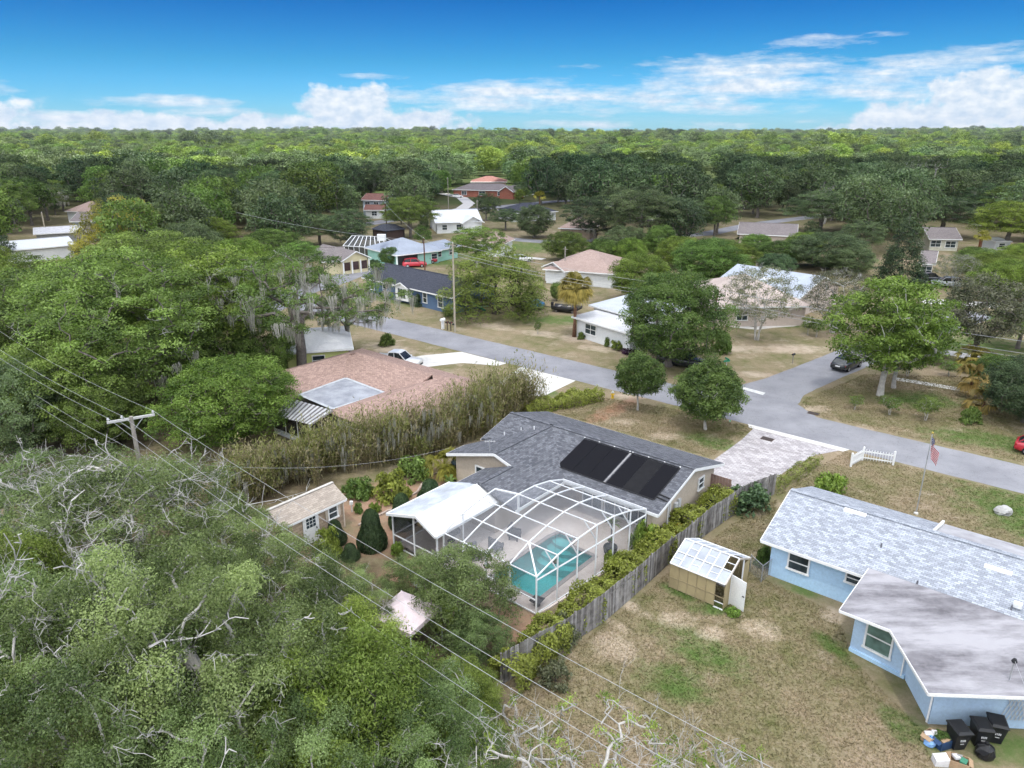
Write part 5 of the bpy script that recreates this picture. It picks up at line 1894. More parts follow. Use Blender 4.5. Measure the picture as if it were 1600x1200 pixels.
def pool_and_cage():
    deck = mat('pool_deck', (0.60, 0.525, 0.475), 0.85, 0.08, 0.6, bump=0.08, coord='World')
    # deck around the basin (a real opening)
    d = thing('pool_deck', 'pinkish beige concrete pool deck inside the screen cage', 'deck', L(-23, 31), absolute=True)
    q = MB()
    zt = 0.09
    H_ = [(-24.1, 26.9), (-20.5, 26.9), (-20.5, 32.6), (-22.4, 32.6), (-22.6, 33.5), (-23.9, 33.5), (-24.1, 32.6)]
    for pl in ([(-31, 25.85), (-24.1, 25.85), (-24.1, 33.5), (-26.99, 33.5), (-26.99, 30.69), (-31, 30.69)], [(-24.1, 25.85), (-19.83, 25.85), (-19.6, 26.9), (-24.1, 26.9)],
               [(-20.5, 26.9), (-19.6, 26.9), (-19.1, 32.6), (-20.5, 32.6)], [(-22.4, 32.6), (-19.1, 32.6), (-19.05, 33.5), (-22.6, 33.5)],
               [(-24.1, 32.6), (-23.9, 33.5), (-24.1, 33.5)], [(-26.99, 33.5), (-19.05, 33.5), (-18.75, 37.58), (-26.99, 37.58)]):
        q.slab([L(s, t, zt) for s, t in pl], 0.085)
    q.build('slab', deck, d)
    q = MB()
    for i in range(len(H_)):
        a, b = H_[i], H_[(i + 1) % len(H_)]
        q.beam(L(*a, zt + 0.012), L(*b, zt + 0.012), 0.28, 0.05)
    q.build('coping', mat('pool_coping', (0.33, 0.30, 0.285), 0.85, 0.2, 2), d)
    # basin
    pool = thing('swimming_pool', 'teal swimming pool with rounded entry steps', 'swimming pool', L(-22.3, 30, -1.4), absolute=True)
    pl = mat('pool_plaster', (0.46, 0.72, 0.72), 0.8, 0.12, 0.8, coord='World')
    q = MB()
    n = len(H_)
    for i in range(n):
        a, b = H_[i], H_[(i + 1) % n]
        q.poly([L(*b, 0.08), L(*a, 0.08), L(*a, -1.45), L(*b, -1.45)])
    q.poly([L(s, t, -1.45) for s, t in H_])
    q.build('basin', pl, pool)
    for k in range(4):
        q = MB()
        r = 0.95 + k * 0.5
        pts = [L(-23.25 + math.cos(a) * (r + 0.1), 33.48 + math.sin(a) * r, -0.22 - 0.24 * k) for a in np.linspace(math.pi * 1.02, math.pi * 1.98, 12)]
        pts = [p for p in pts]
        pts = [L(max(ST(p)[0], -24.09), min(ST(p)[1], 33.45), p.z) for p in pts]
        q.slab(pts, 1.2 - 0.24 * k)
        q.build('step', pl, pool)
    MB().slab([L(-20.95, 27.5, -0.45), L(-20.51, 27.5, -0.45), L(-20.51, 32.4, -0.45), L(-20.95, 32.4, -0.45)], 0.9).build('bench', pl, pool)
    m, nt, b, out = new_mat('pool_water')
    w = coords(nt, 'World')
    tr = nt.nodes.new('ShaderNodeBsdfTransparent')
    tr.inputs['Color'].default_value = (0.38, 0.82, 0.82, 1)
    gl = nt.nodes.new('ShaderNodeBsdfGlossy')
    gl.inputs['Roughness'].default_value = 0.03
    fr = nt.nodes.new('ShaderNodeFresnel')
    fr.inputs['IOR'].default_value = 1.33
    bp = nt.nodes.new('ShaderNodeBump')
    bp.inputs['Strength'].default_value = 0.15
    bp.inputs['Distance'].default_value = 0.02
    tn = nt.nodes.new('ShaderNodeTexNoise'); tn.inputs['Scale'].default_value = 3; tn.inputs['Detail'].default_value = 3
    nt.links.new(w, tn.inputs['Vector']); nt.links.new(tn.outputs['Fac'], bp.inputs['Height'])
    nt.links.new(bp.outputs[0], gl.inputs['Normal']); nt.links.new(bp.outputs[0], fr.inputs['Normal'])
    mx = nt.nodes.new('ShaderNodeMixShader')
    nt.links.new(fr.outputs[0], mx.inputs[0]); nt.links.new(tr.outputs[0], mx.inputs[1]); nt.links.new(gl.outputs[0], mx.inputs[2])
    nt.links.new(mx.outputs[0], out.inputs[0])
    q = MB().poly([L(s, t, -0.06) for s, t in H_])
    q.build('water', m, pool)

    # ---- the screen cage
    c = thing('pool_cage', 'white aluminium screen enclosure with arched roof over the pool', 'pool cage', L(-23, 30.8), absolute=True)
    prof = [(25.85, 2.42), (27.5, 3.0), (29.15, 3.3), (30.8, 3.48), (32.4, 3.42), (34.0, 3.14), (35.62, 2.62)]
    right = lambda t: -19.86 + (t - 25.85) * 0.095
    def zt_(t):
        return float(np.interp(t, [p[0] for p in prof], [p[1] for p in prof]))
    SS = [-26.75, -25.15, -23.45, -21.7]
    w = 0.07
    def B(p, q_, ww=w, hh=None, name='beam'):
        return MB().beam(p, q_, ww, hh or ww * 1.4).build(name, WHITE_METAL, c)
    def arch(sf, ts, name='roof_beam'):
        for i in range(len(ts) - 1):
            t0, t1 = ts[i], ts[i + 1]
            B(L(sf(t0), t0, zt_(t0)), L(sf(t1), t1, zt_(t1)), 0.05, 0.08, name)
    TS = [p[0] for p in prof]
    arch(right, TS)
    for s in SS[2:]:
        arch(lambda t, s=s: s, TS)
    arch(lambda t: SS[1], TS[2:] if False else [30.8, 32.4, 34.0, 35.62])
    arch(lambda t: SS[1], [25.85, 27.5, 29.15, 30.8])
    arch(lambda t: SS[0], [25.85, 27.5, 29.15, 30.45])
    # purlins
    for i, (t, z) in enumerate(prof):
        s0 = SS[0] if t < 30.5 else SS[1]
        xs = [s for s in SS if s >= s0 - 0.01] + [right(t)]
        for j in range(len(xs) - 1):
            B(L(xs[j], t, z), L(xs[j + 1], t, z), 0.042, 0.06, 'purlin')
    B(L(SS[0], 30.45, zt_(30.45)), L(SS[1], 30.8, zt_(30.8)), 0.07, 0.1, 'purlin')
    # the fan of beams to the corner post
    N_ = L(-21.7, 27.5, 3.0)
    B(N_, L(right(25.85), 25.85, 2.42), 0.075, 0.1, 'hip_beam')
    # posts
    for (t, z) in prof:
        B(L(right(t), t, 0.1), L(right(t), t, z), 0.075, 0.065, 'post')
    for s in SS:
        B(L(s, 25.85, 0.1), L(s, 25.85, 2.42), 0.09, 0.09, 'post')
    B(L(-26.75, 27.5, 0.1), L(-26.75, 27.5, 3.0), 0.07, 0.07, 'post')
    B(L(-25.15, 30.8, 2.2), L(-25.15, 30.8, 3.48), 0.1, 0.1, 'post')
    # rails
    for z in (0.12, 2.2):
        B(L(right(25.85), 25.85, z), L(right(35.6), 35.6, z), 0.06, 0.07, 'rail')
    for z in (0.12, 0.95):
        B(L(SS[0], 25.85, z), L(right(25.85), 25.85, z), 0.06, 0.07, 'rail')
    # knee braces
    for t in (27.5, 29.15, 30.8, 32.4, 34.0):
        s = right(t)
        B(L(s, t, zt_(t) - 1.0), L(s - 0.85, t, zt_(t) - 0.05), 0.05, 0.06, 'brace')
    # gutter beam at the house
    B(L(-25.2, 35.62, 2.5), L(right(35.6), 35.62, 2.5), 0.12, 0.12, 'gutter')
    # screens
    SCR = screen_mat('cage_screen', (0.22, 0.23, 0.25), 0.30)
    allS = SS + [None]
    for i in range(len(prof) - 1):
        t0, z0 = prof[i]; t1, z1 = prof[i + 1]
        s0 = SS[0] if t1 < 30.9 else SS[1]
        xs = [s for s in SS if s >= s0 - 0.01]
        for j in range(len(xs)):
            a = xs[j]
            if j + 1 < len(xs):
                b0 = b1 = xs[j + 1]
            else:
                b0, b1 = right(t0), right(t1)
            MB().poly([L(a, t0, z0), L(b0, t0, z0), L(b1, t1, z1), L(a, t1, z1)]).build('screen_panel', SCR, c)
        MB().poly([L(right(t0), t0, 0.12), L(right(t1), t1, 0.12), L(right(t1), t1, z1), L(right(t0), t0, z0)]).build('screen_panel', SCR, c)
    xs = SS + [right(25.85)]
    for j in range(len(xs) - 1):
        MB().poly([L(xs[j], 25.85, 0.12), L(xs[j + 1], 25.85, 0.12), L(xs[j + 1], 25.85, 2.42), L(xs[j], 25.85, 2.42)]).build('screen_panel', SCR, c)

    # ---- white gable porch beside the cage
    p = thing('screened_porch', 'screened porch with bright white insulated gable roof', 'porch', L(-28.7, 28), absolute=True)
    rz, lz = 3.22, 2.45
    r0, r1 = L(-28.35, 25.2, rz), L(-28.35, 30.72, rz)
    MB().slab([r0, r1, L(-26.75, 30.72, lz), L(-26.75, 25.2, lz)][::-1], 0.1).build('roof_slope', mat('white_porch_roof', (0.86, 0.86, 0.84), 0.5, 0.05, 1, coord='World'), p)
    MB().slab([r0, r1, L(-31.0, 30.72, lz), L(-31.0, 25.2, lz)], 0.1).build('roof_slope', mat('shaded_stained_porch_roof', (0.60, 0.64, 0.70), 0.45, 0.35, 0.9, coord='World', stain=0.35), p)  # left slope: its shade is put into a greyer colour, with stains
    for q0, q1, ww in ((r0, L(-26.75, 25.2, lz), .09), (r0, L(-31.0, 25.2, lz), .09), (L(-31.0, 25.2, lz), L(-31.0, 30.7, lz), .08), (L(-26.72, 25.2, lz), L(-26.72, 30.7, lz), .1), (r0, r1, 0.08)):
        MB().beam(q0 - Vector((0, 0, .05)), q1 - Vector((0, 0, .05)), ww, 0.16).build('trim', WHITE_METAL, p)
    for (s, t) in ((-30.8, 25.5), (-28.9, 25.5), (-26.95, 25.5), (-30.8, 28.0), (-30.8, 30.4)):
        MB().beam(L(s, t, 0.08), L(s, t, lz + (0.5 if s == -28.9 else -0.02)), 0.09).build('post', WHITE_METAL, p)
    for a, b_ in (((-30.8, 25.5), (-26.95, 25.5)), ((-30.8, 25.5), (-30.8, 30.4))):
        for z in (0.14, 0.95):
            MB().beam(L(*a, z), L(*b_, z), 0.06, 0.07).build('rail', WHITE_METAL, p)
    PS = screen_mat('porch_screen', (0.05, 0.052, 0.056), 0.55)
    for a, b_ in (((-30.8, 25.5), (-28.9, 25.5)), ((-28.9, 25.5), (-26.95, 25.5)), ((-30.8, 25.5), (-30.8, 28.0)), ((-30.8, 28.0), (-30.8, 30.4))):
        MB().poly([L(*a, .15), L(*b_, .15), L(*b_, 2.4), L(*a, 2.4)]).build('screen_panel', PS, p)
    # ---- things on the deck
    CH = mat('grey_patio_wicker', (0.075, 0.072, 0.075), 0.8, 0.3, 6)
    for (s, t, rz_, lab) in ((-26.0, 27.6, 0.5, 'dark covered patio armchair beside the white porch post'), (-25.6, 29.2, 2.4, 'dark patio armchair under the porch eave by the wall'), (-25.6, 31.0, 1.2, 'dark patio chair before the sliding doors')):
        ch = thing('patio_chair', lab, 'chair', L(s, t, 0.09), rz_)
        MB().box((0, 0, 0.36), (0.66, 0.66, 0.2)).build('seat', CH, ch)
        MB().box((0, 0.32, 0.62), (0.66, 0.12, 0.72)).build('backrest', CH, ch)
        for sx in (-1, 1):
            MB().box((sx * 0.33, 0, 0.5), (0.09, 0.6, 0.14)).build('armrest', CH, ch)
            for sy in (-1, 1):
                MB().box((sx * 0.28, sy * 0.26, 0.13), (0.07, 0.07, 0.26)).build('leg', CH, ch)
    tb = thing('patio_table', 'round dark patio table under the porch roof', 'table', L(-28.5, 28.2, 0.09))
    MB().lathe([(0.6, 0.70), (0.62, 0.72), (0.62, 0.75), (0.6, 0.76)], sides=18).build('tabletop', CH, tb)
    MB().lathe([(0.25, 0), (0.25, 0.03), (0.05, 0.06), (0.05, 0.7)], sides=10).build('pedestal', CH, tb)
    POT = mat('dark_pot', (0.03, 0.031, 0.034), 0.5, 0.2, 4)
    # palm in a dark pot
    pp = thing('potted_palm', 'thin palm standing in a big dark pot beside the pool', 'potted plant', L(-20.0, 33.4, 0.09))
    MB().lathe([(0.26, 0), (0.38, 0.1), (0.44, 0.45), (0.42, 0.55), (0.36, 0.55), (0.34, 0.48)], sides=16).build('pot', POT, pp)
    MB().tube([(0, 0, 0.45), (0.03, 0, 1.3), (0, 0.02, 2.1)], [0.05, 0.04, 0.04], 6).build('trunk', BARK, pp)
    qq, vv = [], []
    rnd = random.Random(5)
    for k in range(22):
        a = k * 2.4; e = rnd.uniform(-0.1, 1.1)
        dd = Vector((math.cos(a) * math.cos(e), math.sin(a) * math.cos(e), math.sin(e)))
        o = Vector((0, 0, 2.1)); m1 = o + dd * 0.4; m2 = o + dd * 0.72 + Vector((0, 0, -0.22))
        sd = Vector((-math.sin(a), math.cos(a), 0)) * 0.06
        qq += [[o, m1 - sd, m2, m1 + sd]]; vv.append(rnd.random())
    put('crown', quads_mesh('pot_palm', np.array([[list(x) for x in f] for f in qq]), np.array(vv)), LM_OAK, pp)
    fp = thing('fire_bowl', 'black square fire bowl in the cage corner beside the pool', 'fire bowl', L(-20.3, 26.5, 0.09), 0.2)
    MB().lathe([(0.12, 0), (0.16, 0.1), (0.44, 0.34), (0.46, 0.38), (0.38, 0.38), (0.3, 0.3)], sides=4).build('bowl', POT, fp)
    MB().lathe([(0.2, 0.0), (0.2, 0.04), (0.1, 0.06)], sides=8).build('base', POT, fp)
    for i, (s, t, z, lab) in enumerate(((-23.45, 25.95, 1.55, 'hanging brown basket on the front cage wall post'), (-20.9, 28.9, 1.45, 'hanging brown basket above the pool on the cage side'), (-19.5, 32.6, 1.6, 'hanging brown basket beside the potted palm'))):
        hb = thing('hanging_basket', lab, 'hanging basket', L(s, t, z), group=None)
        MB().lathe([(0.06, -0.16), (0.16, -0.1), (0.20, 0.0), (0.17, 0.0), (0.13, -0.08)], sides=10).build('basket', mat('brown_basket', (0.10, 0.05, 0.03), 0.9), hb)
        MB().tube([(0, 0, 0), (0, 0, zt_(t) - z)], 0.008, 4).build('wire', DARK, hb)
        put('foliage', SH_DOME, None, hb).scale = (0.2, 0.2, 0.14)


pool_and_cage()


def side_yard():
    Z = Vector((0, 0, 1))
    g = thing('side_gate', 'brown board gate between the house and the plank fence', 'gate', L(-17.8, 44.3), TH)
    for k in range(7):
        MB().box((-0.78 + k * 0.22, 0, 0.92), (0.20, 0.04, 1.8)).build('board', mat('red_brown_wood', (0.30, 0.20, 0.165), 0.9, 0.3, 2), g)
    for z in (0.4, 1.4):
        MB().box((-0.12, 0.045, z), (1.6, 0.05, 0.1)).build('rail', mat('red_brown_wood', (0.30, 0.20, 0.165)), g)
    MB().box((-0.93, 0, 1.0), (0.12, 0.12, 2.0)).build('post', mat('dark_wood', (0.08, 0.045, 0.035), 0.9), g)
    w = thing('water_tank', 'dark green cylindrical water softener tank against the house wing', 'tank', L(-34.4, 34.8), 0)
    MB().lathe([(0.36, 0), (0.38, 0.08), (0.38, 1.35), (0.34, 1.46), (0.15, 1.52), (0.02, 1.53)], sides=18).build('tank', mat('tank_green', (0.035, 0.055, 0.06), 0.5), w, True)
    MB().lathe([(0.05, 1.5), (0.05, 1.62), (0.03, 1.63)], sides=8).build('cap', DARK, w)
    # the pool pump corner and toys stored along the wall
    pm = thing('pool_pump', 'pool pump and grey filter against the side wall', 'pool pump', L(-18.2, 40.2), TH)
    MB().lathe([(0.2, 0), (0.22, 0.1), (0.22, 0.7), (0.15, 0.85), (0.02, 0.9)], sides=14).build('filter', mat('filter_grey', (0.38, 0.37, 0.36), 0.6), pm, True)
    MB().lathe([(0.11, 0.0), (0.12, 0.05), (0.12, 0.4), (0.08, 0.45)], (0.4, 0, 0.15), 12).build('motor', BLACK_PLASTIC, pm)
    cr = thing('toy_crate', 'white and yellow plastic crate stacked by the side wall', 'crate', L(-18.0, 41.2), TH)
    MB().box((0, 0, 0.25), (0.6, 0.5, 0.5)).build('box', mat('yellow_plastic', (0.62, 0.36, 0.03), 0.5), cr)
    MB().box((0, 0, 0.54), (0.66, 0.56, 0.08)).build('lid', WHITE, cr)
    sb = thing('storage_bin', 'navy blue wheeled storage bin by the side gate', 'bin', L(-17.95, 42.6), TH)
    MB().lathe([(0.34, 0.05), (0.46, 0.85), (0.47, 0.9)], sides=4).build('body', mat('navy_plastic', (0.015, 0.03, 0.09), 0.45), sb)
    MB().box((0, 0, 0.93), (0.72, 0.72, 0.07)).build('lid', mat('navy_plastic', (0.015, 0.03, 0.09)), sb)
    for s in (-1, 1):
        MB().lathe([(0.1, -0.03), (0.1, 0.03)], (s * 0.26, 0.28, 0.1), 12, axis='y').build('wheel', BLACK_PLASTIC, sb)
    yl = thing('yellow_hose', 'coiled yellow hose lying on the hedge side of the wall', 'hose', L(-18.1, 38.4, 0.3))
    MB().tube([(math.cos(a) * 0.35 * (1 + a * 0.01), math.sin(a) * 0.3, 0.05 + a * 0.012) for a in np.linspace(0, 18, 60)], 0.03, 6).build('coil', mat('yellow_rubber', (0.66, 0.46, 0.04), 0.6), yl)
    MB().box((0, 0, -0.12), (0.5, 0.4, 0.36)).build('reel_box', mat('yellow_rubber', (0.66, 0.46, 0.04)), yl)
    # curved edging stones of the garden beds
    def edging(label, px):
        e = thing('garden_edging', label, 'edging', P(*px[0]), absolute=True)
        c = [P(*q) for q in px]
        m = mat('edging_stone', (0.46, 0.37, 0.31), 0.9, 0.3, 4)
        for i in range(len(c) - 1):
            d = c[i + 1] - c[i]
            n = max(1, int(d.length / 0.42))
            for k in range(n):
                a = c[i] + d * (k + 0.04) / n; b = c[i] + d * (k + 0.96) / n
                MB().beam(a + Z * 0.06, b + Z * 0.06, 0.15, 0.13).build('stone', m, e)
    edging('curved pink stone edging running up to the house wing', [(641, 776), (652, 770), (660, 757), (672, 745), (688, 738)])
    edging('curved stone edging round the conical shrub bed', [(560, 822), (585, 810), (605, 800), (618, 796)])
    edging('low stone edging in front of the conical shrub', [(560, 845), (563, 858), (575, 864), (592, 864)])


side_yard()


def shed():
    t = thing('garden_shed', 'small tan brick-patterned shed with white half-glazed door', 'shed', L(-36.2, 23.4), absolute=True)
    sid = shingle_mat('shed_siding', (0.47, 0.37, 0.27), (0.33, 0.25, 0.185), (0.25, 0.2, 0.15), width=0.5, row=0.2, patch=0.1)
    s0, s1, t0, t1 = -37.55, -35.2, 20.6, 25.1
    h, r = 2.1, 2.75
    sm = -36.35
    q = MB()
    prism(q, [L(s0, t0), L(s1, t0), L(s1, t1), L(s0, t1)], 0, h)
    for tt in (t0, t1):
        q.poly([L(s0, tt, h), L(s1, tt, h), L(sm, tt, r)])
    q.build('wall', sid, t)
    o = 0.18
    z = h - 0.02
    for se, name in ((s1 + o, 'r'), (s0 - o, 'l')):
        q = MB().slab([L(sm, t0 - o, r + .04), L(sm, t1 + o, r + .04), L(se, t1 + o, z), L(se, t0 - o, z)], 0.07)
        q.build('roof_slope', TAN_SHINGLE, t)
    fascia(t, [(L(s1 + o, t0 - o, z), L(s1 + o, t1 + o, z)), (L(sm, t1 + o, r), L(s1 + o, t1 + o, z)), (L(sm, t1 + o, r), L(s0 - o, t1 + o, z))], 0.14, 0.05, WHITE)
    MB().beam(L(sm - .02, t0 - o, r + .07), L(sm - .02, t1 + o, r + .07), 0.2, 0.04).build('ridge_cap', mat('pale_cap', (0.6, 0.57, 0.52)), t)
    d = door(t, L(s1 + 0.005, 22.55, 0.05), 0.95, 1.95, AX, WHITE)
    for i in range(3):
        for j in range(3):
            MB().box(L(s1 + 0.075, 22.55 + (i - 1) * 0.24, 1.25 + j * 0.24), (0.02, 0.19, 0.19), (AX, BX, Vector((0, 0, 1)))).build('pane', GLASS, d)
    q = MB()
    for x in (-0.53, 0.53):
        q.box(L(s1 + 0.03, 22.55 + x, 1.02), (0.07, 0.10, 2.0), (AX, BX, Vector((0, 0, 1))))
    q.box(L(s1 + 0.05, 22.55, 2.03), (0.12, 1.3, 0.1), (AX, BX, Vector((0, 0, 1))))
    q.build('door_frame', WHITE, t)
    window(t, L(s1, 24.25, 1.45), 0.6, 0.75, AX)
    for x in (-0.48, 0.48):
        MB().box(L(s1 + 0.03, 24.25 + x, 1.45), (0.04, 0.2, 0.85), (AX, BX, Vector((0, 0, 1)))).build('shutter', mat('cream_shutter', (0.6, 0.52, 0.43)), t)
    for tt in (t0 + 0.03, t1 - 0.03):
        MB().box(L(s1 + 0.02, tt, 1.05), (0.05, 0.1, 2.05), (AX, BX, Vector((0, 0, 1)))).build('corner_board', mat('cream_shutter', (0.6, 0.52, 0.43)), t)


shed()


def blue_house():
    t = thing('pale_blue_house', 'pale blue house with light grey shingle roof and white flat-roofed rear wing', 'house', L(-5, 39), absolute=True)
    E_, Z = 2.4, 3.9
    s0, s1 = -12.25, 9.0
    te, tr, tf = 37.05, 41.35, 45.65
    q = MB().slab([L(s0, te, E_), L(s1, te, E_), L(s1, tr, Z), L(s0, tr, Z)], 0.14)
    q.build('roof_slope', PALE_SHINGLE, t)
    q = MB().slab([L(s0, tf, E_), L(-4.6, tf, E_), L(-4.6, tr, Z), L(s0, tr, Z)], 0.14)
    q.build('roof_slope', PALE_SHINGLE, t)
    ridge_cap(t, L(s0, tr, Z), L(s1, tr, Z), PALE_SHINGLE, 0.34)
    m = mat('weathered_white_membrane', (0.52, 0.52, 0.54), 0.75, 0.25, 0.35, coord='World', col2=(0.30, 0.29, 0.31), stain=0.3)
    # low white roof over the street side
    MB().slab([L(-4.4, tr + 0.25, Z - 0.12), L(s1, tr + 0.25, Z - 0.12), L(s1, 44.95, 2.8), L(-4.4, 44.95, 2.8)], 0.2).build('flat_roof', m, t)
    MB().beam(L(-4.5, tr + 0.1, Z - 0.1), L(-4.5, 44.95, 2.85), 0.12, 0.3).build('roof_step', WHITE, t)
    fascia(t, [(L(s0, te - .02, E_), L(s1, te - .02, E_)), (L(s0 - .02, te, E_), L(s0 - .02, tr, Z)), (L(s0 - .02, tf, E_), L(s0 - .02, tr, Z)), (L(s0, tf + .02, E_), L(-4.6, tf + .02, E_))], 0.16, 0.05, WHITE)
    # walls
    q = MB()
    prism(q, [L(-11.75, 37.55), L(8.6, 37.55), L(8.6, 44.9), L(-11.75, 44.9)], 0, E_ + 0.05)
    q.poly([L(-11.76, 37.4, 2.4), L(-11.76, 45.3, 2.4), L(-11.76, tr, 3.72)])
    q.build('wall', LIGHT_BLUE, t)
    window(t, L(-10.15, 37.54, 1.45), 1.05, 0.95, -BX)
    window(t, L(-7.2, 37.54, 1.7), 0.75, 0.55, -BX)
    for (s, tt, w) in ((-8.45, 41.02, 1.2), (-1.25, 40.1, 1.2)):
        z = E_ + (Z - E_) * (tt - te) / (tr - te)
        sl = (Z - E_) / (tr - te)
        q = MB().slab([L(s - w / 2, tt - .12, z - .12 * sl + .06), L(s + w / 2, tt - .12, z - .12 * sl + .06), L(s + w / 2, tt + .12, z + .12 * sl + .06), L(s - w / 2, tt + .12, z + .12 * sl + .06)], 0.06)
        q.build('ridge_vent', WHITE, t)
    for (s, tt) in ((-6.5, 39.2), (-4.3, 37.6), (-0.3, 38.0)):
        z = E_ + (Z - E_) * (tt - te) / (tr - te)
        MB().tube([L(s, tt, z - .05), L(s, tt, z + 0.25)], 0.045, 7).build('vent_pipe', mat('vent_grey', (0.18, 0.18, 0.2), 0.5), t)
    MB().box(L(-0.1, 38.2, 2.98), (0.35, 0.3, 0.22), (AX, BX, Vector((0, 0, 1)))).build('vent_hood', WHITE, t)
    # rear wing with the cut corner
    rz = 2.62
    poly = [L(-6.55, 37.3, 2.78), P(1312, 953, rz), P(1391, 984, rz), P(1451, 1083, rz), P(1640, 1090, rz), L(8, 37.3, 2.78)]
    poly = [Vector(p) for p in poly]
    c = sum((Vector((p.x, p.y, 0)) for p in poly), Vector()) / len(poly)
    q = MB().slab(poly, 0.16)
    wm, nt, b, out = new_mat('stained_membrane')
    wc = coords(nt, 'World')
    mp = nt.nodes.new('ShaderNodeMapping'); mp.inputs['Rotation'].default_value = (0, 0, R(25)); mp.inputs['Scale'].default_value = (0.35, 1.3, 1)
    nt.links.new(wc, mp.inputs['Vector'])
    f1 = noise_fac(nt, mp.outputs[0], 0.55, 8, 0.68, 0.40, 0.62)
    f2 = noise_fac(nt, wc, 1.2, 6, 0.7, 0.35, 0.75)
    cc = mixcol(nt, f1, (0.33, 0.32, 0.335), (0.095, 0.088, 0.097))
    cc = mixcol(nt, math_node(nt, 'MULTIPLY', f2, 0.4), cc, (0.40, 0.39, 0.41))
    nt.links.new(cc, b.inputs['Base Color'])
    b.inputs['Roughness'].default_value = 0.75
    q.build('flat_roof', wm, t)
    fascia(t, [(poly[i] + Vector((0, 0, .03)), poly[i + 1] + Vector((0, 0, .03))) for i in range(0, 4)], 0.14, 0.07, WHITE, 'gutter')
    wl = [P(1327, 1015), P(1413, 1060), P(1450, 1131), P(1640, 1141), L(8, 37.5), L(-6.1, 37.5)]
    q = MB()
    prism(q, wl, 0, rz - 0.12)
    q.build('wall', BLUE_BOARD, t)
    a, b_ = Vector(wl[0]), Vector(wl[1])
    d = (b_ - a).normalized(); n = Vector((d.y, -d.x, 0))
    window(t, a + d * 1.25 + Vector((0, 0, 1.40)), 1.15, 1.45, n, glass=glass_mat('green_glass', (0.06, 0.10, 0.085)))
    MB().beam(a + n * .05 + Vector((0, 0, .1)), b_ + n * .05 + Vector((0, 0, .1)), 0.1, 0.2).build('plinth', LIGHT_BLUE, t)
    a2, b2 = Vector(wl[1]), Vector(wl[2])
    d2 = (b2 - a2).normalized(); n2 = Vector((d2.y, -d2.x, 0))
    window(t, a2 + d2 * 1.3 + Vector((0, 0, 1.75)), 1.3, 0.7, n2)
    for p in (a2 - d * 0.15 + n * .08, b2 + n2 * .08):
        MB().tube([p + Vector((0, 0, 0.1)), p + Vector((0, 0, 2.4))], 0.045, 6).build('downpipe', WHITE, t)
    a3, b3 = Vector(wl[2]), Vector(wl[3])
    d3 = (b3 - a3).normalized(); n3 = Vector((d3.y, -d3.x, 0))
    lat = mat('lattice_white', (0.62, 0.64, 0.66), 0.8)
    q = MB()
    o = a3 + d3 * 3.4 + n3 * 0.05
    for k in range(12):
        q.beam(o + d3 * (k * 0.17) + Vector((0, 0, 0.5)), o + d3 * (k * 0.17 - 0.6) + Vector((0, 0, 2.3)), 0.03, 0.02, up=n3)
        q.beam(o + d3 * (k * 0.17 - 0.6) + Vector((0, 0, 0.5)) + n3 * .02, o + d3 * (k * 0.17) + Vector((0, 0, 2.3)) + n3 * .02, 0.03, 0.02, up=n3)
    q.build('lattice', lat, t)
    lp = a3 + d3 * 2.6 + n3 * 0.12
    MB().lathe([(0.05, 2.1), (0.11, 2.12), (0.10, 2.3), (0.03, 2.36)], (lp.x, lp.y, 0), 10).build('wall_lamp', BLACK_PLASTIC, t)
    # service mast with its cap on the white roof
    mp_ = P(1577, 1062, 2.68)
    MB().tube([mp_, mp_ + Vector((0, 0, 0.7)), mp_ + Vector((0.02, 0.03, 0.95))], 0.035, 7).build('service_mast', mat('mast_grey', (0.4, 0.4, 0.41), 0.5), t)
    MB().lathe([(0.1, 0.9), (0.12, 0.95), (0.06, 1.08), (0.02, 1.1)], mp_, 10).build('mast_cap', BLACK_PLASTIC, t)
    return mp_


MAST = blue_house()


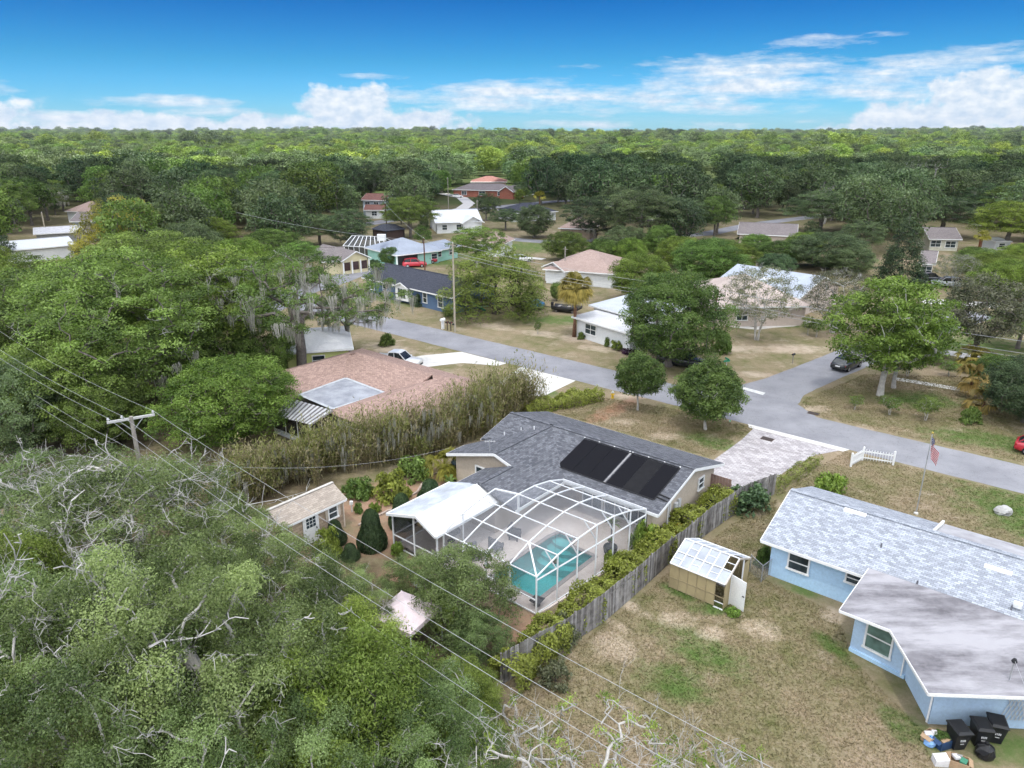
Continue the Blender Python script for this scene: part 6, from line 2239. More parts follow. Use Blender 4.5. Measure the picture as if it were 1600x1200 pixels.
def greenhouse():
    t = thing('greenhouse', 'small greenhouse with yellowed fibreglass walls and white panel roof', 'greenhouse', L(-13.9, 33.6), absolute=True)
    s0, s1, t0, t1, tm = -15.6, -12.35, 32.68, 35.9, 34.3
    h, r = 1.65, 2.42
    YEL = screen_mat('yellowed_panel', (0.29, 0.235, 0.13), 0.93)
    ROOFP = screen_mat('clear_roof_panel', (0.36, 0.385, 0.43), 0.72)
    FR = WHITE_METAL
    n = 7
    xs = np.linspace(s0, s1, n)
    for i in range(n - 1):
        a, b = xs[i], xs[i + 1]
        missing = (i == n - 2)
        for (z0, z1) in ((0.05, 0.75), (0.75, 1.62)):
            if missing:
                continue
            MB().slab([L(a + .01, t0, z1), L(b - .01, t0, z1), L(b - .01, t0 + .02, z1), L(a + .01, t0 + .02, z1)], z1 - z0 - 0.02).build('wall_panel', YEL, t)
        MB().slab([L(a + .01, t1, 1.62), L(b - .01, t1, 1.62), L(b - .01, t1 + .02, 1.62), L(a + .01, t1 + .02, 1.62)], 1.55).build('wall_panel', YEL, t)
        for (k0, k1) in ((0, 0.48), (0.48, 1.0)):
            if i == n - 2 and k1 == 1.0:
                continue
            p = lambda s, k: L(s, t0 - 0.08 + (tm - t0 + 0.08) * k, h + (r - h) * k)
            MB().slab([p(a + .02, k0), p(b - .02, k0), p(b - .02, k1 - .02), p(a + .02, k1 - .02)], 0.015).build('roof_panel', ROOFP, t)
            p = lambda s, k: L(s, t1 + 0.08 - (t1 - tm + 0.08) * k, h + (r - h) * k)
            MB().slab([p(a + .02, k0), p(a + .02, k1 - .02), p(b - .02, k1 - .02), p(b - .02, k0)], 0.015).build('roof_panel', ROOFP, t)
    for x in xs:
        MB().beam(L(x, t0 - .08, h + .02), L(x, tm, r + .02), 0.05, 0.04).build('rafter', FR, t)
        MB().beam(L(x, t1 + .08, h + .02), L(x, tm, r + .02), 0.05, 0.04).build('rafter', FR, t)
        MB().beam(L(x, t0 - .012, 0.02), L(x, t0 - .012, h), 0.035).build('stud', mat('old_frame', (0.33, 0.27, 0.16), 0.8), t)
    for (tt, z) in ((t0 - .08, h + .02), (tm, r + .03), (t1 + .08, h + .02)):
        MB().beam(L(s0, tt, z), L(s1, tt, z), 0.06, 0.05).build('roof_bar', FR, t)
    p = lambda k: (t0 - 0.08 + (tm - t0 + 0.08) * k, h + (r - h) * k + .025)
    MB().beam(L(s0, *p(0.48)), L(s1, *p(0.48)), 0.05, 0.035).build('roof_bar', FR, t)
    for i in range(n - 1):
        kk = (0.24, 0.74)[i % 2]
        MB().beam(L(xs[i], *p(kk)), L(xs[i + 1], *p(kk)), 0.035, 0.03).build('glazing_bar', FR, t)
    MB().beam(L(s0, t0 - .015, 0.75), L(s1, t0 - .015, 0.75), 0.03, 0.04).build('wall_rail', mat('old_frame', (0.33, 0.27, 0.16)), t)
    MB().beam(L(xs[-2], t0 - .015, 0.4), L(s1, t0 - .015, 0.4), 0.03, 0.04).build('wall_rail', FR, t)
    MB().beam(L(xs[-2], t0 - .02, 0.03), L(s1, t0 - .02, 0.03), 0.06, 0.06).build('sill', FR, t)
    # end wall with open doorway
    gap = 0.95
    MB().slab([L(s1, t0, h), L(s1, t0 + 0.7, h), L(s1 - .02, t0 + 0.7, h), L(s1 - .02, t0, h)], h - 0.03).build('wall_panel', YEL, t)
    MB().slab([L(s1, t1 - 0.9, h), L(s1, t1, h), L(s1 - .02, t1, h), L(s1 - .02, t1 - 0.9, h)], h - 0.03).build('wall_panel', YEL, t)
    MB().slab([L(s0, t0, h), L(s0, t1, h), L(s0 + .02, t1, h), L(s0 + .02, t0, h)], h - 0.03).build('wall_panel', YEL, t)
    PW = mat('peeling_wood', (0.50, 0.45, 0.39), 0.9, 0.3, 3)
    MB().beam(L(s1 + .03, t0 - .08, h), L(s1 + .03, tm, r), 0.05, 0.09).build('barge_board', PW, t)
    MB().beam(L(s1 + .03, t1 + .08, h), L(s1 + .03, tm, r), 0.05, 0.09).build('barge_board', PW, t)
    for tt in (t0 + 0.72, t1 - 0.92):
        MB().beam(L(s1 + .02, tt, 0), L(s1 + .02, tt, 2.0), 0.06, 0.06).build('door_post', FR, t)
    # the door stands open
    dd = (AX * 0.9 - BX * 0.25).normalized()
    b = L(s1 + 0.05, t0 + 0.74)
    q = MB().beam(b + dd * 0.02 + Vector((0, 0, 0.98)), b + dd * 0.92 + Vector((0, 0, 0.98)), 0.04, 1.8)
    d = q.build('door', WHITE, t)
    nn = Vector((dd.y, -dd.x, 0))
    MB().box(b + dd * 0.84 + nn * 0.05 + Vector((0, 0, 1.0)), (0.12, 0.05, 0.05), (dd, nn, Vector((0, 0, 1)))).build('handle', DARK, d)
    # clutter inside
    cl = thing('potting_bench', 'cluttered potting bench inside the greenhouse', 'bench', L(-13.0, 34.0), TH)
    MB().box((0, 0, 0.7), (1.6, 0.5, 0.05)).build('top', WOOD_OLD, cl)
    for x in (-0.7, 0.7):
        for y in (-0.2, 0.2):
            MB().box((x, y, 0.34), (0.07, 0.07, 0.68)).build('leg', WOOD_OLD, cl)


greenhouse()


def plank_fence():
    rnd = random.Random(12)
    t = thing('plank_fence', 'long weathered grey plank fence between the two back yards', 'fence', L(-16.6, 35), absolute=True)
    path = [L(-17.9, 20.8), L(-17.2, 24.5), L(-16.75, 27.6), L(-16.7, 31), L(-16.75, 35), L(-16.5, 39.5), L(-16.15, 43.6), L(-15.2, 47.6)]
    cum = [0]
    for i in range(len(path) - 1):
        cum.append(cum[-1] + (path[i + 1] - path[i]).length)
    W = 0.142
    mats = [mat('plank_%d' % i, c, 0.95, 0.45, 2.2, bump=0.4, coord='World', col2=c2) for i, (c, c2) in enumerate((
        ((0.235, 0.222, 0.212), (0.105, 0.098, 0.092)), ((0.30, 0.285, 0.27), (0.16, 0.15, 0.14)), ((0.19, 0.178, 0.168), (0.085, 0.078, 0.073)), ((0.36, 0.345, 0.33), (0.21, 0.2, 0.19))))]
    meshes = []
    for k in range(8):
        q = MB()
        w, z, d = W * 0.93, 1.8, 0.02
        tip = rnd.uniform(-0.03, 0.03)
        # dog-eared board
        prof = [(-w / 2, 0.03), (w / 2, 0.03), (w / 2, z - 0.04), (w / 2 - 0.03, z + tip), (-w / 2 + 0.03, z + tip), (-w / 2, z - 0.04)]
        f = [Vector((x, -d / 2, y)) for x, y in prof]; bk = [Vector((x, d / 2, y)) for x, y in prof]
        q.poly(f); q.poly(bk[::-1])
        for i in range(6):
            j = (i + 1) % 6
            q.poly([f[i], bk[i], bk[j], f[j]])
        me = q.mesh('plank'); me.materials.append(mats[k % 4]); meshes.append(me)
    n = int(cum[-1] / W)
    rest = MB()
    for i in range(n):
        u = (i + 0.5) * W
        k = max(j for j in range(len(cum) - 1) if cum[j] <= u)
        f = (u - cum[k]) / (cum[k + 1] - cum[k])
        p = path[k] + (path[k + 1] - path[k]) * f
        d = (path[k + 1] - path[k]).normalized()
        sag = 0.05 * math.sin(u * 1.1) + 0.04 * math.sin(u * 0.37)
        o = put('plank', meshes[(i * 7 + rnd.randrange(3)) % 8], None, t)
        o.location = (p.x, p.y, 0)
        o.rotation_euler = (rnd.uniform(-.012, .012) + 0.03 * math.sin(u * 0.5), rnd.uniform(-.012, .012), math.atan2(d.y, d.x))
        o.scale = (1, 1, 1 + sag * 0.5 + rnd.uniform(-0.01, 0.01))
    for j in range(int(cum[-1] / 2.4) + 1):
        u = min(j * 2.4, cum[-1] - 0.01)
        k = max(jj for jj in range(len(cum) - 1) if cum[jj] <= u)
        p = path[k] + (path[k + 1] - path[k]) * ((u - cum[k]) / (cum[k + 1] - cum[k])) - AX * 0.09
        MB().box(p + Vector((0, 0, 0.87)), (0.09, 0.09, 1.75)).build('post', WOOD_OLD, t)
    for k in range(len(path) - 1):
        for z in (0.4, 1.45):
            MB().beam(path[k] - AX * 0.04 + Vector((0, 0, z)), path[k + 1] - AX * 0.04 + Vector((0, 0, z)), 0.04, 0.09).build('rail', WOOD_OLD, t)
    # chain-link stub at the blue house
    cl = thing('chain_link_fence', 'short chain-link fence between greenhouse and blue house', 'fence', L(-12, 36.6), absolute=True)
    a, b = L(-12.3, 35.9), L(-11.9, 38.6)
    c = L(-13.0, 38.0)
    G = mat('galvanised_dull', (0.42, 0.43, 0.44), 0.5, metal=0.4)
    pts = [P(1171, 893), P(1189, 910), P(1205, 898)]
    for p in pts:
        MB().tube([p, p + Vector((0, 0, 1.15))], 0.03, 7).build('post', G, cl)
    net = screen_mat('chain_link', (0.35, 0.36, 0.36), 0.25)
    for p, q in zip(pts[:-1], pts[1:]):
        MB().tube([p + Vector((0, 0, 1.12)), q + Vector((0, 0, 1.12))], 0.02, 6).build('rail', G, cl)
        MB().poly([p + Vector((0, 0, .02)), q + Vector((0, 0, .02)), q + Vector((0, 0, 1.1)), p + Vector((0, 0, 1.1))]).build('mesh_panel', net, cl)


plank_fence()


def brown_house():
    t = thing('brown_roof_house', 'house under a broad brown shingle hip roof with translucent patio cover', 'house', L(-51, 40), absolute=True)
    E_ = 2.45
    Z = 3.85
    s0, s1, t0, t1 = -60.5, -40.6, 33.3, 47.3
    tm = 43.0
    hip = 4.6
    k = (Z - E_) / (t1 - tm)
    A, B = L(s0 + hip, tm, Z), L(s1 - hip, tm, Z)
    roofs = [
        [L(s0, t1, E_), L(s1, t1, E_), B, A],
        [L(s1, t1, E_), L(s1, t1 - 8.2, E_), B],
        [L(s0, t1, E_), A, L(s0, t1 - 8.2, E_)],
        [A, B, L(s1 - 4.6, 38.9, E_ + 0.05), L(s0 + 4.6, 38.9, E_ + 0.05)],
    ]
    for r in roofs:
        MB().slab(r, 0.14).build('roof_slope', BROWN_SHINGLE, t)
    # two wings towards the back yard
    for (a0, a1) in ((s0, s0 + 7.6), (s1 - 7.6, s1)):
        am = (a0 + a1) / 2
        zr = 3.7
        f = L(am, t0, zr)
        MB().slab([L(a0, t0, E_), L(am, t0 + 3.0, zr), L(am, 42.75, zr), L(a0, 42.75, E_)], 0.13).build('roof_slope', BROWN_SHINGLE, t)
        MB().slab([L(a1, t0, E_), L(a1, 42.75, E_), L(am, 42.75, zr), L(am, t0 + 3.0, zr)], 0.13).build('roof_slope', BROWN_SHINGLE, t)
        MB().slab([L(a0, t0, E_), L(a1, t0, E_), L(am, t0 + 3.0, zr)], 0.13).build('roof_slope', BROWN_SHINGLE, t)
    q = MB()
    prism(q, [L(s0 + .6, t0 + .6), L(s0 + 7.0, t0 + .6), L(s0 + 7.0, 40), L(s0 + .6, 40)], 0, E_ - .05)
    prism(q, [L(s1 - 6.8, t0 + .6), L(s1 - .6, t0 + .6), L(s1 - .6, 40), L(s1 - 6.8, 40)], 0, E_ - .05)
    prism(q, [L(s0 + .6, 39.99), L(s1 - .6, 39.99), L(s1 - .6, t1 - .6), L(s0 + .6, t1 - .6)], 0, E_ - .05)
    q.build('wall', mat('cream_stucco', (0.60, 0.57, 0.51), 0.95, 0.1, 0.7, coord='World'), t)
    fascia(t, [(L(s1, t0, E_), L(s1, t1, E_)), (L(s1 - 7.6, t0, E_), L(s1, t0, E_)), (L(s0, t1, E_), L(s1, t1, E_))], 0.16, 0.05, mat('brown_fascia', (0.06, 0.045, 0.04)))
    window(t, L(s1 - 4.6, t0 + .59, 1.5), 1.4, 1.1, -BX)
    window(t, L(s1 - .59, 36.5, 1.5), 1.3, 1.0, AX)
    # patio cover between the wings, then a corrugated screened room
    cov = mat('translucent_cover', (0.36, 0.375, 0.41), 0.5, 0.35, 0.8, coord='World', col2=(0.22, 0.23, 0.26))
    pc = [P(468, 617, 2.66), P(520, 639, 2.66), P(601, 614, 2.72), P(540, 591, 2.72)]
    MB().slab(pc, 0.06).build('patio_cover', cov, t)
    for i in range(4):
        a, b = pc[i], pc[(i + 1) % 4]
        MB().beam(a + Vector((0, 0, .02)), b + Vector((0, 0, .02)), 0.3, 0.03).build('flashing', mat('light_flashing', (0.48, 0.50, 0.53), 0.5), t)
    pr = thing('screen_room', 'corrugated tin-roofed screen room behind the brown-roofed house', 'screen room', P(487, 690), absolute=True)
    a, b, c, d = P(452, 622, 2.6), P(522, 642, 2.6), P(487, 664, 2.25), P(430, 650, 2.25)
    n = 22
    tinm = [mat('rusty_tin', (0.52, 0.52, 0.53), 0.6, 0.3, 1, coord='World'), mat('dark_tin', (0.16, 0.15, 0.15), 0.7, 0.3, 1, coord='World')]
    for i in range(n):
        f0, f1 = i / n, (i + 1) / n
        up = 0.03 if i % 2 == 0 else 0.0
        # corrugations run from the house down to the eave
        p0, p1 = a.lerp(b, f0), a.lerp(b, f1)
        q1, q0 = d.lerp(c, f1), d.lerp(c, f0)
        MB().slab([p0 + Vector((0, 0, up)), q0 + Vector((0, 0, up)), q1 + Vector((0, 0, up)), p1 + Vector((0, 0, up))], 0.03).build('roof_sheet', tinm[i % 2], pr)
    g = [P(487, 698), P(430, 676), P(538, 668)]
    top = [Vector((g[0].x, g[0].y, 2.2)), Vector((g[1].x, g[1].y, 2.2)), Vector((g[2].x, g[2].y, 2.45))]
    ws = screen_mat('dark_screen', (0.02, 0.022, 0.024), 0.8)
    for i in (1, 2):
        nn = 3
        for k_ in range(nn):
            x0, x1 = g[0].lerp(g[i], k_ / nn), g[0].lerp(g[i], (k_ + 1) / nn)
            MB().poly([x0 + Vector((0, 0, .45)), x1 + Vector((0, 0, .45)), x1 + Vector((0, 0, 2.2)), x0 + Vector((0, 0, 2.2))]).build('screen_panel', ws, pr)
            MB().beam(x1, x1 + Vector((0, 0, 2.2)), 0.08).build('post', WHITE, pr)
        MB().beam(g[0] + Vector((0, 0, .22)), g[i] + Vector((0, 0, .22)), 0.12, 0.44).build('knee_wall', WHITE, pr)
        MB().beam(g[0] + Vector((0, 0, 2.2)), g[i] + Vector((0, 0, 2.2)), 0.1, 0.12).build('beam', WHITE, pr)
    MB().beam(g[0], g[0] + Vector((0, 0, 2.2)), 0.1).build('post', WHITE, pr)


brown_house()


def house(name, label, p1, p2, depth, wall_h, rise, roof, wall, kind_='gable', over=0.5, wins=(), trim=WHITE, gable_m=None, extra=None, flip=1, ze=None):
    """Generic house from the photo ends p1, p2 of its near eave; depth runs away from the camera.
    wins: (fraction along, centre height, w, h) on the near wall; ('end', fraction, z, w, h) on the end nearest p2."""
    ze = ze or wall_h
    a, b = P(p1[0], p1[1], ze), P(p2[0], p2[1], ze)
    X = Vector((b.x - a.x, b.y - a.y, 0)); ln = X.length; X.normalize()
    Y = Vector((-X.y, X.x, 0))
    if Y.y < 0:
        Y = -Y
    t = thing(name, label, 'house', (a.x, a.y, 0), absolute=True)
    O = Vector((a.x, a.y, 0))
    def Q(u, v, z):
        return O + X * u + Y * v + Vector((0, 0, z))
    D = depth
    q = MB()
    prism(q, [Q(over, over, 0), Q(ln - over, over, 0), Q(ln - over, D - over, 0), Q(over, D - over, 0)], 0, wall_h - 0.03)
    zr = wall_h + rise
    if kind_ == 'gable':
        for u in (over, ln - over):
            q.poly([Q(u, over, wall_h - .04), Q(u, D - over, wall_h - .04), Q(u, D / 2, zr - 0.15)])
    q.build('wall', wall, t)
    edges = []
    if kind_ == 'gable':
        MB().slab([Q(0, 0, wall_h), Q(ln, 0, wall_h), Q(ln, D / 2, zr), Q(0, D / 2, zr)], 0.14).build('roof_slope', roof, t)
        MB().slab([Q(0, D, wall_h), Q(0, D / 2, zr), Q(ln, D / 2, zr), Q(ln, D, wall_h)], 0.14).build('roof_slope', roof, t)
        edges = [(Q(0, -.02, wall_h), Q(ln, -.02, wall_h)), (Q(-.02, 0, wall_h), Q(-.02, D / 2, zr)), (Q(ln + .02, 0, wall_h), Q(ln + .02, D / 2, zr)),
                 (Q(-.02, D, wall_h), Q(-.02, D / 2, zr)), (Q(ln + .02, D, wall_h), Q(ln + .02, D / 2, zr))]
        ridge_cap(t, Q(0, D / 2, zr), Q(ln, D / 2, zr), roof)
    elif kind_ == 'cross':      # ridge runs away from the camera: gable faces it
        MB().slab([Q(0, 0, wall_h), Q(ln / 2, 0, zr), Q(ln / 2, D, zr), Q(0, D, wall_h)], 0.14).build('roof_slope', roof, t)
        MB().slab([Q(ln, 0, wall_h), Q(ln, D, wall_h), Q(ln / 2, D, zr), Q(ln / 2, 0, zr)], 0.14).build('roof_slope', roof, t)
        g = MB().poly([Q(over, over * .9, wall_h - .04), Q(ln - over, over * .9, wall_h - .04), Q(ln / 2, over * .9, zr - 0.2)])
        g.build('gable', gable_m or wall, t)
        edges = [(Q(0, -.02, wall_h), Q(ln / 2, -.02, zr)), (Q(ln, -.02, wall_h), Q(ln / 2, -.02, zr)), (Q(ln + .02, 0, wall_h), Q(ln + .02, D, wall_h)), (Q(-.02, 0, wall_h), Q(-.02, D, wall_h))]
    elif kind_ == 'hip':
        h = min(D / 2, ln / 2 - 0.3)
        A, B = Q(h, D / 2, zr), Q(ln - h, D / 2, zr)
        for r in ([Q(0, 0, wall_h), Q(ln, 0, wall_h), B, A], [Q(ln, 0, wall_h), Q(ln, D, wall_h), B], [Q(ln, D, wall_h), Q(0, D, wall_h), A, B], [Q(0, D, wall_h), Q(0, 0, wall_h), A]):
            MB().slab(r, 0.14).build('roof_slope', roof, t)
        edges = [(Q(0, -.02, wall_h), Q(ln, -.02, wall_h)), (Q(ln + .02, 0, wall_h), Q(ln + .02, D, wall_h)), (Q(-.02, 0, wall_h), Q(-.02, D, wall_h))]
        ridge_cap(t, A, B, roof)
    else:                        # flat, falling to the near eave
        MB().slab([Q(0, 0, wall_h), Q(ln, 0, wall_h), Q(ln, D, zr), Q(0, D, zr)], 0.2).build('flat_roof', roof, t)
        edges = [(Q(0, -.03, wall_h), Q(ln, -.03, wall_h)), (Q(ln + .03, 0, wall_h), Q(ln + .03, D, zr)), (Q(-.03, 0, wall_h), Q(-.03, D, zr))]
    fascia(t, edges, 0.18, 0.06, trim)
    for w in wins:
        if w[0] == 'end':
            window(t, Q(ln - over + .01, D * w[1], w[2]), w[3], w[4], X)
        elif w[0] == 'endl':
            window(t, Q(over - .01, D * w[1], w[2]), w[3], w[4], -X)
        elif w[0] == 'door':
            door(t, Q(ln * w[1], over - .01, 0.05), w[2], w[3], -Y, w[4] if len(w) > 4 else DARK, handle=False)
        else:
            window(t, Q(ln * w[0], over - .01, w[1]), w[2], w[3], -Y, upright=1 if w[2] > 1.3 else 0)
    if extra:
        extra(t, Q, ln, D, zr)
    return t


def far_houses():
    SL = mat('slate_blue_boards', (0.105, 0.165, 0.27), 0.9, 0.12, 1.2, coord='World')
    CREAM = mat('cream_yellow_wall', (0.68, 0.61, 0.40), 0.9, 0.08)
    TEAL = mat('mint_wall', (0.38, 0.66, 0.58), 0.9, 0.08)
    WW = mat('white_wall', (0.68, 0.69, 0.69), 0.9, 0.08, coord='World')
    LIME = mat('lime_wall', (0.66, 0.70, 0.28), 0.9, 0.08)
    STUC = mat('pinkish_stucco', (0.56, 0.47, 0.41), 0.95, 0.1, coord='World')
    BRICK = shingle_mat('red_brick', (0.34, 0.115, 0.075), (0.25, 0.085, 0.06), (0.30, 0.24, 0.2), 0.3, 0.1)

    def slate_extra(t, Q, ln, D, zr):
        # little gabled bay with three lights
        q = MB()
        u0, u1 = ln * 0.42, ln * 0.56
        prism(q, [Q(u0, -.3, 0), Q(u1, -.3, 0), Q(u1, 0.5, 0), Q(u0, 0.5, 0)], 0.5, 2.5)
        q.poly([Q(u0, -.3, 2.5), Q(u1, -.3, 2.5), Q((u0 + u1) / 2, -.3, 3.1)])
        q.build('bay', WHITE, t)
        um = (u0 + u1) / 2
        for s in (-1, 1):
            MB().slab([Q(um, -.5, 3.2), Q(um + s * 1.9, -.5, 2.45), Q(um + s * 1.9, 1.8, 2.45), Q(um, 1.8, 3.2)], 0.1).build('bay_roof', SLATE_SHINGLE, t)
            MB().beam(Q(um, -.52, 3.18), Q(um + s * 1.9, -.52, 2.43), 0.06, 0.2).build('bay_trim', WHITE, t)
        for k in (-1, 0, 1):
            MB().box(Q(um + k * 0.62, -.32, 1.6), (0.48, 0.03, 1.4), ((Q(1, 0, 0) - Q(0, 0, 0)), (Q(0, 1, 0) - Q(0, 0, 0)), Vector((0, 0, 1)))).build('pane', GLASS, t)
    house('slate_blue_house', 'slate-blue house with dark roof and white arched bay window', (565, 433), (706, 465), 9.5, 2.6, 1.7, SLATE_SHINGLE, SL,
          wins=[(0.10, 1.5, 0.8, 1.3), (0.25, 1.4, 0.9, 1.3), (0.70, 1.5, 0.8, 1.4), (0.86, 1.4, 1.0, 1.5)], extra=slate_extra)

    def cream_extra(t, Q, ln, D, zr):
        for k in range(4):
            MB().box(Q(0.4 + (ln - 0.8) * k / 3, 0.2, 1.2), (0.22, 0.22, 2.4)).build('column', WHITE, t)
        for k in range(3):
            MB().box(Q(0.4 + (ln - 0.8) * (k + 0.5) / 3, 0.42, 1.4), ((ln - 1) / 3 * 0.7, 0.03, 1.5), ((Q(1, 0, 0) - Q(0, 0, 0)), (Q(0, 1, 0) - Q(0, 0, 0)), Vector((0, 0, 1)))).build('pane', mat('brown_glass', (0.06, 0.035, 0.035), 0.2), t)
    house('cream_gable_house', 'cream house with white-columned gable porch and taupe roof', (534, 408), (580, 402), 12, 2.6, 1.5, TAUPE_SHINGLE, CREAM, 'cross', extra=cream_extra)
    house('taupe_roof_wing', 'long taupe-roofed wing beside the white-columned gable porch', (500, 409), (542, 407), 10, 2.5, 1.8, TAUPE_SHINGLE, CREAM, 'gable')

    def teal_extra(t, Q, ln, D, zr):
        MB().box(Q(ln * 0.28, 0.6, 1.2), (ln * 0.42, 0.4, 2.2), ((Q(1, 0, 0) - Q(0, 0, 0)), (Q(0, 1, 0) - Q(0, 0, 0)), Vector((0, 0, 1)))).build('carport_painted_shade', DARK, t)  # dark block painted in place of the carport's shade
        MB().box(Q(0.3, 0.1, 1.2), (0.2, 0.2, 2.4)).build('post', WHITE, t)
        MB().box(Q(ln * 0.1, D * 0.55, zr + 0.3), (1.6, 1.0, 1.2)).build('chimney', WHITE, t)
    house('mint_house', 'mint-green house with wide tin roof and carport', (618, 399), (690, 391), 13, 2.5, 2.2, TIN, TEAL, 'hip', wins=[(0.86, 1.4, 1.2, 1.0)], extra=teal_extra)
    house('mint_wing', 'mint-green end wing with small windows', (676, 393), (720, 384), 8, 2.4, 1.0, TIN, TEAL, 'gable', wins=[(0.3, 1.5, 1.0, 1.0), (0.7, 1.5, 1.0, 1.0)])
    # far pool cage
    c = thing('far_pool_cage', 'dark screen pool cage with white ribs behind the cream house', 'pool cage', P(570, 392), absolute=True)
    a = [P(536, 384, 2.4), P(604, 388, 2.4), P(612, 376, 2.4), P(548, 374, 2.4)]
    up = Vector((0, 0, 1.6))
    rid = [a[0].lerp(a[3], 0.5).lerp(a[1], 0.15) + up, a[1].lerp(a[2], 0.5).lerp(a[0], 0.15) + up]
    DS = screen_mat('far_screen', (0.05, 0.055, 0.06), 0.7)
    for k in range(9):
        f = k / 8
        p0, p1, r_ = a[0].lerp(a[1], f), a[3].lerp(a[2], f), rid[0].lerp(rid[1], f)
        MB().beam(p0, r_, 0.12).build('rib', WHITE_METAL, c)
        MB().beam(r_, p1, 0.12).build('rib', WHITE_METAL, c)
        MB().beam(Vector((p0.x, p0.y, 0)), p0, 0.1).build('post', WHITE_METAL, c)
    MB().beam(rid[0], rid[1], 0.12).build('rib', WHITE_METAL, c)
    MB().beam(a[0], a[1], 0.14).build('rib', WHITE_METAL, c)
    MB().poly([a[0], a[1], rid[1], rid[0]]).build('screen_panel', DS, c)
    MB().poly([a[3], a[2], rid[1], rid[0]]).build('screen_panel', DS, c)
    MB().poly([Vector((a[0].x, a[0].y, 0)), Vector((a[1].x, a[1].y, 0)), a[1], a[0]]).build('screen_panel', DS, c)

    house('white_flat_house', 'white house with bright flat roof before the dense oak', (893, 494), (985, 521), 6, 2.6, 0.3, WHITE_ROOF, WW, 'flat', wins=[(0.30, 1.45, 1.9, 1.2)])
    house('white_upper_roof', 'raised white-roofed block of the flat-roofed white house', (920, 476), (1010, 500), 8, 3.2, 0.5, mat('pale_flat_roof', (0.50, 0.53, 0.58), 0.6, 0.12, 0.5, coord='World'), WW, 'flat')
    house('pink_roof_house', 'house with pale pinkish shingle hip roof beyond the palm', (848, 420), (962, 428), 14, 2.5, 2.6, PINK_SHINGLE, WW, 'hip')
    house('white_gable_wing', 'white gable wing beside the pinkish hip roof', (846, 416), (882, 424), 10, 2.5, 1.2, PINK_SHINGLE, WW, 'cross')
    house('stucco_house', 'tan stucco house with tan tile roof behind the crape myrtle', (1118, 480), (1268, 478), 16, 2.8, 2.8, mat('tan_tile_roof', (0.46, 0.38, 0.34), 0.9, 0.15, 0.8, coord='World'), STUC, 'hip', wins=[(0.3, 1.5, 1.4, 1.2)])
    house('tin_porch_house', 'pale tin gable roof wing of the stucco house', (1250, 466), (1318, 446), 14, 2.9, 2.2, mat('pale_tin', (0.40, 0.44, 0.50), 0.4, 0.1, 0.6, coord='World'), STUC, 'cross')
    house('white_box_room', 'white flat dormer block above the stucco roof', (1180, 432), (1216, 438), 4, 4.2, 0.2, WHITE_ROOF, WW, 'flat', ze=4.2)
    house('lime_house', 'pale lime house with white roof behind the brown-roofed house', (440, 552), (552, 544), 10, 2.6, 1.0, WHITE_ROOF, LIME, 'hip', wins=[(0.5, 1.4, 1.2, 1.0)])
    house('brick_house', 'long red brick ranch house with dark roof', (706, 296), (800, 298), 12, 2.8, 2.2, TAUPE_SHINGLE, BRICK, 'hip', wins=[(0.2, 1.5, 2, 1.4), (0.5, 1.5, 2.5, 1.5), (0.8, 1.5, 2, 1.4)])
    house('brick_gable_wing', 'brick gable wing in front of the red brick ranch', (778, 299), (802, 300), 10, 2.8, 2.0, TAUPE_SHINGLE, BRICK, 'cross')
    house('two_storey_house', 'pale two-storey house with red-brown roof', (563, 312), (602, 313), 9, 5.2, 1.6, RED_SHINGLE, mat('pale_blue_wall', (0.45, 0.52, 0.58)), 'gable', wins=[(0.25, 3.9, 1.5, 1.3), (0.6, 3.9, 1.5, 1.3), (0.6, 1.5, 1.5, 1.3)], ze=5.2)
    house('red_roof_wing', 'low red-roofed wing before the two-storey house', (568, 328), (600, 328), 6, 2.6, 1.3, RED_SHINGLE, WW, 'gable', wins=[(0.5, 1.5, 1.5, 1.2)])
    house('white_tin_house', 'white house with bright white tin roof in the middle yards', (680, 348), (754, 346), 15, 2.8, 2.4, mat('bright_tin', (0.60, 0.62, 0.65), 0.45, 0.06, 0.6), WW, 'gable', wins=[(0.2, 1.5, 1.2, 1.2), (0.5, 1.5, 1.2, 1.2)])
    house('white_tin_wing', 'small bright-roofed wing of the white tin-roofed house', (722, 349), (757, 347), 9, 2.6, 1.6, mat('bright_tin', (0.60, 0.62, 0.65)), WW, 'cross')
    house('dark_roof_house', 'white house with dark roof on the far street', (798, 333), (872, 330), 12, 2.6, 2.2, SLATE_SHINGLE, WW, 'hip', wins=[(0.1, 1.5, 1.5, 1.3)])
    house('pink_hip_house', 'small pale pink hip-roofed house behind the spreading tree', (738, 381), (784, 383), 10, 2.5, 2.2, PINK_SHINGLE, WW, 'hip')
    house('grey_far_house', 'low grey-roofed house on the far side street', (1152, 365), (1246, 369), 12, 2.6, 2.0, TAUPE_SHINGLE, STUC, 'gable', wins=[(0.3, 1.4, 2, 1.3)])
    house('grey_cottage', 'grey-roofed cottage with cream walls beside the oaks', (1452, 373), (1504, 374), 9, 2.6, 2.0, TAUPE_SHINGLE, mat('cream_wall2', (0.62, 0.6, 0.5)), 'gable', wins=[(0.25, 1.5, 2, 1.3), (0.7, 1.4, 2, 1.3)])
    house('grey_shed_house', 'small grey-roofed outbuilding beside the conifer', (1436, 411), (1462, 413), 8, 2.5, 1.8, TAUPE_SHINGLE, WW, 'gable', wins=[(0.5, 1.3, 1.6, 1.2)])
    house('white_garden_shed', 'white flat-roofed garden shed beside the red fence', (1556, 377), (1582, 377), 5, 2.6, 0.2, WHITE_ROOF, WW, 'flat', over=0.2, wins=[(0.45, 1.7, 1.2, 0.8)])
    # red board fence
    f = thing('red_board_fence', 'red-brown board fence beside the white garden shed', 'fence', P(1545, 388), absolute=True)
    a, b = P(1528, 387), P(1557, 388)
    nb = 14
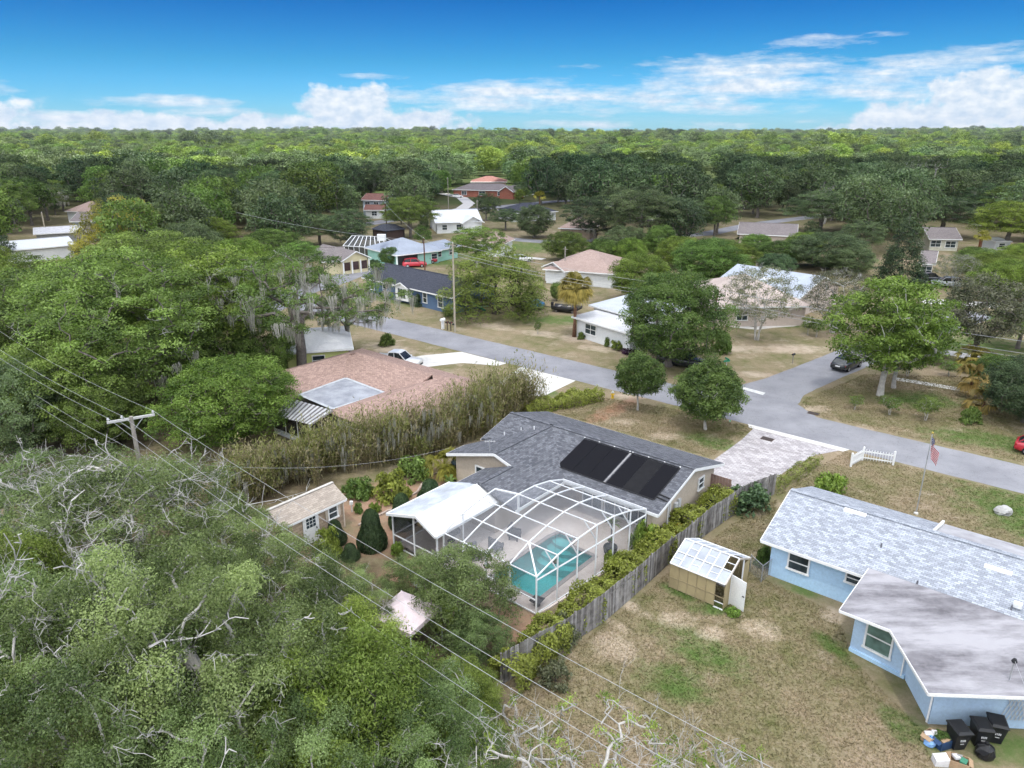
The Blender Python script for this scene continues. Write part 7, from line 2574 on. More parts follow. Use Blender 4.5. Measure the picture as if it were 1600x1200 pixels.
    for k in range(nb):
        MB().beam(a.lerp(b, (k + 0.04) / nb) + Vector((0, 0, 0.95)), a.lerp(b, (k + .96) / nb) + Vector((0, 0, 0.95)), 0.05, 1.9).build('board', mat('red_fence', (0.38, 0.13, 0.075), 0.9), f)
    # left-hand roofs among the woods
    house('pink_far_house', 'reddish roofed house among the woods by the long white roof', (100, 330), (142, 331), 12, 2.8, 2.4, PINK_SHINGLE, WW, 'hip')
    house('grey_lower_house', 'grey gabled house beside the long white roof', (108, 346), (148, 346), 9, 2.6, 2.0, TAUPE_SHINGLE, mat('bluish_wall', (0.4, 0.45, 0.5)), 'gable')
    house('long_white_house', 'long low house with weathered white roof at the woods edge', (52, 366), (122, 362), 9, 2.6, 1.0, mat('dull_white_roof', (0.58, 0.58, 0.60), 0.7), mat('grey_wall2', (0.4, 0.4, 0.4)), 'gable')
    house('grey_gable_shed', 'small grey gable end beside the long white roof', (118, 363), (136, 363), 6, 2.6, 1.6, TAUPE_SHINGLE, mat('grey_wall2', (0.4, 0.4, 0.4)), 'cross')
    house('bright_roof_house', 'bright white metal roof just behind the woods', (5, 392), (118, 382), 10, 2.7, 1.2, mat('bright_tin', (0.60, 0.62, 0.65)), WW, 'gable')
    house('orange_far_house', 'sunny orange-roofed house deep in the wood', (126, 272), (158, 272), 14, 3, 3, mat('orange_tile', (0.26, 0.16, 0.11)), mat('sand_wall', (0.36, 0.28, 0.2)), 'hip')
    house('pink_wood_house', 'pinkish-roofed house half hidden in the wood', (254, 290), (305, 291), 14, 3, 2.6, mat('pale_pink_roof', (0.26, 0.18, 0.15)), mat('sand_wall', (0.36, 0.28, 0.2)), 'hip')
    house('white_wood_house', 'small white-walled house between dark oaks', (288, 314), (312, 314), 10, 2.8, 2.2, PINK_SHINGLE, WW, 'gable', wins=[(0.5, 1.5, 2, 1.3)])
    house('pale_wood_house', 'pale roofed house far behind the brick ranch', (735, 284), (792, 284), 14, 3, 2.2, RED_SHINGLE, mat('sand_wall', (0.36, 0.28, 0.2)), 'hip')
    house('tan_hidden_house', 'tan roof glimpsed between the big grey oaks', (872, 356), (925, 358), 12, 2.6, 2, PINK_SHINGLE, mat('sand_wall', (0.36, 0.28, 0.2)), 'hip')
    # small screened gazebo behind the mint house
    g = thing('screen_gazebo', 'dark hip-roofed screened gazebo behind the mint house', 'gazebo', P(608, 374), absolute=True)
    c = P(608, 374)
    MB().lathe([(4.2, 2.4), (4.2, 2.5), (1.8, 3.6), (0.1, 3.7)], (c.x, c.y, 0), 4).build('roof', SLATE_SHINGLE, g)
    MB().lathe([(3.6, 0.0), (3.6, 2.4)], (c.x, c.y, 0), 4).build('screen_wall', mat('brown_screen', (0.075, 0.05, 0.045), 0.8), g)
    for k in range(4):
        a = math.pi / 2 * k
        MB().beam((c.x + 3.7 * math.cos(a), c.y + 3.7 * math.sin(a), 0), (c.x + 3.7 * math.cos(a), c.y + 3.7 * math.sin(a), 2.4), 0.2).build('post', DARK, g)


far_houses()
# ================================================================== vehicles, street furniture, small things
TYRE = mat('tyre', (0.018, 0.018, 0.019), 0.85)
RIM = mat('alloy_rim', (0.45, 0.46, 0.47), 0.35, metal=0.6)
LAMP_RED = mat('tail_lamp', (0.35, 0.02, 0.02), 0.3)
LAMP_CLEAR = mat('head_lamp', (0.65, 0.66, 0.66), 0.2)
CAR_GLASS = glass_mat('car_glass', (0.015, 0.018, 0.02), 0.04)


def car_paint(name, col):
    if name in MATS:
        return MATS[name]
    m, nt, b, out = new_mat(name)
    f = noise_fac(nt, coords(nt, 'Object'), 2, 3)
    nt.links.new(mixcol(nt, f, col, tuple(x * 0.85 for x in col)), b.inputs['Base Color'])
    b.inputs['Roughness'].default_value = 0.35
    b.inputs['Coat Weight'].default_value = 0.7
    b.inputs['Coat Roughness'].default_value = 0.08
    MATS[name] = m
    return m


def loft(mb, secs, m=0):
    """Closed rings joined in turn, ends capped."""
    n = len(secs[0])
    i0 = len(mb.v)
    for s in secs:
        mb.v += [tuple(p) for p in s]
    for k in range(len(secs) - 1):
        for j in range(n):
            a, b = i0 + k * n + j, i0 + k * n + (j + 1) % n
            mb.f.append((a, b, b + n, a + n)); mb.m.append(m)
    mb.f.append(tuple(i0 + j for j in reversed(range(n)))); mb.m.append(m)
    mb.f.append(tuple(i0 + (len(secs) - 1) * n + j for j in range(n))); mb.m.append(m)


def car(label, loc, rz, col, style='hatch', cat='car', name='parked_car'):
    """x forward; length about 4.5 m."""
    t = thing(name, label, cat, loc, rz)
    if style == 'suv':
        Ln, W, belt, top = 4.6, 1.85, 1.02, 1.68
        low = [(-2.3, .45, .95), (-2.2, .32, 1.02), (-1.5, .28, 1.04), (0, .28, 1.04), (1.0, .28, 1.02), (1.9, .30, .92), (2.25, .38, .82), (2.32, .5, .7)]
        cab = [(-2.15, 1.0, 0.80), (-1.85, 1.60, 0.66), (-0.6, 1.68, 0.66), (0.35, 1.62, 0.64), (1.05, 1.02, 0.74)]
    elif style == 'pickup':
        Ln, W, belt, top = 5.4, 1.95, 1.05, 1.8
        low = [(-2.7, .5, 1.05), (-2.65, .4, 1.1), (-1.5, .36, 1.1), (0, .36, 1.1), (1.2, .36, 1.1), (2.3, .4, 1.05), (2.65, .45, .95), (2.7, .55, .85)]
        cab = [(-0.9, 1.08, 0.84), (-0.7, 1.72, 0.70), (0.2, 1.8, 0.70), (0.6, 1.74, 0.68), (1.35, 1.08, 0.78)]
    else:
        Ln, W, belt, top = 4.35, 1.78, 0.92, 1.46
        low = [(-2.15, .42, .85), (-2.05, .30, .93), (-1.4, .24, .95), (0, .24, .95), (0.9, .24, .93), (1.75, .27, .80), (2.1, .33, .70), (2.17, .45, .6)]
        cab = [(-2.0, .90, 0.72), (-1.45, 1.38, 0.60), (-0.5, 1.46, 0.60), (0.3, 1.40, 0.58), (1.1, .90, 0.68)]
    hw = W / 2
    secs = []
    for (x, zl, zh) in low:
        k = 0.90 if abs(x) > 2.0 else 1.0
        secs.append([(x, -hw * k, zl + .1), (x, -hw * k * .93, zl), (x, hw * k * .93, zl), (x, hw * k, zl + .1), (x, hw * k, zh - .14), (x, hw * k * .9, zh), (x, -hw * k * .9, zh), (x, -hw * k, zh - .14)])
    q = MB(); loft(q, secs)
    q.build('body', car_paint('paint_%02d%02d%02d' % tuple(int(c * 99) for c in col), col), t, True)
    paint = MATS['paint_%02d%02d%02d' % tuple(int(c * 99) for c in col)]
    # glasshouse, then roof skin
    secs = [[(x, -w, belt - .06), (x, w, belt - .06), (x, w * .98, z), (x, -w * .98, z)] for (x, z, w) in cab]
    q = MB(); loft(q, secs)
    q.build('glasshouse', CAR_GLASS, t)
    r = MB()
    rs = [(x, z, w) for (x, z, w) in cab[1:-1]]
    for i in range(len(rs) - 1):
        x0, z0, w0 = rs[i]; x1, z1, w1 = rs[i + 1]
        r.slab([(x0 - (0.06 if i == 0 else 0), -w0 * 1.01, z0 + .035), (x1 + (0.06 if i == len(rs) - 2 else 0), -w1 * 1.01, z1 + .035), (x1 + (0.06 if i == len(rs) - 2 else 0), w1 * 1.01, z1 + .035), (x0 - (0.06 if i == 0 else 0), w0 * 1.01, z0 + .035)], 0.06)
    r.build('roof', paint, t)
    pl = MB()
    for s in (-1, 1):
        for i in (0, 3):
            pl.beam((cab[i][0], s * cab[i][2] * 1.01, cab[i][1]), (cab[i + 1][0], s * cab[i + 1][2] * 1.01, cab[i + 1][1]), 0.07)
        xm = (cab[1][0] + cab[3][0]) / 2
        pl.beam((xm, s * 0.70, belt), (xm, s * 0.665, cab[2][1]), 0.07)
    pl.build('pillar', paint, t)
    for (x, y) in ((-Ln * .29, -1), (-Ln * .29, 1), (Ln * .30, -1), (Ln * .30, 1)):
        c = (x, y * (hw - .09), 0.33)
        w = MB().lathe([(0.22, -0.1), (0.33, -0.09), (0.34, 0), (0.33, 0.09), (0.22, 0.1)], c, 16, axis='y').build('wheel', TYRE, t, True)
        MB().lathe([(0.06, -0.115), (0.2, -0.11), (0.2, 0.11), (0.06, 0.115)], c, 10, axis='y').build('rim', RIM, w)
    for s in (-1, 1):
        MB().box((-Ln / 2 + .12, s * hw * .72, belt - .16), (0.14, 0.34, 0.18)).build('tail_light', LAMP_RED, t)
        MB().box((Ln / 2 - .16, s * hw * .66, belt - .28), (0.16, 0.36, 0.14)).build('headlight', LAMP_CLEAR, t)
        MB().box((cab[-1][0] - .2, s * (hw + .06), belt + .05), (0.16, 0.2, 0.13)).build('mirror', paint, t)
    MB().box((-Ln / 2 + .06, 0, .45), (0.16, W * .86, 0.16)).build('bumper', DARK, t)
    MB().box((-Ln / 2 + .035, 0, .66), (0.05, 0.5, 0.14)).build('number_plate', WHITE, t)
    MB().box((Ln / 2 - .04, 0, .48), (0.12, W * .8, 0.16)).build('grille', DARK, t)
    return t


SIDE_ANG = math.atan2(8.9, 10.3)
car('dark grey hatchback parked on the side street under the maple', P(1322, 575), SIDE_ANG, (0.035, 0.038, 0.045))
car('black car parked beyond the grey hatchback', P(1345, 560), SIDE_ANG, (0.02, 0.022, 0.028), 'suv')
car('small red hatchback standing at the kerb opposite the flagpole', P(1634, 713), TH, (0.42, 0.02, 0.035))
car('red sport utility car before the carport of the mint house', P(648, 417), R(8), (0.50, 0.025, 0.045), 'suv')
car('red car behind the utility car at the mint carport', P(665, 411), R(8), (0.38, 0.02, 0.04), 'suv')
car('white pickup with blue windscreen on the brown house drive', L(-58.5, 50.5, 0.01), R(-20), (0.72, 0.72, 0.72), 'pickup')
car('white car at the top of the far curved drive', P(715, 309), 0.1, (0.7, 0.7, 0.7))
car('dark car beside the two-storey house', P(604, 339), 0.4, (0.03, 0.035, 0.05), 'suv')
car('silver car under the trees behind the magnolia', P(1478, 448), R(160), (0.5, 0.52, 0.54), 'suv')
car('black car beside the silver car under the trees', P(1452, 441), R(10), (0.02, 0.02, 0.022), 'suv')
car('dark car beneath the dense oak', P(1065, 572), R(-35), (0.025, 0.028, 0.03), 'pickup')
car('white car in the yard behind the camphor tree', P(815, 409), R(20), (0.7, 0.7, 0.7))


def boats():
    t = thing('boat', 'dark open boat resting on the lawn behind the palm', 'boat', P(886, 488), R(-25))
    q = MB()
    secs = []
    for (x, w, z0, z1) in ((-2.2, .85, .35, .95), (-1, .95, .3, .95), (0.6, .9, .32, 1.0), (1.7, .5, .45, 1.1), (2.3, .06, .8, 1.2)):
        secs.append([(x, -w, z1), (x, -w * .7, z0), (x, w * .7, z0), (x, w, z1), (x, w * .86, z1), (x, w * .6, z0 + .25), (x, -w * .6, z0 + .25), (x, -w * .86, z1)])
    loft(q, secs)
    q.build('hull', mat('boat_hull', (0.05, 0.05, 0.055), 0.5), t, True)
    for x in (-1.2, 0.2):
        MB().box((x, 0, 0.8), (0.35, 1.4, 0.08)).build('seat', mat('boat_seat', (0.3, 0.28, 0.26)), t)
    MB().box((-2.3, 0, 1.0), (0.3, 0.35, 0.6)).build('motor', DARK, t)
    for x in (-1.4, 1.0):
        MB().box((x, 0, 0.17), (0.12, 1.5, 0.34)).build('cradle', WOOD_OLD, t)
    sl = thing('play_slide', 'green playground slide under the camphor tree', 'slide', P(738, 493), R(40))
    G = mat('slide_green', (0.015, 0.12, 0.075), 0.45)
    MB().beam((0, 0, 1.7), (2.2, 0, 0.25), 0.6, 0.06).build('chute', G, sl)
    for s in (-1, 1):
        MB().beam((0, s * .3, 1.85), (2.2, s * .3, 0.4), 0.05, 0.22).build('side', G, sl)
        MB().beam((-.1, s * .28, 0), (-.1, s * .28, 1.7), 0.07).build('post', DARK, sl)
    for k in range(5):
        MB().beam((-.1, -.28, .3 + k * .3), (-.1, .28, .3 + k * .3), 0.05).build('rung', DARK, sl)
    bl = thing('covered_trailer', 'trailer under a blue tarpaulin beside the camphor tree', 'trailer', P(830, 482), R(-20))
    q = MB(); loft(q, [[(-1.8, -.8, .5), (-1.8, .8, .5), (-1.8, .7, 1.0), (-1.8, -.7, 1.0)], [(-.5, -.9, .5), (-.5, .9, .5), (-.5, .6, 1.45), (-.5, -.6, 1.45)], [(1.0, -.9, .5), (1.0, .9, .5), (1.0, .55, 1.3), (1.0, -.55, 1.3)], [(1.9, -.7, .5), (1.9, .7, .5), (1.9, .5, .9), (1.9, -.5, .9)]])
    q.build('tarpaulin', mat('blue_tarp', (0.04, 0.18, 0.36), 0.5, 0.3, 3), bl)
    for s in (-1, 1):
        MB().lathe([(0.3, -.08), (0.3, .08)], (0, s * .9, .3), 12, axis='y').build('wheel', TYRE, bl)
    MB().beam((1.9, 0, .5), (3.0, 0, .45), 0.08).build('drawbar', DARK, bl)


boats()


def bins_and_boxes():
    BL = mat('bin_black', (0.020, 0.021, 0.023), 0.5, 0.25, 5)
    TXT = mat('bin_lettering', (0.55, 0.55, 0.55), 0.7)
    def bin_(label, p, rz, s=1.0):
        t = thing('wheelie_bin', label, 'wheelie bin', p, rz)
        t.scale = (s, s, s)
        q = MB()
        secs = []
        for (z, w, d, o) in ((0.06, .24, .26, .02), (0.5, .27, .31, 0), (0.98, .31, .37, -.02)):
            secs.append([(-w, -d + o, z), (w, -d + o, z), (w, d + o, z), (-w, d + o, z)])
        loft(q, secs)
        q.build('body', BL, t)
        q = MB()
        loft(q, [[(-.34, -.44, .99), (.34, -.44, .99), (.34, .40, .99), (-.34, .40, .99)], [(-.34, -.45, 1.03), (.34, -.45, 1.03), (.34, .40, 1.06), (-.34, .40, 1.06)], [(-.26, -.34, 1.10), (.26, -.34, 1.10), (.26, .30, 1.13), (-.26, .30, 1.13)]])
        lid = q.build('lid', BL, t)
        for s_ in (-1, 1):
            MB().lathe([(0.14, -.03), (0.15, 0), (0.14, .03)], (s_ * .27, .30, .14), 14, axis='y').build('wheel', TYRE, t).rotation_euler = (0, 0, 0)
        MB().tube([(-.28, .44, .98), (.28, .44, .98)], 0.025, 6).build('handle', BL, t)
        q = MB()
        for k, w in enumerate((.05, .03, .05, .04)):
            q.box((-.09 + k * .06, -.345, .62), (w * .8, .012, .10))
        q.box((0, -.33, .44), (.16, .012, .03))
        q.build('lettering', TXT, t)
        return t
    bin_('black wheelie bin standing beside the leafy cardboard box', P(1492, 1166), R(4), 1.0)
    bin_('black wheelie bin with pale lettering beside the black sack', P(1527, 1161), R(-8), 1.0)
    bin_('black wheelie bin set back against the pale blue wall', P(1551, 1156), R(-18), 1.0)
    # sack
    t = thing('refuse_sack', 'bulging black refuse sack in front of the bins', 'sack', P(1537, 1182))
    rng = random.Random(2)
    prof = [(0.16, 0.0), (0.33, 0.08), (0.38, 0.3), (0.30, 0.5), (0.12, 0.6), (0.05, 0.64), (0.10, 0.72)]
    q = MB().lathe(prof, sides=14)
    q.v = [(x * (1 + rng.uniform(-.12, .12)), y * (1 + rng.uniform(-.12, .12)), z + rng.uniform(-.02, .02)) for x, y, z in q.v]
    q.build('bag', mat('black_sack', (0.02, 0.02, 0.022), 0.3, 0.3, 8), t)
    MB().lathe([(0.06, .6), (0.07, .64), (0.06, .67)], sides=8).build('tie', DARK, t)
    CARD = mat('cardboard', (0.42, 0.29, 0.18), 0.9, 0.2, 4)
    def box(label, p, rz, w, d, h, m, inside=None, flaps=True):
        t = thing('open_box', label, 'box', p, rz)
        q = MB()
        th = 0.02
        q.box((0, 0, th), (w, d, th))
        for s in (-1, 1):
            q.box((s * w / 2, 0, h / 2 + .01), (th, d + th, h)); q.box((0, s * d / 2, h / 2 + .005), (w - th, th, h - .012))
        q.build('box', m, t)
        if flaps:
            for s in (-1, 1):
                MB().beam((s * (w / 2 + .015), 0, h + .01), (s * (w / 2 + .16), 0, h - .08), d * .95, 0.015).build('flap', m, t)
        if inside:
            for (x, y, z, sx, sy, sz, mm) in inside:
                MB().box((x, y, z), (sx, sy, sz), (Vector((math.cos(x * 9), math.sin(x * 9), .2)).normalized(), Vector((-math.sin(x * 9), math.cos(x * 9), 0)), Vector((0, 0, 1)))).build('contents', mm, t)
        return t
    BLUEB = mat('blue_plastic_bag', (0.25, 0.45, 0.78), 0.35)
    GRN = mat('green_cloth', (0.06, 0.22, 0.14), 0.8)
    WHT = mat('paper_white', (0.72, 0.70, 0.70), 0.8)
    box('open cardboard box holding white papers and a blue bag', P(1452, 1158), 0.5, 0.5, 0.45, 0.4, CARD, [(-.08, .05, .38, .3, .25, .12, WHT), (0.1, -.08, .42, .2, .2, .2, WHT)])
    bg = thing('plastic_bag', 'light blue plastic bag slumped against the paper-filled box', 'bag', P(1452, 1163))
    q = MB().lathe([(0.12, 0), (0.24, .05), (0.24, .2), (0.12, .34), (0.03, .4)], sides=12)
    q.v = [(x * (1 + rng.uniform(-.15, .15)), y * (1 + rng.uniform(-.15, .15)), z) for x, y, z in q.v]
    q.build('bag', BLUEB, bg)
    MB().lathe([(0.02, .38), (0.06, .46)], sides=7).build('knot', BLUEB, bg)
    lb = box('cardboard box on a blue tub filled with cut greenery', P(1470, 1165), 0.3, 0.55, 0.5, 0.42, mat('navy_tub', (0.03, 0.07, 0.16), 0.5), [(0, -.12, .36, .35, .2, .16, CARD)])
    put('greenery', SH_DOME, None, lb).scale = (0.36, 0.36, 0.28)
    lb.children[-1].location = (0.05, 0.1, 0.34)
    box('white storage box with lid in front of the cardboard boxes', P(1468, 1193), -0.1, 0.5, 0.36, 0.32, WHT, [(0, 0, .33, .53, .4, .05, WHITE)], False)
    box('open cardboard box holding green cloth and books', P(1497, 1196), -0.5, 0.66, 0.5, 0.35, CARD, [(-.12, .08, .33, .3, .22, .1, WHT), (.14, -.06, .34, .24, .24, .12, GRN), (0.0, .15, .36, .2, .12, .06, mat('grey_book', (0.3, 0.3, 0.3)))])


bins_and_boxes()


def picket_fence():
    t = thing('picket_fence', 'white vinyl picket fence corner on the front lawn', 'fence', P(1347, 724), absolute=True)
    a, b, c = P(1329, 729), P(1347, 719), P(1395, 726.5)
    for p in (a, b, c):
        q = MB().box(p + Vector((0, 0, .55)), (.12, .12, 1.1))
        q.lathe([(.09, 1.1), (.09, 1.13), (.005, 1.2)], (p.x, p.y, 0), 4)
        q.build('post', WHITE, t)
    for p, q_ in ((a, b), (b, c)):
        n = int((q_ - p).length / 0.19)
        for z in (.25, .78):
            MB().beam(p + Vector((0, 0, z)), q_ + Vector((0, 0, z)), .04, .09).build('rail', WHITE, t)
        d = (q_ - p).normalized()
        for k in range(1, n):
            o = p.lerp(q_, k / n)
            m = MB()
            m.beam(o + Vector((0, 0, .08)), o + Vector((0, 0, .92)), .08, .025, up=d)
            m.lathe([(.04, .92), (.004, .98)], (o.x, o.y, 0), 4)
            m.build('picket', WHITE, t)


picket_fence()


def flagpole():
    base = P(1431, 803)
    t = thing('flagpole', 'tall flagpole with furled flag behind the blue house', 'flagpole', base)
    MB().tube([(0, 0, 0), (0, 0, 5.9)], [0.045, 0.028], 8).build('pole', mat('pole_steel', (0.55, 0.56, 0.58), 0.35, metal=0.6), t)
    MB().lathe([(0.01, 5.88), (0.07, 5.94), (0.07, 6.0), (0.01, 6.06)], sides=10).build('finial', mat('gold_ball', (0.6, 0.45, 0.12), 0.3, metal=0.7), t)
    MB().lathe([(0.14, 0), (0.14, .1), (0.06, .16)], sides=12).build('base', CONCRETE, t)
    # limp flag: 13 stripes hanging in folds, blue canton with small stars
    f = thing('flag', 'limp striped flag in red, white and blue on the flagpole', 'flag', base + Vector((0.03, 0, 3.9)))
    cols = {'r': mat('flag_red', (0.48, 0.03, 0.05), 0.8), 'w': mat('flag_white', (0.72, 0.70, 0.70), 0.8), 'b': mat('flag_blue', (0.03, 0.04, 0.16), 0.8)}
    n = 26
    H0 = 0.95
    def pt(u, v):           # u along the fly 0..1.6, v down the hoist 0..0.95
        x = 0.30 * u + 0.10 * math.sin(u * 5 + v)
        y = 0.16 * math.sin(u * 7.0) * (0.3 + u * 0.5)
        return Vector((x, y, 1.75 - v - 0.62 * u ** 1.25))
    for k in range(13):
        for part in ((0, 7), (7, n)):
            canton = k < 7 and part == (0, 7) and False
            q = MB()
            uu = [1.6 * i / n for i in range(0 if k >= 7 else 10, n + 1)]
            if part == (7, n):
                continue
            for i in range(len(uu) - 1):
                q.poly([pt(uu[i], H0 * k / 13), pt(uu[i], H0 * (k + 1) / 13), pt(uu[i + 1], H0 * (k + 1) / 13), pt(uu[i + 1], H0 * k / 13)])
            q.build('stripe', cols['r' if k % 2 == 0 else 'w'], f)
    q = MB()
    uu = [1.6 * i / n for i in range(0, 11)]
    for i in range(10):
        q.poly([pt(uu[i], 0), pt(uu[i], H0 * 7 / 13), pt(uu[i + 1], H0 * 7 / 13), pt(uu[i + 1], 0)])
    q.build('canton', cols['b'], f)
    q = MB()
    for i in range(5):
        for j in range(4):
            for side in (-1, 1):
                c = pt(0.06 + i * 0.12, 0.07 + j * 0.12) + Vector((0, side * 0.012, 0))
                q.box(c, (0.035, 0.006, 0.035))
    q.build('stars', cols['w'], f)


flagpole()


def street_bits():
    y = mat('hydrant_yellow', (0.72, 0.46, 0.03), 0.5)
    t = thing('fire_hydrant', 'yellow fire hydrant with pale bonnet beside the street hedge', 'hydrant', P(957, 622))
    MB().lathe([(0.16, 0), (0.16, .05), (0.11, .07), (0.11, .48), (0.14, .5), (0.14, .54)], sides=12).build('barrel', y, t)
    MB().lathe([(0.13, .54), (0.12, .62), (0.06, .7), (0.03, .76), (0.02, .78)], sides=12).build('bonnet', mat('hydrant_silver', (0.5, 0.52, 0.52), 0.5), t)
    for s in (-1, 1):
        MB().tube([(s * .08, 0, .4), (s * .2, 0, .4)], 0.05, 8).build('outlet', y, t)
    MB().tube([(0, -.08, .36), (0, -.22, .36)], 0.07, 8).build('outlet', y, t)
    # mailboxes
    def mailbox(label, p, rz, post, box_m, big=False):
        t = thing('mailbox', label, 'mailbox', p, rz)
        if big:
            MB().box((0, 0, .55), (.28, .28, 1.1)).build('post', post, t)
            q = MB(); loft(q, [[(-.2, -.32, 1.1), (.2, -.32, 1.1), (.2, -.32, 1.35), (.0, -.32, 1.47), (-.2, -.32, 1.35)], [(-.2, .32, 1.1), (.2, .32, 1.1), (.2, .32, 1.35), (0, .32, 1.47), (-.2, .32, 1.35)]])
            q.build('box', box_m, t)
        else:
            MB().box((0, 0, .5), (.09, .09, 1.0)).build('post', post, t)
            q = MB(); loft(q, [[(-.1, -.26, 1.0), (.1, -.26, 1.0), (.1, -.26, 1.12), (0, -.26, 1.2), (-.1, -.26, 1.12)], [(-.1, .26, 1.0), (.1, .26, 1.0), (.1, .26, 1.12), (0, .26, 1.2), (-.1, .26, 1.12)]])
            q.build('box', box_m, t)
        MB().box((.12, 0, 1.12), (.015, .06, .16)).build('flag', mat('mail_flag', (0.45, 0.04, 0.03)), t)
    dw = mat('dark_post', (0.06, 0.045, 0.035), 0.9)
    mailbox('white pedestal mailbox at the kerb by the street pole', P(692, 514), TH, WHITE, WHITE, True)
    mailbox('black mailbox on a dark post next to the white pedestal mailbox', P(699, 516), TH, dw, DARK)
    mailbox('black mailbox on a forked dark post between two others', P(704.5, 517), TH, dw, DARK)
    mailbox('black mailbox on a dark post touching the street pole', P(710, 519), TH, dw, DARK)
    mailbox('lone black mailbox on a pale post at the side street', P(1238, 568), SIDE_ANG + 1.57, mat('grey_post', (0.4, 0.36, 0.3)), DARK)
    # block of stone on the lawn
    t = thing('garden_boulder', 'pale hollow-topped boulder on the lawn beyond the blue house', 'boulder', P(1567, 802))
    rng = random.Random(8)
    q = MB()
    secs = []
    for (z, r) in ((0, .52), (.2, .56), (.38, .48), (.5, .3), (.53, .12)):
        secs.append([(math.cos(a) * r * (1.1 + rng.uniform(-.12, .12)), math.sin(a) * r * .8 * (1 + rng.uniform(-.12, .12)), z + rng.uniform(-.03, .03)) for a in np.linspace(0, 6.283, 11)[:-1]])
    loft(q, secs)
    q.build('stone', mat('pale_stone', (0.46, 0.45, 0.43), 0.95, 0.3, 3, bump=0.4), t)
    MB().box((0.02, -.46, .25), (.28, .06, .1)).build('plate', mat('stone_plate', (0.25, 0.24, 0.23)), t)
    # street sign half hidden by the egg-shaped tree
    t = thing('street_sign', 'small green street name sign by the side street mouth', 'sign', P(1132, 600), 0.3)
    MB().tube([(0, 0, 0), (0, 0, 2.6)], 0.03, 7).build('post', mat('galvanised', (0.55, 0.56, 0.57)), t)
    MB().box((0, -.03, 2.5), (.7, .02, .2)).build('blade', mat('sign_green', (0.03, 0.22, 0.12), 0.5), t)
    MB().box((0, -.02, 2.72), (.02, .7, .2)).build('blade', mat('sign_green', (0.03, 0.22, 0.12)), t)
    t = thing('marker_flag', 'little pale green marker at the base of the egg-shaped tree', 'marker', P(1139, 664))
    MB().tube([(0, 0, 0), (0, 0, .45)], 0.008, 4).build('wire', DARK, t)
    MB().box((.06, 0, .4), (.16, .01, .14)).build('flag', mat('mint_flag', (0.35, 0.7, 0.5), 0.6), t)
    # pink pop-up canopy in the trees
    t = thing('pop_up_canopy', 'faded pink canopy tent among the banana plants', 'canopy tent', P(637, 1010), R(-30))
    PK = mat('pink_canvas', (0.66, 0.55, 0.56), 0.85, 0.12, 2)
    h, w = 2.1, 1.25
    top = Vector((0, 0, 2.75))
    cor = [Vector((x, y, h)) for x, y in ((-w, -w), (w, -w), (w, w), (-w, w))]
    for i in range(4):
        MB().poly([cor[i], cor[(i + 1) % 4], top]).build('canvas', PK, t)
        a, b = cor[i], cor[(i + 1) % 4]
        MB().poly([a, b, b - Vector((0, 0, .25)), a - Vector((0, 0, .25))]).build('valance', PK, t)
        MB().beam(Vector((a.x, a.y, 0)), a, .05).build('leg', WHITE_METAL, t)
    # white iron garden set
    W_ = WHITE
    for (x, y, lab) in ((648, 918, 'white scrolled iron garden chair beneath the small tree'), (668, 922, 'second white scrolled iron garden chair beneath the tree')):
        c = thing('garden_chair', lab, 'chair', P(x, y), x * 0.1)
        MB().lathe([(.22, .42), (.23, .44), (.22, .46)], sides=14).build('seat', W_, c)
        MB().tube([(math.cos(a) * .23, .2, .72 + math.sin(a) * .26) for a in np.linspace(0, 6.283, 15)], .02, 5).build('backrest', W_, c)
        MB().tube([(math.cos(a) * .12, .2, .72 + math.sin(a) * .13) for a in np.linspace(0, 6.283, 13)], .014, 5).build('scroll', W_, c)
        for k in range(4):
            a = k * 1.57 + .78
            MB().tube([(math.cos(a) * .17, math.sin(a) * .17, .43), (math.cos(a) * .24, math.sin(a) * .24, 0)], .016, 5).build('leg', W_, c)
    tb = thing('garden_table', 'white round iron garden table between the scrolled chairs', 'table', P(658, 928))
    MB().lathe([(.4, .7), (.42, .72), (.4, .74)], sides=18).build('tabletop', W_, tb)
    for k in range(3):
        a = k * 2.09
        MB().tube([(math.cos(a) * .1, math.sin(a) * .1, .7), (math.cos(a) * .06, math.sin(a) * .06, .35), (math.cos(a) * .3, math.sin(a) * .3, 0)], .02, 5).build('leg', W_, tb)
    # planter with striped post near the shed
    t = thing('garden_light', 'small white lantern post beside the shed corner', 'lantern', P(550, 800))
    MB().tube([(0, 0, 0), (0, 0, .6)], .04, 6).build('post', WHITE, t)
    MB().box((0, 0, .7), (.2, .2, .22)).build('lantern', WHITE, t)


street_bits()


def catenary(a, b, sag, n=16):
    a, b = Vector(a), Vector(b)
    return [a.lerp(b, k / n) - Vector((0, 0, sag * 4 * (k / n) * (1 - k / n))) for k in range(n + 1)]


def wire(label, a, b, sag, r=0.014, group='overhead wires', m=WIRE):
    o = MB().tube(catenary(a, b, sag, 22), r, 5).build('overhead_wire', m)
    tag(o, label, 'wire', group)
    return o


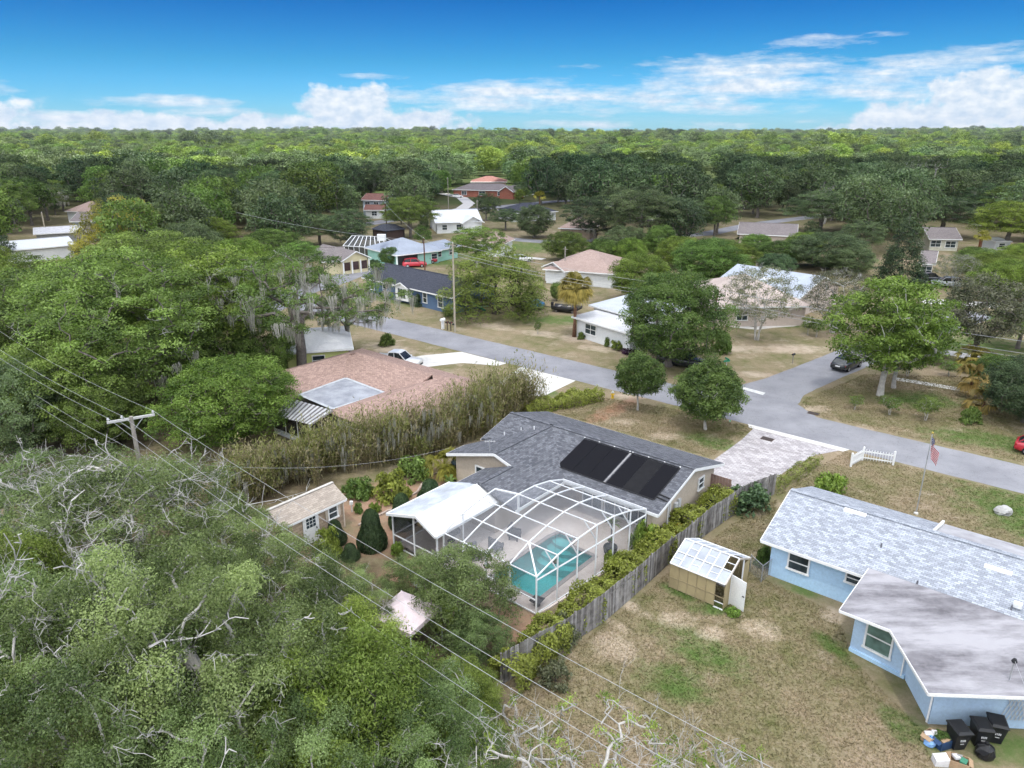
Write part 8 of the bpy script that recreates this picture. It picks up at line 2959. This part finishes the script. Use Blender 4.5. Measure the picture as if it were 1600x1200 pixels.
def poles():
    # crossarm pole on the back lot line
    c = PD(205, 654, 38.0)
    base = Vector((c.x, c.y, 0))
    t = thing('utility_pole', 'grey wooden power pole with a wide crossarm above the oaks', 'utility pole', base)
    ht = c.z
    MB().tube([(0, 0, 0), (0, 0, ht + 0.12)], [.16, .11], 10).build('pole', POLE_WOOD, t)
    ad = (P(240, 648, ht) - P(170, 660, ht)); ad.z = 0; ad.normalize()
    hw = 1.22
    MB().beam(ad * -hw + Vector((0, 0, ht)), ad * hw + Vector((0, 0, ht)), .1, .13).build('crossarm', mat('grey_arm', (0.52, 0.51, 0.49), 0.9, 0.2, 3), t)
    for s in (-1, 1):
        MB().beam(ad * s * .6 + Vector((0, 0, ht - .05)), Vector((0, 0, ht - .75)), .04).build('brace', mat('galvanised', (0.55, 0.56, 0.57)), t)
    offs = [-hw + .08, -0.45, hw - .08]
    WD = Vector((math.cos(R(-41.7)), math.sin(R(-41.7)), 0))
    for o in offs:
        q = MB(); p = ad * o
        q.lathe([(.03, ht + .06), (.03, ht + .14), (.07, ht + .15), (.07, ht + .19), (.04, ht + .2), (.06, ht + .25), (.02, ht + .27)], (p.x, p.y, 0), 10)
        q.build('insulator', mat('porcelain', (0.62, 0.62, 0.62), 0.3), t)
    # the lines go on along the lot line: next pole beyond the frame, previous one in the woods
    nx = base + WD * 47 - base * 0
    pv = base - WD * 46
    for i, o in enumerate(offs):
        p = base + ad * o + Vector((0, 0, ht + .27))
        ad2 = ad
        wire('power line from the crossarm down over the dry yard', p, p + WD * 47 + Vector((0, 0, 0.3)), 0.9, 0.008)
        wire('power line from the crossarm back over the woods', p, p - WD * 46 + Vector((0, 0, 0.4)), 0.9, 0.008)
    for i, (z, o) in enumerate(((7.0, .2), (6.4, -.15))):
        p = base + ad * o * 0.6 + Vector((0, 0, z))
        wire('slack lower cable strung along the back lots', p, p + WD * 47, 1.0, 0.008)
        wire('slack lower cable strung through the woods', p, p - WD * 46, 1.0, 0.008)
    for p0, lab in ((base + WD * 47, 'next wooden power pole along the back lots'), (base - WD * 46, 'wooden power pole hidden in the woods')):
        d = dup(t, p0, 0, lab)
    wire('service line sagging from the pole to the grey-roofed house', base + Vector((0, 0, 6.8)), L(-34.4, 34.1, 2.75), 1.1, 0.008)
    wire('service drop to the mast on the white flat roof', base + WD * 47 + Vector((0, 0, 6.5)), MAST + Vector((0, 0, 1.0)), 0.5, 0.008)
    # street poles
    def simple(label, x, yb, yt, m, r=.14, arm=True):
        b = P(x, yb)
        tp = PD(x, yt, b.y)
        t = thing('utility_pole', label, 'utility pole', b)
        MB().tube([(0, 0, 0), (0, 0, tp.z)], [r, r * .7], 9).build('pole', m, t)
        if arm:
            MB().beam(AX * -.5 + Vector((0, 0, tp.z - .25)), AX * .5 + Vector((0, 0, tp.z - .25)), .08, .1).build('crossarm', m, t)
        MB().lathe([(.04, tp.z), (.06, tp.z + .05), (.03, tp.z + .18)], sides=8).build('insulator', mat('porcelain', (0.62, 0.62, 0.62)), t)
        return Vector((b.x, b.y, tp.z))
    A = simple('tall pale utility pole beside the kerb mailboxes', 711, 519, 380, mat('tan_pole', (0.42, 0.37, 0.29), 0.9, 0.2, 2))
    B = simple('red-brown utility pole beside the dense dark oak', 1112, 547, 452, POLE_BROWN)
    C = simple('brown utility pole before the carport of the mint house', 664, 423, 372, POLE_BROWN, arm=False)
    D = simple('tall utility pole behind the screened gazebo', 605, 372, 318, POLE_BROWN)
    E_ = simple('utility pole before the pinkish hip roof', 882, 440, 387, POLE_WOOD)
    F = simple('far utility pole beside the curved drive', 701, 332, 278, POLE_WOOD)
    G = simple('utility pole beside the white tin-roofed house', 746, 354, 313, POLE_WOOD)
    H = simple('leaning pale pole by the long white roof', 72, 366, 332, mat('tan_pole', (0.42, 0.37, 0.29)), .2)
    I = simple('thin pole before the dark live oaks', 435, 336, 308, POLE_WOOD, .2)
    end = B + AX * 42 + Vector((0, 0, -0.5))
    for dz in (0.0, -1.1, -1.5):
        z = Vector((0, 0, dz))
        wire('street power line between the pale and red-brown poles', A + z, B + z, 0.7, 0.016)
        wire('street power line crossing before the corner maples', B + z, end + z, 0.6, 0.016)
    wire('street line running back from the pale pole', A, A - AX * 50 + Vector((0, 0, .5)), .7, .016)
    wire('line between the mint carport pole and the pale pole', C, A + Vector((0, 0, -1)), .4, .016)
    wire('line between the far gazebo pole and the carport pole', D, C, .5, .018)


poles()
# ================================================================== the woods that run to the horizon
def in_clear(x, y):
    """Open ground among the houses: no scattered tree may stand there."""
    px, py, f = proj((x, y, 0))
    for (x0, y0, x1, y1) in CLEAR:
        if x0 < px < x1 and y0 < py < y1:
            return True
    return False


# photo boxes (x0, y0, x1, y1) of ground that is seen: roofs, roads, lawns, and what would stand in front of them
CLEAR = [(560, 300, 625, 420), (676, 322, 880, 420), (690, 292, 806, 334), (100, 318, 140, 375), (10, 355, 125, 400),
         (1120, 340, 1250, 400), (1430, 345, 1600, 420), (450, 395, 1000, 700), (840, 340, 960, 420), (1000, 420, 1600, 700), (730, 276, 800, 300), (1250, 330, 1300, 345)]


# roofs seen among the trees: nothing scattered may stand before them
KEEP = [(112, 318, 136, 340), (70, 354, 130, 364), (40, 376, 105, 388), (568, 305, 606, 335),
        (712, 290, 800, 303), (680, 327, 757, 352), (798, 318, 872, 336), (740, 360, 784, 382), (1155, 348, 1247, 372), (1452, 360, 1506, 386),
        (1436, 393, 1464, 418), (1528, 370, 1584, 392), (732, 276, 795, 288), (1105, 255, 1120, 268)]
KEEPY = [P(k[0], k[3]).y for k in KEEP]


def hides(x, y, H, Rr):
    bx, by, f = proj((x, y, 0))
    tx, ty, f2 = proj((x, y, H))
    w = Rr * FPX / f * 0.85
    for k, ky in zip(KEEP, KEEPY):
        if y < ky and bx + w > k[0] and bx - w < k[2] and ty < k[3] and by > k[1]:
            return True
    return False


def scatter():
    rnd = random.Random(77)
    spots = []
    cell = {}
    def ok(x, y, d):
        i, j = int(x // 12), int(y // 12)
        for a in (-1, 0, 1):
            for b in (-1, 0, 1):
                for (u, v) in cell.get((i + a, j + b), ()):
                    if (u - x) ** 2 + (v - y) ** 2 < d * d:
                        return False
        return True
    # individual trees: the ring of wood round the far houses
    tries = 0
    Y0, Y1 = 120, 470
    for (x, y, r) in TREE_SPOTS:
        cell.setdefault((int(x // 12), int(y // 12)), []).append((x, y))
    while tries < 26000:
        tries += 1
        y = 125 + (700 - 125) * rnd.random() ** 0.75
        x = rnd.uniform(-0.86, 0.86) * y
        if in_clear(x, y):
            continue
        d = 8.7 if y < 400 else 9.8
        if not ok(x, y, d):
            continue
        size = 1.0
        if hides(x, y, 14, 6.5):
            size = 0.36
            if hides(x, y, 6, 3.2):
                continue
        cell.setdefault((int(x // 12), int(y // 12)), []).append((x, y))
        spots.append((y, x, size))
    spots.sort()
    return spots, rnd


def forest():
    spots, rnd = scatter()
    names = {0: ('oak_tree', 'broad grey-green live oak in the wood beyond the houses'),
             1: ('oak_tree', 'mid-green round oak in the wood beyond the houses'),
             2: ('oak_tree', 'dark evergreen oak in the wood beyond the houses'),
             3: ('tree', 'bright green broadleaf in the wood beyond the houses'),
             4: ('tree', 'yellow-green spreading tree in the wood beyond the houses'),
             5: ('oak_tree', 'green spreading oak in the wood beyond the houses'),
             6: ('oak_tree', 'grey-green round oak in the wood beyond the houses'),
             7: ('oak_tree', 'dull grey-green oak in the wood beyond the houses')}
    def choose(y):
        r = rnd.random()
        if y < 380:
            w = [(0, .26), (1, .14), (2, .18), (7, .20), (6, .14), (5, .05), (3, .03)]
        else:
            w = [(0, .14), (1, .12), (5, .14), (3, .08), (4, .46), (2, .02), (6, .04)]  # yellower crowns far out: the sunlit band's tone put into the colours
        for k, p in w:
            r -= p
            if r < 0:
                return k
        return w[-1][0]
    near, rest = spots[:280], spots[280:]
    for (y, x, size) in near:
        k = choose(y)
        nm, lab = names[k]
        if size < 1:
            nm, lab = 'tree', 'low bushy tree growing before a roof in the wood'
        H = rnd.uniform(9.0, 17.5) * size
        t = tree('far_%d' % k, nm, lab, (x, y, 0), H, H * rnd.uniform(0.40, 0.54), rnd.uniform(0, 6.28), 'trees of the wood beyond the houses')
    # all the rest: one mass, drawn by copies of the same crowns
    pts = {i: [] for i in range(8)}
    for (y, x, size) in rest:
        H = rnd.uniform(9, 18) * size
        pts[choose(y)].append((x, y, 0, H / 15, rnd.uniform(0, 6.28)))
    # beyond 700 m in ever wider spacing, out to the horizon
    y = 700.0
    while y < 5200:
        sp = 10.5 + (y - 700) * 0.0085
        n = int(2 * 0.80 * y / sp)
        for i in range(n):
            x = (i + rnd.random()) / n * 1.6 * y - 0.8 * y
            yy = y + rnd.uniform(0, sp)
            H = rnd.uniform(11, 17.5) * (1.5 if rnd.random() < 0.04 else 1)
            pts[choose(yy)].append((x, yy, hill(x, yy), H / 15 * (1 + (y - 700) * 0.00022), rnd.uniform(0, 6.28)))
        y += sp * 0.86
    allp, idx, scl, rot = [], [], [], []
    for k, lst in pts.items():
        for (x, yy, z, s, r) in lst:
            allp.append((x, yy, z)); idx.append(k); scl.append(s); rot.append(r)
    me = bpy.data.meshes.new('forest_points')
    me.from_pydata(allp, [], [])
    a = me.attributes.new('kind_index', 'INT', 'POINT'); a.data.foreach_set('value', idx)
    a = me.attributes.new('size', 'FLOAT', 'POINT'); a.data.foreach_set('value', scl)
    a = me.attributes.new('turn', 'FLOAT', 'POINT'); a.data.foreach_set('value', rot)
    o = stuff(put('forest', me))
    o['label'] = 'unbroken far wood of mixed oaks running to the horizon'
    ng = bpy.data.node_groups.new('forest', 'GeometryNodeTree')
    ng.interface.new_socket('Geometry', in_out='INPUT', socket_type='NodeSocketGeometry')
    ng.interface.new_socket('Geometry', in_out='OUTPUT', socket_type='NodeSocketGeometry')
    N, K = ng.nodes, ng.links
    gi, go = N.new('NodeGroupInput'), N.new('NodeGroupOutput')
    jn = N.new('GeometryNodeJoinGeometry')
    def attr(name, ty):
        n = N.new('GeometryNodeInputNamedAttribute'); n.data_type = ty
        n.inputs['Name'].default_value = name
        return n.outputs['Attribute']
    ki, sz, tn = attr('kind_index', 'INT'), attr('size', 'FLOAT'), attr('turn', 'FLOAT')
    cz = N.new('ShaderNodeCombineXYZ'); K.new(tn, cz.inputs['Z'])
    # the crown objects that stand in the wood as trees serve as sources
    src = {}
    for ob in COL.objects:
        if ob.type == 'MESH' and ob.parent:
            for k in range(8):
                if ob.data == KIND['far_%d' % k]['crown'] and k not in src:
                    src[k] = ob
    for k in range(8):
        if k not in src:
            continue
        oi = N.new('GeometryNodeObjectInfo')
        oi.transform_space = 'ORIGINAL'
        oi.inputs['Object'].default_value = src[k]
        oi.inputs['As Instance'].default_value = True
        cmp_ = N.new('FunctionNodeCompare'); cmp_.data_type = 'INT'; cmp_.operation = 'EQUAL'
        K.new(ki, cmp_.inputs[2]); cmp_.inputs[3].default_value = k
        ip = N.new('GeometryNodeInstanceOnPoints')
        K.new(gi.outputs[0], ip.inputs['Points'])
        K.new(cmp_.outputs[0], ip.inputs['Selection'])
        K.new(oi.outputs['Geometry'], ip.inputs['Instance'])
        K.new(cz.outputs[0], ip.inputs['Rotation'])
        K.new(sz, ip.inputs['Scale'])
        K.new(ip.outputs[0], jn.inputs[0])
    K.new(jn.outputs[0], go.inputs[0])
    md = o.modifiers.new('forest', 'NODES')
    md.node_group = ng
    print('forest', len(near), len(allp))


forest()


def haze():
    """Thin summer air: far crowns pale and cool a little."""
    m = bpy.data.materials.new('haze')
    m.use_nodes = True
    nt = m.node_tree
    nt.nodes.clear()
    out = nt.nodes.new('ShaderNodeOutputMaterial')
    v = nt.nodes.new('ShaderNodeVolumePrincipled')
    v.inputs['Color'].default_value = (0.80, 0.90, 1.0, 1)
    v.inputs['Density'].default_value = 0.00006
    v.inputs['Anisotropy'].default_value = 0.2
    nt.links.new(v.outputs[0], out.inputs['Volume'])
    q = MB().box((0, 2400, 64), (14000, 8200, 136))
    stuff(q.build('haze', m))


haze()
